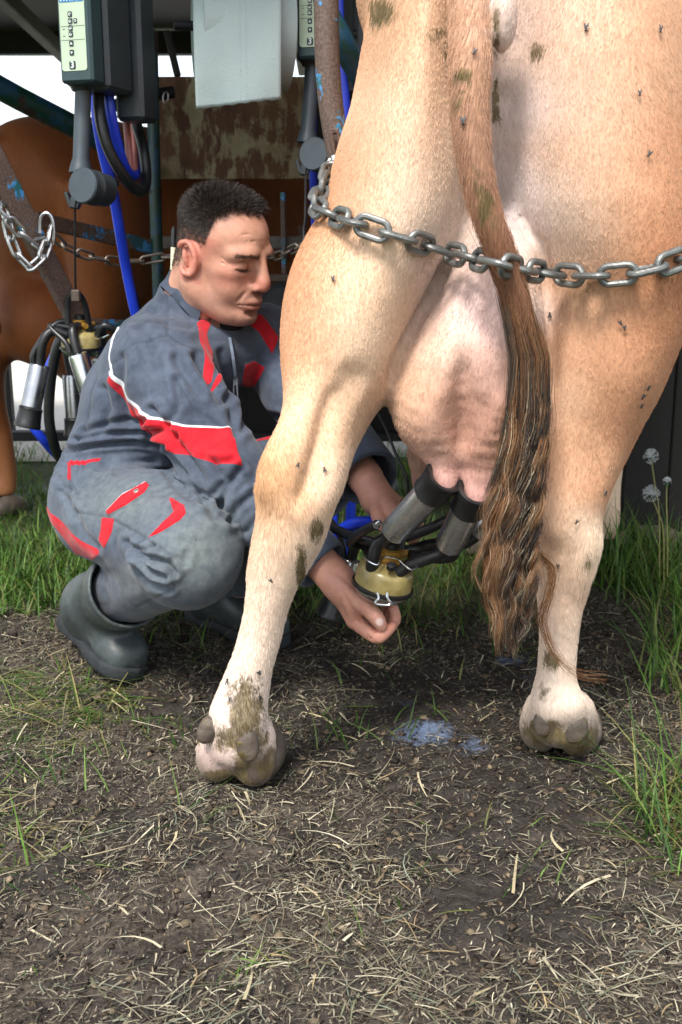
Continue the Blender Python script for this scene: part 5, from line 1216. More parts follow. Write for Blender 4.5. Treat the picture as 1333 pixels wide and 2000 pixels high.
def m_boot():
    m, nt, b = new_mat("rubber_boot"); v = coords(nt); n1 = noise(nt, 12, 6, .65, v); n2 = noise(nt, 70, 5, .65, v)
    c = ramp(nt, n1.outputs[0], [(.3, lin(44, 52, 54)), (.55, lin(66, 74, 76)), (.75, lin(94, 98, 94))]); du = ramp(nt, n2.outputs[0], [(.55, (0, 0, 0)), (.75, (1, 1, 1))])
    nt.links.new(mixc(nt, math_n(nt, 'MULTIPLY', du, .3), c, lin(118, 112, 92)), b.inputs["Base Color"]); nt.links.new(math_n(nt, 'MULTIPLY_ADD', n2.outputs[0], .35, .28), b.inputs["Roughness"]); bump(nt, b, math_n(nt, 'ADD', n1.outputs[0], math_n(nt, 'MULTIPLY', n2.outputs[0], .4)), .3, .004); return m
MAT['boot'] = m_boot(); MAT['sole'] = plain("boot_sole", lin(34, 38, 42), .75, 0, .35, 40, .4)
hb, tb = P(143, 1213, 2.13), P(254, 1312, 1.94); tb[2] = .016
shin = nrm(J['rkn'] - J['rank'])
bt, bf, bs, bu = boot(hb, tb, np.array([.25, .1, 1.0]), J['rank'] + shin * .03, J['rank'] + shin * .21, .058, .074)
mb = MB(); bp = J['rank'] + shin * .185; e_ = nrm(np.cross(shin, (0, 0, 1))); 
bq = [P(276, 1199, 1.90)]
mb.lathe([(0, .0001), (0, .009), (.003, .008), (.0035, .0001)], P(278, 1198, 1.888), P(278, 1198, 1.888) + nrm(np.array([.35, -1, -.1])) , 18)
mb.build("badge", plain("red_badge", lin(190, 44, 40), .5), bt)
h2 = G(388, 1196, .016); t2 = G(500, 1236, .016)
sh2 = nrm(J['lkn'] - J['lank']); boot(h2, h2 + nrm(t2 - h2) * .275, np.array([0, 0, 1.0]), h2 + nrm(t2 - h2) * .06 + UPV * .11 + sh2 * .02, h2 + nrm(t2 - h2) * .07 + UPV * .13 + sh2 * .14, .056, .068)
# marker pen tucked behind the collar
pen = empty("marker_pen", P(338, 560, 2.10)); tag(pen, "black and white marker stick upright behind the man's neck", "marker pen")
mb = MB(); mb.lathe([(0, .003), (.0, .0045), (.035, .0045), (.035, .005), (.07, .005)], P(338, 562, 2.10), P(340, 440, 2.10), 12); mb.build("barrel", plain("pen_black", lin(26, 28, 30), .4), pen)
a_, b_ = P(338, 562, 2.10), P(340, 440, 2.10); L_ = np.linalg.norm(b_ - a_); d_ = nrm(b_ - a_)
mb = MB(); mb.lathe([(.0, .0052), (L_ * .36, .0052)], a_ + d_ * L_ * .29, b_, 12); mb.build("grip", plain("pen_white", lin(226, 222, 190), .5), pen)
mb = MB(); mb.lathe([(0, .0048), (L_ * .27, .0048), (L_ * .3, .004), (L_ * .3, .0022), (L_ * .34, .0022)], a_ + d_ * L_ * .65, b_, 12); mb.build("cap", plain("pen_cap", lin(24, 26, 28), .35), pen)
print("man", len(vv), round(time.time() - T0, 1))

# ================================================================== MATERIALS for the gear
MAT['steel'] = plain("stainless_steel", lin(170, 172, 176), .28, 1.0, .2, 25, .08, 120)
MAT['steel_b'] = plain("bright_steel", lin(206, 210, 214), .2, 1.0, .15, 25, .08, 120)
MAT['chain'] = plain("galvanised_chain", lin(128, 130, 128), .45, .7, .4, 60, .5, 160)
MAT['chain_b'] = plain("bright_chain", lin(178, 180, 182), .32, .95, .25, 60, .25, 160)
MAT['chain_r'] = plain("dull_chain", lin(136, 126, 118), .45, .6, .4, 70, .4, 160)
MAT['rubber'] = plain("black_rubber", lin(24, 25, 27), .38, 0, .35, 30, .12, 90)
MAT['hose_k'] = plain("black_hose", lin(28, 30, 32), .35, 0, .3, 20, .1, 80)
MAT['hose_b'] = plain("blue_hose", lin(30, 62, 206), .32, 0, .2, 14, .06, 60)
MAT['hose_p'] = plain("pink_hose", lin(176, 110, 104), .4, 0, .2, 14, .06, 60)
MAT['plastic'] = plain("dark_plastic", lin(44, 50, 54), .42, 0, .15, 40, .08, 200)
MAT['plastic_g'] = plain("grey_plastic", lin(60, 70, 78), .42, 0, .15, 40, .08, 200)
MAT['plastic_t'] = plain("teal_grey_plastic", lin(40, 62, 66), .45, 0, .12, 40, .08, 200)
def m_amber():
    m, nt, b = new_mat("amber_bowl"); v = coords(nt); n1 = noise(nt, 40, 5, .6, v)
    nt.links.new(ramp(nt, n1.outputs[0], [(.3, lin(150, 132, 78)), (.7, lin(196, 180, 124))]), b.inputs["Base Color"]); b.inputs["Roughness"].default_value = .25; b.inputs["Transmission Weight"].default_value = .22; b.inputs["Subsurface Weight"].default_value = .25; b.inputs["Subsurface Radius"].default_value = (.02, .015, .006); bump(nt, b, n1.outputs[0], .1, .002); return m
MAT['amber'] = m_amber(); MAT['amber_d'] = plain("amber_block", lin(150, 112, 44), .35, 0, .3, 60, .2)
MAT['blue_rust'] = peeling("blue_paint_rust", lin(58, 120, 176), lin(30, 74, 84), lin(88, 66, 56), .56, 11)
MAT['rust_bar'] = peeling("rusty_bar_blue_flecks", lin(72, 140, 196), lin(36, 92, 96), lin(98, 80, 72), .60, 16)
MAT['green_rail'] = peeling("green_paint", lin(12, 52, 42), lin(24, 62, 84), lin(46, 34, 28), .40, 10)
MAT['dark_board'] = plain("dark_boards", lin(20, 17, 15), .8, 0, .45, 9, .5, 40)
MAT['roof'] = plain("roof_underside", lin(50, 52, 54), .8, 0, .25, 4, .2, 30)
MAT['beam'] = plain("dark_steel_beam", lin(22, 22, 24), .65, .2, .4, 12, .3)
def m_rustpanel():
    m, nt, b = new_mat("rusty_panel"); v = coords(nt); vs = coords(nt, (1, 1, .3)); n1 = noise(nt, 7, 7, .65, v, .5); n2 = noise(nt, 26, 6, .65, vs); n3 = noise(nt, 4, 3, .5, v)
    base = ramp(nt, n1.outputs[0], [(.3, lin(122, 104, 72)), (.5, lin(150, 142, 116)), (.7, lin(126, 106, 70))]); rust = ramp(nt, n2.outputs[0], [(.3, lin(62, 40, 27)), (.6, lin(100, 66, 42)), (.8, lin(130, 90, 52))])
    mk = ramp(nt, math_n(nt, 'MULTIPLY_ADD', n1.outputs[0], .55, math_n(nt, 'MULTIPLY', n2.outputs[0], .5)), [(.50, (1, 1, 1)), (.56, (0, 0, 0))])
    c = mixc(nt, mk, base, rust); c = mixc(nt, math_n(nt, 'MULTIPLY', ramp(nt, n3.outputs[0], [(.45, (0, 0, 0)), (.65, (1, 1, 1))]), .5), c, lin(96, 66, 34))
    nt.links.new(c, b.inputs["Base Color"]); b.inputs["Roughness"].default_value = .75; bump(nt, b, math_n(nt, 'ADD', mk, n2.outputs[0]), .4, .003); return m
MAT['rustpanel'] = m_rustpanel()
def m_paper():
    m, nt, b = new_mat("paper_towel"); v = coords(nt); n1 = noise(nt, 5, 4, .5, v); n2 = nd(nt, "ShaderNodeTexVoronoi"); n2.inputs["Scale"].default_value = 320; nt.links.new(v, n2.inputs["Vector"])
    nt.links.new(ramp(nt, n1.outputs[0], [(.3, lin(146, 162, 164)), (.7, lin(166, 180, 180))]), b.inputs["Base Color"]); b.inputs["Roughness"].default_value = .95; b.inputs["Specular IOR Level"].default_value = .1; bump(nt, b, math_n(nt, 'ADD', n2.outputs["Distance"], n1.outputs[0]), .25, .002); return m
MAT['paper'] = m_paper()

# ================================================================== CHAINS
def link_mesh(name, pitch, wire, width, mat):
    hl_, hw_ = (pitch + wire) / 2 , (width - wire) / 2; n = 10; pts = []
    st = hl_ - hw_
    for k in range(n + 1): a = -math.pi / 2 + math.pi * k / n; pts.append((st + hw_ * math.cos(a), hw_ * math.sin(a), 0))
    for k in range(n + 1): a = math.pi / 2 + math.pi * k / n; pts.append((-st + hw_ * math.cos(a), hw_ * math.sin(a), 0))
    mb = MB(); mb.tube(pts, wire / 2, 10, closed=True); o = mb.build("link", mat); COL.objects.unlink(o); return o
def chain(name, label, path, pitch, wire, width, mat, roll0=20, group=None, ref=(0, -1, 0), jit=8, seed=1):
    path = catmull(np.asarray(path, float), 12); d = np.concatenate([[0], np.cumsum(np.linalg.norm(np.diff(path, axis=0), axis=1))])
    n = int(d[-1] / pitch); e = empty(name, path[0]); tag(e, label, "chain", group); proto = link_mesh("link", pitch, wire, width, mat); r = random.Random(seed)
    for i in range(n):
        s0, s1 = i * pitch, (i + 1) * pitch
        a = np.array([np.interp(s0, d, path[:, k]) for k in range(3)]); b = np.array([np.interp(s1, d, path[:, k]) for k in range(3)])
        x = nrm(b - a); z = np.asarray(ref, float); z = nrm(z - x * (z @ x)); y = np.cross(z, x); ro = math.radians(roll0 + (90 if i % 2 else 0) + r.uniform(-jit, jit))
        y2 = y * math.cos(ro) + z * math.sin(ro); z2 = np.cross(x, y2)
        o = proto.copy(); COL.objects.link(o)
        M = Matrix(((x[0], y2[0], z2[0], (a[0] + b[0]) / 2), (x[1], y2[1], z2[1], (a[1] + b[1]) / 2), (x[2], y2[2], z2[2], (a[2] + b[2]) / 2), (0, 0, 0, 1)))
        o.matrix_basis = M; put(o, e)
    bpy.data.objects.remove(proto); return e
cp = [(700, 436), (755, 455), (810, 471), (870, 492), (925, 505), (980, 517), (1035, 528), (1090, 535), (1145, 540), (1200, 537), (1255, 530), (1300, 517), (1332, 505)]
raw = []
for a_, b_ in cp:
    h_ = cow.hit(a_, b_); raw.append(h_[1] if h_ is not None else 1.45)
raw = np.array(raw) - .012
ys = np.array([min(raw[max(0, i - 1):i + 2].min() * .5 + .5 * raw[i], raw[i]) for i in range(len(raw))])
left = [P(648, 322, 1.72), P(640, 350, 1.69), P(622, 385, 1.63), P(618, 405, 1.575), P(650, 421, 1.50)]
h_ = cow.hit(650, 421)
if h_ is not None: left[-1] = P(650, 421, h_[1] - .016)
main_path = left + [P(a_, b_, y_) for (a_, b_), y_ in zip(cp, ys)] + [P(1390, 478, 1.5), P(1460, 450, 1.6)]
chain("heavy_chain", "thick grey steel chain stretched across the back of the tan cow", main_path, .0372, .0092, .0332, MAT['chain'], 18, None, (0, -1, .15), 9, 3)
chain("loose_chain", "shiny chain hanging in a loop at the left picture edge", [P(-45, 300, 2.28), P(2, 385, 2.28), P(14, 430, 2.27), P(26, 480, 2.27), P(44, 512, 2.27), P(64, 524, 2.27), P(82, 505, 2.28), P(95, 470, 2.3), P(100, 440, 2.32)], .036, .0075, .027, MAT['chain_b'], 35, None, (0, -1, 0), 20, 4)
chain("slack_chain", "shorter shiny chain slung from the left edge to the diagonal bar", [P(-60, 350, 2.25), P(-5, 405, 2.25), P(28, 440, 2.26), P(55, 468, 2.28), P(82, 480, 2.3), P(98, 462, 2.33)], .036, .0075, .027, MAT['chain_b'], 60, None, (0, -1, 0), 20, 5)
chain("long_link_chain", "thin long link chain sagging behind the man from diagonal bar", [P(100, 455, 2.4), P(125, 480, 2.45), P(180, 502, 2.55), P(240, 511, 2.65), P(295, 507, 2.7), P(345, 498, 2.72), P(440, 500, 2.74), P(530, 502, 2.72), P(570, 488, 2.6), P(612, 464, 2.45), P(660, 420, 2.2)], .056, .0062, .024, MAT['chain_r'], 12, None, (0, -1, 0), 10, 6)

# ================================================================== MILKING CLUSTERS
def cup(mouth, end, parent, shell, k=1.0):
    mouth, end = np.asarray(mouth), np.asarray(end); L = np.linalg.norm(end - mouth); ax = nrm(end - mouth)
    c = empty("teat_cup", mouth, parent)
    mb = MB(); R = .0305 * k
    mb.lathe([(.03 * k, R * .60), (.004, R * .60), (.0, R * .66), (-.004, R * .85), (-.003, R * .97), (.003, R), (.008, R * .94), (.02 * k, R * .9), (.036 * k, R * .86), (.040 * k, R * .9), (.044 * k, R * .82), (.046 * k, R * .7)], mouth, end, 32, True); mb.build("mouthpiece", MAT['rubber'], c)
    mb = MB(); r = .0232 * k; mb.lathe([(.043 * k, r * .9), (.045 * k, r), (L * .95, r), (L * .985, r * .93), (L, r * .72), (L + .001, r * .5)], mouth, end, 32); mb.build("shell", shell, c)
    return c, end, ax
def pipe(name, pts, r, mat, parent, sub=6, n=12):
    mb = MB(); mb.tube(pts, r, n, sub=sub); return mb.build(name, mat, parent)
MAT['shell'] = plain("shell_steel", lin(184, 184, 184), .25, .85, .15, 30, .1, 120)
cl = empty("milking_cluster", P(747, 1150, 1.68)); tag(cl, "milking cluster with amber bowl being fitted under the udder", "milking cluster")
c1, e1, a1 = cup(P(868, 931, 1.541), P(768, 1041, 1.625), cl, MAT['shell'])
c2, e2, a2 = cup(P(931, 959, 1.541), P(877, 1066, 1.615), cl, MAT['shell'])
c3, e3, a3 = cup(P(650, 1203, 1.83), P(688, 1092, 1.84), cl, MAT['shell'])
c4, e4, a4 = cup(P(992, 965, 1.765), P(935, 1048, 1.775), cl, MAT['shell'])
ca = nrm(np.array([.20, -.10, .97])); cb = P(743, 1163, 1.678)
def claw(base, axis, parent, k=1.0):
    t = base + axis
    mb = MB(); mb.lathe([(0, .02 * k), (.0, .038 * k), (.006 * k, .044 * k), (.012 * k, .0475 * k), (.017 * k, .0475 * k)], base, t, 40); mb.build("base_ring", MAT['steel_b'], parent)
    mb = MB(); mb.lathe([(.015 * k, .046 * k), (.015 * k, .0505 * k), (.018 * k, .0515 * k), (.022 * k, .0505 * k), (.022 * k, .045 * k)], base, t, 40); mb.build("gasket", MAT['rubber'], parent)
    mb = MB(); mb.lathe([(.021 * k, .0475 * k), (.045 * k, .0465 * k), (.051 * k, .044 * k), (.056 * k, .037 * k), (.060 * k, .022 * k), (.064 * k, .02 * k)], base, t, 40); bw = mb.build("bowl", MAT['amber'], parent)
    mb = MB(); mb.lathe([(.060 * k, .021 * k), (.068 * k, .022 * k), (.07 * k, .019 * k), (.083 * k, .019 * k), (.085 * k, .015 * k)], base, t, 24)
    u = nrm(np.cross(axis, (0, 1, 0))); w = np.cross(axis, u)
    for a in range(4):
        q = math.cos(a * 1.57 + .6) * u + math.sin(a * 1.57 + .6) * w; c_ = base + axis * .073 * k; mb.lathe([(0, .007 * k), (.034 * k, .0065 * k)], c_, c_ + q, 12)
    mb.build("distributor", MAT['amber_d'], parent)
    mb = MB(); mb.lathe([(.083 * k, .0125 * k), (.094 * k, .0125 * k), (.097 * k, .009 * k)], base, t, 20); mb.build("valve_cap", MAT['rubber'], parent); return bw
claw(cb, ca, cl)
pipe("milk_tube", [P(727, 1112, 1.648), P(729, 1090, 1.645), P(737, 1064, 1.645), P(752, 1052, 1.64), e1 - a1 * .006], .0105, MAT['rubber'], cl)
pipe("milk_tube", [P(778, 1118, 1.645), P(800, 1104, 1.64), P(835, 1090, 1.63), P(866, 1078, 1.622), e2 - a2 * .006], .0105, MAT['rubber'], cl)
pipe("milk_tube", [P(724, 1080, 1.70), P(708, 1060, 1.76), P(694, 1062, 1.82), e3 - a3 * .006], .0095, MAT['rubber'], cl)
pipe("milk_tube", [P(775, 1078, 1.70), P(810, 1072, 1.73), P(850, 1062, 1.745), P(900, 1064, 1.765), e4 - a4 * .006], .0095, MAT['rubber'], cl)
mb = MB(); mb.lathe([(0, .0045), (.006, .0045), (.016, .0038)], P(744, 1019, 1.618), P(733, 1026, 1.622), 12); mb.build("nipple", MAT['steel_b'], cl)
pipe("pulse_tube", [P(736, 1024, 1.62), P(712, 1036, 1.65), P(692, 1052, 1.70), P(684, 1062, 1.74), P(700, 1066, 1.78)], .0075, MAT['hose_k'], cl)
pipe("pulse_tube", [P(648, 1030, 1.80), P(676, 1043, 1.76), P(705, 1052, 1.72), P(735, 1060, 1.70), P(760, 1066, 1.69)], .0085, MAT['hose_k'], cl)
pipe("pulse_tube", [P(645, 1015, 1.84), P(662, 1040, 1.84), P(670, 1068, 1.84), P(672, 1092, 1.835)], .0055, MAT['hose_k'], cl)
pipe("pulse_tube", [P(790, 1050, 1.72), P(820, 1040, 1.71), P(870, 1018, 1.70), P(930, 985, 1.72)], .0085, MAT['hose_k'], cl)
pipe("pulse_tube", [P(778, 1085, 1.70), P(788, 1040, 1.72), P(795, 1005, 1.76), P(790, 980, 1.80)], .0075, MAT['hose_k'], cl)
pipe("pulse_tube", [P(800, 1082, 1.67), P(850, 1092, 1.68), P(885, 1088, 1.67), P(892, 1064, 1.66)], .0075, MAT['hose_k'], cl)
pipe("wire_clip", [P(709, 1087, 1.634), P(722, 1097, 1.628), P(737, 1103, 1.625), P(743, 1094, 1.632), P(752, 1088, 1.642), P(778, 1092, 1.636), P(790, 1104, 1.626), P(804, 1113, 1.62), P(816, 1108, 1.628)], .0016, MAT['steel_b'], cl, 4, 8)
pipe("bail_hook", [P(737, 1158, 1.622), P(740, 1168, 1.618), P(733, 1177, 1.616), P(739, 1181, 1.615), P(757, 1182, 1.615), P(764, 1178, 1.616), P(757, 1168, 1.62), P(757, 1158, 1.624)], .0021, MAT['steel_b'], cl, 5, 8)
mb = MB(); mb.lathe([(0, .006), (.0, .0075), (.008, .007), (.009, .004)], P(764, 1110, 1.628), P(766, 1098, 1.622), 14); mb.build("air_plug", MAT['rubber'], cl)
# blue milk hose and lifting cord of this cluster
hz = empty("blue_hose", P(740, 1035, 1.86)); tag(hz, "blue milk hose curving behind the claw in the man's hands", "hose")
pipe("tube", [P(770, 1060, 1.76), P(752, 1030, 1.84), P(722, 1020, 1.88), P(680, 1028, 1.9), P(640, 1062, 1.92), P(600, 1110, 1.98), P(520, 1150, 2.12), P(420, 1150, 2.3), P(330, 1130, 2.5), P(230, 1060, 2.75), P(215, 1010, 3.1)], .0115, MAT['hose_b'], hz, 8, 14)
cd = empty("lifting_cord", P(600, 345, 2.42)); tag(cd, "black cord running from the round reel down to the claw", "cord")
pipe("cord", [P(598, 342, 2.405), P(597, 420, 2.41), P(597, 480, 2.40), P(640, 640, 2.3), P(735, 800, 2.0), P(775, 890, 1.9), P(798, 950, 1.85), P(790, 1045, 1.72), P(772, 1064, 1.69)], .0028, MAT['hose_k'], cd, 8, 8)
# hanging cluster at the left
hc2 = empty("milking_cluster", P(165, 700, 2.36)); tag(hc2, "idle milking cluster hanging from a cord left of the man", "milking cluster")
k1, f1_, b1_ = cup(P(54, 832, 2.32), P(78, 712, 2.34), hc2, MAT['steel'], .95)
k2, f2_, b2_ = cup(P(196, 830, 2.33), P(152, 690, 2.33), hc2, MAT['steel_b'], .95)
k3, f3_, b3_ = cup(P(235, 800, 2.42), P(196, 695, 2.42), hc2, MAT['steel'], .95)
k4, f4_, b4_ = cup(P(150, 850, 2.46), P(140, 730, 2.46), hc2, MAT['steel'], .95)
b0 = P(160, 694, 2.39); claw(b0, nrm(np.array([.03, -.05, 1])), hc2, .92)
for e_, mid in ((f1_, [P(140, 655, 2.36), P(105, 646, 2.35), P(84, 668, 2.34)]), (f2_, [P(150, 640, 2.36), P(143, 645, 2.345), P(146, 668, 2.335)]), (f3_, [P(180, 645, 2.40), P(196, 640, 2.41), P(200, 665, 2.42)]), (f4_, [P(150, 650, 2.42), P(130, 655, 2.45), P(132, 690, 2.46)])):
    pipe("milk_tube", [b0 + np.array([0, 0, .068])] + mid + [e_], .0105, MAT['rubber'], hc2)
pipe("pulse_tube", [P(148, 640, 2.37), P(120, 628, 2.36), P(92, 650, 2.345), P(66, 690, 2.335), P(66, 714, 2.335)], .0065, MAT['hose_k'], hc2)
pipe("pulse_tube", [P(148, 642, 2.36), P(98, 636, 2.35), P(128, 668, 2.33), P(138, 690, 2.325)], .006, MAT['hose_k'], hc2)
pipe("pulse_tube", [P(190, 655, 2.36), P(204, 636, 2.35), P(228, 650, 2.36), P(245, 690, 2.38)], .0075, MAT['hose_k'], hc2)
mb = MB(); st_ = [P(134, 690, 2.36), P(131, 620, 2.36), P(134, 585, 2.355), P(148, 572, 2.35), P(162, 585, 2.36), P(172, 620, 2.37), P(180, 690, 2.38)]; mb.tube(st_, .0065, 10, sub=5, flat=.55); mb.build("strap", MAT['rubber'], hc2)
mb = MB(); mb.box(P(149, 578, 2.342), (.02, .014, .026), None, .003); mb.build("buckle", plain("buckle_metal", lin(96, 84, 76), .5, .6), hc2)
pipe("steel_arm", [P(186, 662, 2.36), P(200, 660, 2.34), P(214, 654, 2.33)], .0028, MAT['steel_b'], hc2)
cd2 = empty("lifting_cord", P(147, 412, 2.3)); tag(cd2, "thin cord from the left round reel down to the idle cluster", "cord"); pipe("cord", [P(147, 408, 2.29), P(147, 490, 2.31), P(148, 574, 2.345)], .0024, MAT['hose_k'], cd2, 4, 8)

# ================================================================== MILKING UNITS with control box, arm and reel
unit = empty("milking_unit", P(160, 362, 2.3)); tag(unit, "milking control unit numbered 3 with pale display panel, upper left", "milking unit", "milking control units under the roof")
un = nrm(np.array([-.30, -.95, .0])); ur = np.array([-un[1], un[0], 0]); 
fl = P(119, 163, 2.28)       # front lower left corner
RU = np.stack([ur, -un, UPV], 1)
W_, D_, H_ = .073, .16, .36
def U(a, d, h): return fl + ur * a - un * d + UPV * h
mb = MB(); mb.box(U(W_ / 2, .024, H_ / 2), (W_, .048, H_), RU, .005); mb.build("control_box", MAT['plastic_t'], unit)
mb = MB(); mb.box(U(W_ / 2 + .002, .048 + .052, H_ / 2 - .004), (W_ + .012, .103, H_ + .006), RU, .008); mb.build("housing", MAT['plastic'], unit)
mb = MB(); mb.box(U(W_ / 2 + .03, .19, H_ / 2 - .03), (W_ * .9, .072, H_ + .05), RU, .008); mb.build("rear_housing", MAT['plastic'], unit)
def plate(a0, a1, h0, h1, lift, rad, n=5):
    """rounded flat plate on the front face"""
    V = []; 
    for cx_, cz_, s0 in ((a1 - rad, h1 - rad, 0), (a0 + rad, h1 - rad, 90), (a0 + rad, h0 + rad, 180), (a1 - rad, h0 + rad, 270)):
        for k in range(n + 1): t = math.radians(s0 + 90 * k / n); V.append((cx_ + rad * math.cos(t), cz_ + rad * math.sin(t)))
    m = len(V); P3 = [U(a, -lift, h) for a, h in V] + [U(a, .001, h) for a, h in V]
    F = [list(range(m))] + [[i, (i + 1) % m, m + (i + 1) % m, m + i] for i in range(m)]; return P3, F
MAT['label'] = plain("display_label", lin(178, 196, 172), .5, 0, .08, 10, .02); MAT['ink'] = plain("ink_dark", lin(30, 44, 50), .5, 0, .1, 20, .02); MAT['lblue'] = plain("label_blue", lin(44, 124, 190), .5, 0, .25, 25, .02); MAT['lwhite'] = plain("label_white", lin(224, 232, 230), .5, 0, .05, 20, .02)
mb = MB(); mb.add(*plate(.006, .062, .022, H_ - .01, .0012, .006)); lab = mb.build("display_panel", MAT['label'], unit)
PPM = 955.0   # pixels per metre on the panel
def ph(y): return (163 - y) / PPM * 1.0
mb = MB(); mb.add(*plate(.0075, .0605, ph(22) , H_ - .02, .0018, .002)); mb.build("blue_banner", MAT['lblue'], lab)
for i, a in enumerate((.011, .024, .036, .047)):     # little white cattle shapes along the banner
    mb = MB(); h0 = ph(21)
    for (x0, x1, y0, y1) in ((0, .009, .005, .009), (0, .002, .001, .006), (.007, .009, .001, .006), (.008, .0105, .006, .0095)): mb.add(*plate(a + x0, a + x1, h0 + y0, h0 + y1, .0024, .0008, 2))
    mb.build("emblem", MAT['lwhite'], lab)
for (y, a, s_, kind) in ((41, .030, .0085, 0), (53, .030, .0085, 1), (53, .041, .0075, 4), (65, .030, .0085, 2), (76, .030, .0085, 1), (92, .030, .0088, 'up'), (108, .030, .0088, 'dn'), (130, .030, .0125, 'n')):
    h = ph(y + 2); mb = MB(); mb.add(*plate(a - s_ * .55, a + s_ * .55, h - s_ * .6, h + s_ * .6, .0022, s_ * .2, 3)); bt_ = mb.build("button", MAT['ink'], lab)
    if kind in ('up', 'dn'):
        q = s_ * .3; sg = 1 if kind == 'up' else -1; tri = [U(a - q, -.0028, h - sg * q * .7), U(a + q, -.0028, h - sg * q * .7), U(a, -.0028, h + sg * q)]; tb2 = [U(a - q, -.002, h - sg * q * .7), U(a + q, -.002, h - sg * q * .7), U(a, -.002, h + sg * q)]
        mb = MB(); mb.add(tri + tb2, [[0, 1, 2], [0, 1, 4, 3], [1, 2, 5, 4], [2, 0, 3, 5]]); mb.build("symbol", MAT['lwhite'], bt_)
    elif kind == 'n':
        cu = bpy.data.curves.new("numeral", 'FONT'); cu.body = "3"; cu.size = .017; cu.align_x = 'CENTER'; cu.align_y = 'CENTER'; cu.extrude = .0003; cu.offset = .0003
        t_o = bpy.data.objects.new("numeral_text", cu); COL.objects.link(t_o); bpy.context.view_layer.update(); me_ = bpy.data.meshes.new_from_object(t_o.evaluated_get(bpy.context.evaluated_depsgraph_get())); bpy.data.objects.remove(t_o)
        me_.materials.clear(); me_.materials.append(MAT['lwhite']); o = bpy.data.objects.new("numeral", me_); COL.objects.link(o); c_ = U(a, -.0026, h)
        o.matrix_basis = Matrix(((ur[0], 0, un[0], c_[0]), (ur[1], 0, un[1], c_[1]), (ur[2], 1, un[2], c_[2]), (0, 0, 0, 1))); put(o, bt_)
    else:
        mb = MB(); q = s_ * .28; mb.tube([U(a + q * math.cos(t), -.0026, h + q * math.sin(t)) for t in np.linspace(.4 + kind, 5.2 + kind, 9)], .0007, 5); mb.tube([U(a - q, -.0026, h - q), U(a + q, -.0026, h + q * (.6 - .3 * kind))], .0006, 5); mb.build("symbol", MAT['lwhite'], bt_)
mb = MB()
for y in (61, 85): mb.add(*plate(.0075, .0605, ph(y + 3), ph(y + 3) + .0006, .0017, .0002, 1))
for y in (67, 79): mb.add(*plate(.0125, .017, ph(y + 2), ph(y + 2) + .0012, .0017, .0003, 1))
mb.build("printed_lines", MAT['ink'], lab)
pc0 = P(160, 160, 2.335)
mb = MB(); mb.lathe([(0, .030), (.004, .032), (.016, .032), (.022, .024), (.03, .02)], pc0 + [0, 0, .012], pc0 - [0, 0, 1], 28); mb.build("arm_collar", MAT['plastic'], unit)
pa, pb_ = P(163, 176, 2.335), P(158, 338, 2.33); mb = MB(); mb.lathe([(0, .0165), (np.linalg.norm(pb_ - pa) - .03, .0165), (np.linalg.norm(pb_ - pa) - .015, .021), (np.linalg.norm(pb_ - pa), .024)], pa, pb_, 24); mb.build("arm", MAT['plastic_g'], unit)
rd_ = nrm(np.array([.42, .9, -.08])); rc_ = P(160, 362, 2.27)
mb = MB(); mb.lathe([(0, .0001), (0, .033), (.003, .0355), (.010, .0355), (.011, .034)], rc_, rc_ + rd_, 36); mb.build("reel_cap", MAT['plastic_g'], unit)
mb = MB(); mb.lathe([(.010, .033), (.03, .034), (.032, .0355), (.045, .0355), (.047, .033), (.075, .033), (.08, .028)], rc_, rc_ + rd_, 32); mb.build("reel_body", MAT['plastic'], unit)
mb = MB(); mb.bar(P(146, 385, 2.285), P(143, 408, 2.285), .016, .018); mb.bar(P(130, 375, 2.29), P(140, 404, 2.29), .008, .02); mb.bar(P(160, 384, 2.29), P(150, 408, 2.29), .008, .02); mb.build("cord_guide", MAT['plastic'], unit)
mb = MB(); mb.bar(P(170, 338, 2.32), P(228, 358, 2.4), .014, .02); mb.build("reel_bracket", MAT['plastic'], unit)
unit2 = copy_tree(unit); d_ = P(612, 300, 2.46) - P(160, 362, 2.27); unit2.location = [float(a) + float(b) for a, b in zip(unit.location, d_)]
unit2["label"] = "second milking control unit half hidden behind the curved rusty bar"
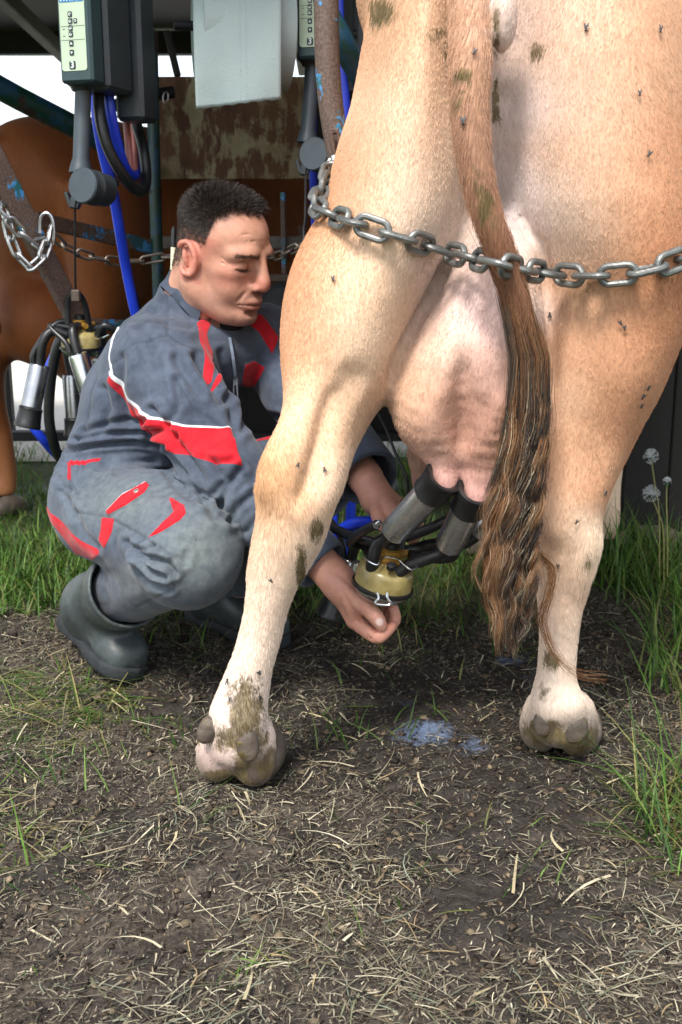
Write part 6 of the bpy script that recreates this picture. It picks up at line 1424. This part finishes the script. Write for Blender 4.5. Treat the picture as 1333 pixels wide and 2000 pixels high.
# hoses below the left unit
for nm, lb, pts, r, mt in (("blue_hose", "bright blue hose dropping from the left control unit behind the man", [(188, 178, 2.42), (190, 230, 2.42), (202, 300, 2.43), (222, 380, 2.45), (234, 450, 2.47), (246, 520, 2.5), (262, 600, 2.52), (285, 700, 2.55), (300, 900, 2.6), (310, 1130, 2.62)], .0118, 'hose_b'),
                           ("blue_hose", "short blue hose bending under the left control unit", [(212, 180, 2.40), (218, 225, 2.4), (230, 280, 2.42), (244, 325, 2.45), (262, 345, 2.5), (270, 320, 2.55), (262, 240, 2.58), (255, 200, 2.6)], .0112, 'hose_b'),
                           ("black_hose", "thick black hose looping under the left control unit", [(192, 175, 2.38), (196, 230, 2.36), (210, 285, 2.36), (236, 335, 2.38), (262, 368, 2.42), (280, 372, 2.46), (286, 345, 2.5), (280, 290, 2.52), (268, 245, 2.55), (262, 215, 2.56)], .012, 'hose_k'),
                           ("pink_hose", "faded pink hose hanging beside the left control unit", [(246, 225, 2.5), (250, 270, 2.49), (254, 320, 2.48), (258, 345, 2.49), (264, 335, 2.52), (262, 260, 2.56), (260, 225, 2.58)], .008, 'hose_p'),
                           ("black_hose", "thin black cable beside the bright blue hose", [(200, 178, 2.44), (214, 300, 2.45), (236, 430, 2.49), (254, 540, 2.53), (278, 640, 2.56), (300, 900, 2.62), (320, 1120, 2.66)], .006, 'hose_k'),
                           ("blue_hose", "blue hose hanging behind the curved rusty bar", [(616, -240, 2.62), (612, 95, 2.62), (611, 200, 2.62), (612, 330, 2.64), (620, 500, 2.68), (640, 700, 2.7), (650, 900, 2.72), (655, 1100, 2.74)], .010, 'hose_b'),
                           ("blue_hose", "blue hose between the curved bar and cow's left thigh", [(655, -240, 2.5), (664, 100, 2.5), (672, 180, 2.5), (676, 240, 2.5), (680, 400, 2.5), (690, 600, 2.5), (690, 850, 2.5), (680, 1140, 2.52)], .012, 'hose_b'),
                           ("black_hose", "black hose hanging down behind the idle cluster", [(128, 650, 2.42), (112, 680, 2.42), (100, 740, 2.43), (96, 810, 2.44), (104, 860, 2.46), (122, 900, 2.5), (180, 960, 2.55), (230, 1080, 2.65)], .012, 'hose_k'),
                           ("blue_hose", "dark blue hose running low behind the idle cluster", [(130, 640, 2.46), (108, 690, 2.48), (80, 760, 2.48), (62, 820, 2.47), (84, 858, 2.48), (112, 890, 2.52), (160, 940, 2.56), (215, 1080, 2.66)], .0105, 'hose_b')):
    e_ = empty(nm, P(*pts[0])); tag(e_, lb, "hose"); pipe("tube", [P(*q) for q in pts], r, MAT[mt], e_, 6, 14)

# ================================================================== PAPER ROLL
pr = empty("paper_roll", P(470, 40, 2.55)); tag(pr, "large paper towel roll with a sheet hanging down under the roof", "paper roll")
sl_, sr_ = P(376, -30, 2.40), P(549, -30, 2.40); axr = nrm((sr_ - sl_) * [1, 1, 0] + np.array([0, .045, 0])); Wp = .195; RR = .128
c0 = P(462, 30, 2.40) + np.array([.0, RR + .004, .0]); q0 = c0 - axr * Wp / 2
mb = MB(); mb.lathe([(0, .034), (0, RR), (Wp, RR), (Wp, .034), (0, .034)], q0, c0 + axr, 56, cap=False); mb.build("roll", MAT['paper'], pr)
mb = MB(); mb.lathe([(-.002, .029), (-.002, .034), (Wp + .002, .034), (Wp + .002, .029), (-.002, .029)], q0, c0 + axr, 32, cap=False); mb.build("core", plain("card_core", lin(150, 122, 84), .85), pr)
mb = MB(); mb.lathe([(-.05, .0001), (-.05, .01), (Wp + .16, .01), (Wp + .16, .0001)], q0, c0 + axr, 14); mb.build("spindle", MAT['beam'], pr)
nU, nV = 26, 30; SV = []
bl, br = P(383, 212, 2.385), P(549, 193, 2.40); tl, tr = P(376, -40, 2.398), P(550, -40, 2.402)
for i in range(nU + 1):
    for j in range(nV + 1):
        u, v = i / nU, j / nV; a = (tl * (1 - u) + tr * u) * (1 - v) + (bl * (1 - u) + br * u) * v
        a = a + np.array([0, -.004 * math.sin(u * 7 + v * 3) * v - .006 * v * math.sin(v * 4), .0012 * math.sin(u * 40) * (v > .99)]); SV.append(a)
SF = [[i * (nV + 1) + j, (i + 1) * (nV + 1) + j, (i + 1) * (nV + 1) + j + 1, i * (nV + 1) + j + 1] for i in range(nU) for j in range(nV)]
so = mesh_np("hanging_sheet", np.array(SV), SF, MAT['paper'], pr); md = so.modifiers.new("thick", 'SOLIDIFY'); md.thickness = .0012
mb = MB()
for u in (.53, .60):
    for k in range(46):
        v = .12 + .86 * k / 46; a = (tl * (1 - u) + tr * u) * (1 - v) + (bl * (1 - u) + br * u) * v + np.array([0, -.004 * math.sin(u * 7 + v * 3) * v - .006 * v * math.sin(v * 4) - .0012, 0]); mb.box(a, (.0016, .0008, .002), None, .0002)
mb.build("perforation", plain("perforation_mark", lin(150, 166, 168), .9), so)  # rows of small raised dots in paper grey mark the perforation
for a_, b_ in ((520, 100), (543, 90)):
    pass

# ================================================================== TRAILER (milking bail): roof, posts, rails, panels
tr_ = empty("milking_trailer", (.0, 3.2, 0)); tag(tr_, "dark roofed milking trailer with peeling green and blue rails", "trailer")
def part(name, mat, fn, parent=tr_):
    mb = MB(); fn(mb); return mb.build(name, mat, parent)
ROOF0, ROOF1 = (2.0, 1.80), (4.75, 1.66)
xs_ = np.arange(-2.6, 3.0, .56)
for i, x0 in enumerate(xs_):
    z_ = .006 * (i % 2)
    part("roof_sheet", MAT['roof'], lambda m: m.bar((x0 + .275, ROOF0[0], ROOF0[1] + z_), (x0 + .275, ROOF1[0], ROOF1[1] + z_), .012, .555, (0, 0, 1), .003))
for Yb in (2.1, 2.8, 3.6, 4.55):
    z_ = ROOF0[1] + (ROOF1[1] - ROOF0[1]) * (Yb - ROOF0[0]) / (ROOF1[0] - ROOF0[0]) - .055; part("roof_beam", MAT['beam'], lambda m: m.bar((-2.6, Yb, z_), (3.0, Yb, z_), .085, .05))
for xb in (-1.95, -1.05, -.15, 1.05, 2.1):
    part("rafter", MAT['beam'], lambda m: m.bar((xb, 2.05, ROOF0[1] - .13), (xb, 4.6, ROOF1[1] - .13), .055, .04))
for xb, yb in ((-2.45, 4.55), (-1.42, 4.55), (2.2, 4.55), (2.6, 2.1), (-2.5, 2.1)):
    part("post", MAT['beam'], lambda m: m.bar((xb, yb, 0.0), (xb, yb, 1.58), .05, .05, (0, 1, 0)))
part("post", MAT['green_rail'], lambda m: m.tube([P(296, 60, 3.0), P(303, 370, 3.0), P(311, 600, 3.0), P(316, 840, 3.0)], .0165, 14, sub=4))
part("rail", MAT['green_rail'], lambda m: m.tube([P(-120, 95, 2.75), P(0, 172, 2.85), P(160, 255, 3.0), P(300, 330, 3.15)], .029, 16, sub=4))
part("rail", MAT['blue_rust'], lambda m: m.bar(P(70, 428, 2.75), P(312, 486, 3.02), .038, .012))
part("rail", MAT['blue_rust'], lambda m: m.bar(P(150, 632, 2.9), P(330, 640, 3.02), .032, .012))
part("diagonal_bar", MAT['rust_bar'], lambda m: m.bar(P(-60, 215, 2.22), P(172, 668, 2.42), .050, .020))
part("shackle", MAT['chain_b'], lambda m: m.tube([P(78, 455, 2.31), P(80, 425, 2.31), P(92, 416, 2.31), P(103, 428, 2.31), P(106, 458, 2.31), P(104, 478, 2.31)], .0036, 8, sub=5))
part("rusty_panel", MAT['rustpanel'], lambda m: m.box((P(297, 155, 3.2) + P(612, 345, 3.2)) / 2, (abs(P(612, 250, 3.2)[0] - P(300, 250, 3.2)[0]), .008, P(450, 150, 3.2)[2] - P(450, 350, 3.2)[2]), None, .003))
part("stub_pipe", MAT['beam'], lambda m: m.tube([P(200, 215, 3.0), P(270, 190, 3.05), P(338, 180, 3.1)], .016, 14))
part("ring", MAT['chain_b'], lambda m: m.tube([P(323, 180, 3.06), P(319, 190, 3.06), P(322, 202, 3.06), P(328, 196, 3.06), P(329, 184, 3.06)], .002, 8, closed=True, sub=4))
part("brace", MAT['beam'], lambda m: m.bar(P(266, 120, 3.4), P(306, 165, 3.4), .04, .03)); part("brace", MAT['beam'], lambda m: m.bar(P(326, 60, 3.4), P(348, 150, 3.4), .02, .02))
part("cross_rail", plain("grey_weathered_rail", lin(96, 88, 82), .7, .1, .35, 20, .4), lambda m: m.bar(P(312, 474, 3.1), P(700, 474, 3.1), .036, .02))
part("cross_rail", plain("brown_rail", lin(84, 70, 62), .7, .1, .35, 20, .4), lambda m: m.bar(P(420, 543, 3.05), P(720, 543, 3.05), .022, .05))
part("upright", MAT['rust_bar'], lambda m: m.bar(P(553, 375, 3.08), P(556, 536, 3.08), .03, .014))
part("upright", MAT['blue_rust'], lambda m: m.bar(P(588, 440, 3.14), P(588, 560, 3.14), .02, .014))
part("cross_rail", MAT['beam'], lambda m: m.bar(P(420, 616, 3.05), P(720, 616, 3.05), .02, .05))
part("green_cover", plain("green_enamel", lin(20, 150, 62), .35, 0, .1, 20, .05), lambda m: m.box(P(640, 668, 3.1), (.28, .05, .13), None, .006))
part("bolt", MAT['steel_b'], lambda m: m.lathe([(0, .009), (.006, .009), (.009, .006)], P(567, 650, 3.07), P(567, 650, 2.9), 8))
part("air_bag", plain("grey_rubber_drum", lin(58, 60, 64), .6, 0, .2, 20, .1), lambda m: m.lathe([(0, .02), (.0, .045), (.02, .06), (.06, .06), (.08, .045)], P(548, 592, 3.2), P(560, 592, 3.4), 24))
part("chassis_beam", MAT['beam'], lambda m: m.bar((-2.6, 3.62, P(0, 850, 3.62)[2]), (2.6, 3.62, P(0, 852, 3.62)[2]), .03, .06))
xw = np.arange(P(318, 500, 3.95)[0], 2.6, .15)
for i, x0 in enumerate(xw):
    
    zt = 1.37 if x0 < P(600, 200, 3.95)[0] else 1.56
    part("wall_board", MAT['dark_board'], lambda m: m.box((x0 + .075, 3.95 + .015 * (i % 2), (.16 + zt) / 2), (.158, .012, zt - .16), None, .003))
xw = np.arange(.80, 1.75, .13)
for i, x0 in enumerate(xw):
    part("side_board", MAT['dark_board'], lambda m: m.box((x0 + .065, 3.0 + .005 * (i % 2), .52), (.125, .025, 1.04), None, .004))
part("curved_bar", MAT['rust_bar'], lambda m: m.tube([P(637, -60, 1.80), P(638, 40, 1.80), P(640, 120, 1.80), P(645, 190, 1.80), P(655, 260, 1.80), P(668, 330, 1.80), P(684, 400, 1.80)], .0195, 20, sub=6))
part("bracket", MAT['blue_rust'], lambda m: (m.bar(P(648, 258, 1.765), P(653, 308, 1.765), .0065, .014, (1, 0, 0)), m.bar(P(661, 258, 1.765), P(666, 308, 1.765), .0065, .014, (1, 0, 0)), m.bar(P(646, 257, 1.765), P(663, 257, 1.765), .008, .014)))
part("eye_bolt", MAT['steel_b'], lambda m: m.tube([P(652, 305, 1.75), P(656, 325, 1.745), P(650, 345, 1.74), P(640, 342, 1.735), P(638, 325, 1.735), P(645, 312, 1.74)], .0045, 10, sub=5))
part("rail", MAT['green_rail'], lambda m: m.tube([P(640, 30, 1.95), P(668, 80, 1.95), P(700, 140, 1.98), P(760, 250, 2.05), P(860, 430, 2.2)], .021, 16, sub=4))
# loose plank and stone at the foot of the boards
pk = empty("loose_plank", P(1235, 1020, 2.9) * [1, 1, 0]); tag(pk, "weathered grey plank on the ground beside the dark boards", "plank")
mb = MB(); mb.bar(G(1185, 985, .03), G(1330, 1075, .03), .04, .10, (0, 0, 1), .006); mb.build("plank", plain("weathered_plank", lin(112, 102, 92), .85, 0, .35, 16, .5), pk)
print("gear", round(time.time() - T0, 1))

# ================================================================== SECOND COW in the next stall
bo = np.array([-.93, 3.26, 0]); bh = math.radians(38); bf_ = np.array([math.sin(bh), math.cos(bh), 0]); br_ = np.array([math.cos(bh), -math.sin(bh), 0])
bl_ = lambda s, r, z: bo + bf_ * s + br_ * r + UPV * z
b2 = SDF((-1.6, 2.85, 0), (.7, 5.2, 1.45), .012)
b2.aloft(bo, bf_, br_, UPV, [(-.08, 0, 1.02, .10, .10), (-.03, 0, 1.0, .17, .17), (.08, 0, .96, .22, .24), (.22, 0, .92, .25, .29), (.4, 0, .88, .27, .325), (.7, 0, .84, .3, .35), (1.0, 0, .85, .28, .335), (1.2, 0, .87, .22, .3), (1.4, 0, .93, .15, .24)], .05)
for sg, ds in ((-1, -.06), (1, .16)):
    st = []
    for z_, s_, w, d in ((.07, .02, .04, .04), (.14, .03, .036, .036), (.25, .02, .034, .036), (.36, -.01, .042, .05), (.44, -.02, .05, .07), (.55, .05, .065, .10), (.68, .12, .095, .16), (.85, .16, .13, .21), (1.0, .16, .13, .2)):
        q = bl_(s_ + ds * max(0, 1 - z_), sg * (.145 + .02 * z_), z_); st.append((z_, q[0], q[1], w, d))
    b2.zloft(st, .04)
    st = []
    for z_, w, d in ((.06, .034, .036), (.14, .033, .035), (.3, .038, .04), (.36, .043, .046), (.5, .05, .06), (.65, .075, .1), (.85, .08, .12)):
        q = bl_(1.2, sg * .15, z_); st.append((z_, q[0], q[1], w, d))
    b2.zloft(st, .03)
b2.ell(bl_(.24, 0, .55), (.17, .17, .17), None, .05); b2.ell(bl_(.06, -.02, .60), (.14, .13, .13), None, .05); b2.ell(bl_(.55, 0, .6), (.24, .24, .15), None, .08)
b2.path([bl_(1.3, 0, 1.0), bl_(1.55, 0, 1.05), bl_(1.75, 0, .98)], [.19, .14, .11], .06, n=2); b2.path([bl_(1.75, 0, 1.0), bl_(1.86, 0, .92), bl_(1.98, 0, .78)], [.1, .085, .06], .05, n=2)
b2.path([bl_(-.08, 0, 1.1), bl_(-.13, 0, 1.0), bl_(-.14, 0, .8), bl_(-.13, 0, .6), bl_(-.125, 0, .42)], [.03, .024, .018, .022, .006], .02, n=2)
v_, q_ = b2.mesh(2); cow2 = empty("dairy_cow", bl_(.5, 0, 0)); tag(cow2, "red brown cow standing behind the rails at the left", "cow")
o = mesh_np("body", v_, q_, MAT['coat'], cow2)
nb = fbm(v_[:, 0] * 4, v_[:, 1] * 4, v_[:, 2] * 4, 3, 44)[:, None]; low = np.clip((.35 - v_[:, 2:3]) / .25, 0, 1)
attr_c(o, "Col", (np.array(lin(134, 76, 40)) * (1 - low) + np.array(lin(150, 98, 62)) * low) * (1 + .3 * nb + .14 * fbm(v_[:, 0] * 30, v_[:, 1] * 30, v_[:, 2] * 8, 3, 45)[:, None])); attr_f(o, "dirt", np.zeros(len(v_)))
for s_, sg in ((.02 - .06 * .93, -1), (.02 + .16 * .93, 1), (1.2, -1), (1.2, 1)):
    c_ = bl_(s_, sg * .15, 0); q = SDF(c_ - [.1, .1, .0], c_ + [.1, .1, .12], .005)
    for t_ in (-1, 1): q.aloft(c_ + br_ * t_ * .03, bf_, br_, UPV, [(-.045, 0, .03, .02, .026), (0, 0, .034, .031, .036), (.05, 0, .025, .025, .026), (.07, 0, .014, .012, .012)], .01)
    q.cut(c_ + UPV * .004, -UPV, .004); hv_, hq_ = q.mesh(1); ho = mesh_np("hoof", hv_, hq_, MAT['hoof'], cow2); attr_f(ho, "dirt", np.full(len(hv_), .3)); attr_f(ho, "pale", np.full(len(hv_), .12))

# ================================================================== FLIES
MAT['fly'] = plain("fly_body", lin(34, 32, 34), .35, 0, .3, 200, .1); MAT['wing'] = plain("fly_wing", lin(84, 82, 82), .25, 0, .2, 200, .05)
def fly_proto():
    e = empty("fly"); mb = MB(); mb.lathe([(0, .0002), (.0005, .0011), (.002, .0016), (.0035, .0015), (.0042, .0012), (.0055, .0017), (.008, .0013), (.0095, .0003)], (0, -.0045, .0018), (0, 1, .0018), 10); mb.build("abdomen", MAT['fly'], e)
    for s_ in (-1, 1):
        mb = MB(); mb.add([(s_ * .0008, -.001, .0034), (s_ * .0035, .003, .0032), (s_ * .0038, .007, .003), (s_ * .0018, .0075, .0032), (s_ * .0004, .003, .0036)], [[0, 1, 2, 3, 4]]); w = mb.build("wing", MAT['wing'], e)
    mb = MB()
    for s_ in (-1, 1):
        for k in (-.002, 0, .002): mb.tube([(s_ * .001, k, .0015), (s_ * .003, k * 1.4, .0022), (s_ * .004, k * 1.7, 0)], .00025, 4)
    mb.build("legs", MAT['fly'], e); return e
FP = [(655, 548), (580, 907), (633, 917), (532, 1132), (1215, 630), (1148, 58), (1284, 62), (1247, 185), (1264, 303), (1074, 614), (1123, 1018), (1093, 1104), (1262, 755), (1252, 772), (1249, 790), (925, 106), (450, 1330), (505, 1312), (505, 1360), (452, 1366), (1222, 640), (908, 240), (1178, 960)]
fp0 = fly_proto(); first = True
for i, (a_, b_) in enumerate(FP):
    h_ = cow.hit(a_, b_)
    if h_ is None: h_ = cow.hit(a_ - 8, b_)
    if h_ is None: continue
    g_ = cow.grad(h_); o = fp0 if first else copy_tree(fp0); first = False
    z = Vector(g_); up_ = Vector((random.uniform(-.7, .7), 0, random.choice((1, 1, -1)))); y = (up_ - z * up_.dot(z)).normalized(); x = y.cross(z)
    M = Matrix((x, y, z)).transposed().to_4x4(); M.translation = Vector(h_) + z * .004; s_ = random.uniform(.65, .95); o.matrix_basis = M @ Matrix.Diagonal((s_, s_, s_, 1))
    tag(o, "small dark fly sitting on the tan cow's coat", "fly", "flies on the tan cow")

# ================================================================== DANDELION CLOCKS by the boards
MAT['stem'] = plain("dandelion_stem", lin(132, 130, 78), .6, 0, .2, 40, .1); MAT['fluff'] = plain("seed_fluff", lin(214, 218, 220), .9, 0, .1, 60, .1); MAT['sepal'] = plain("green_sepal", lin(62, 92, 60), .7, 0, .2, 60, .1)
for lb, pts, r, k in (("tall dandelion clock with a round white seed head", [(1292, 1120), (1288, 1010), (1280, 950), (1272, 895)], .017, .75), ("low dandelion clock with the widest white seed head", [(1300, 1130), (1296, 1040), (1285, 1000), (1272, 968)], .020, 1.0), ("closed dandelion bud head standing right of the white ones", [(1306, 1140), (1304, 1050), (1302, 980), (1303, 945)], .010, .5)):
    Y_ = 2.45; e_ = empty("dandelion", P(*pts[0], Y_)); tag(e_, lb, "dandelion", "dandelions beside the dark boards"); b0_ = G(pts[0][0], 1165); base = [np.array([P(*pts[0], Y_)[0], Y_, 0.0])] + [P(a, b, Y_) for a, b in pts[1:]]
    mb = MB(); mb.tube(base, .0018, 8, sub=5); mb.build("stem", MAT['stem'], e_); c_ = base[-1]
    mb = MB(); mb.lathe([(-.008, .001), (-.004, .005 * k + .001), (0, .006 * k + .001), (.003, .003)], c_, c_ + UPV, 10); mb.build("sepals", MAT['sepal'], e_)
    mb = MB(); rr3 = np.random.default_rng(int(r * 1e4))
    for _ in range(90):
        d = nrm(rr3.normal(size=3) + np.array([0, 0, .5 if k > .6 else 2.0])); q = c_ + UPV * .004 + d * r * rr3.uniform(.75, 1.05); mb.tube([c_ + UPV * .003, q], .0002, 4, cap=False)
        for t in range(4): u = nrm(np.cross(d, rr3.normal(size=3))); mb.tube([q, q + u * .0045 + d * .0015], .00022, 3, cap=False)
    mb.build("seed_head", MAT['fluff'], e_)
print("extras", round(time.time() - T0, 1))
print("TOTAL", round(time.time() - T0, 1))
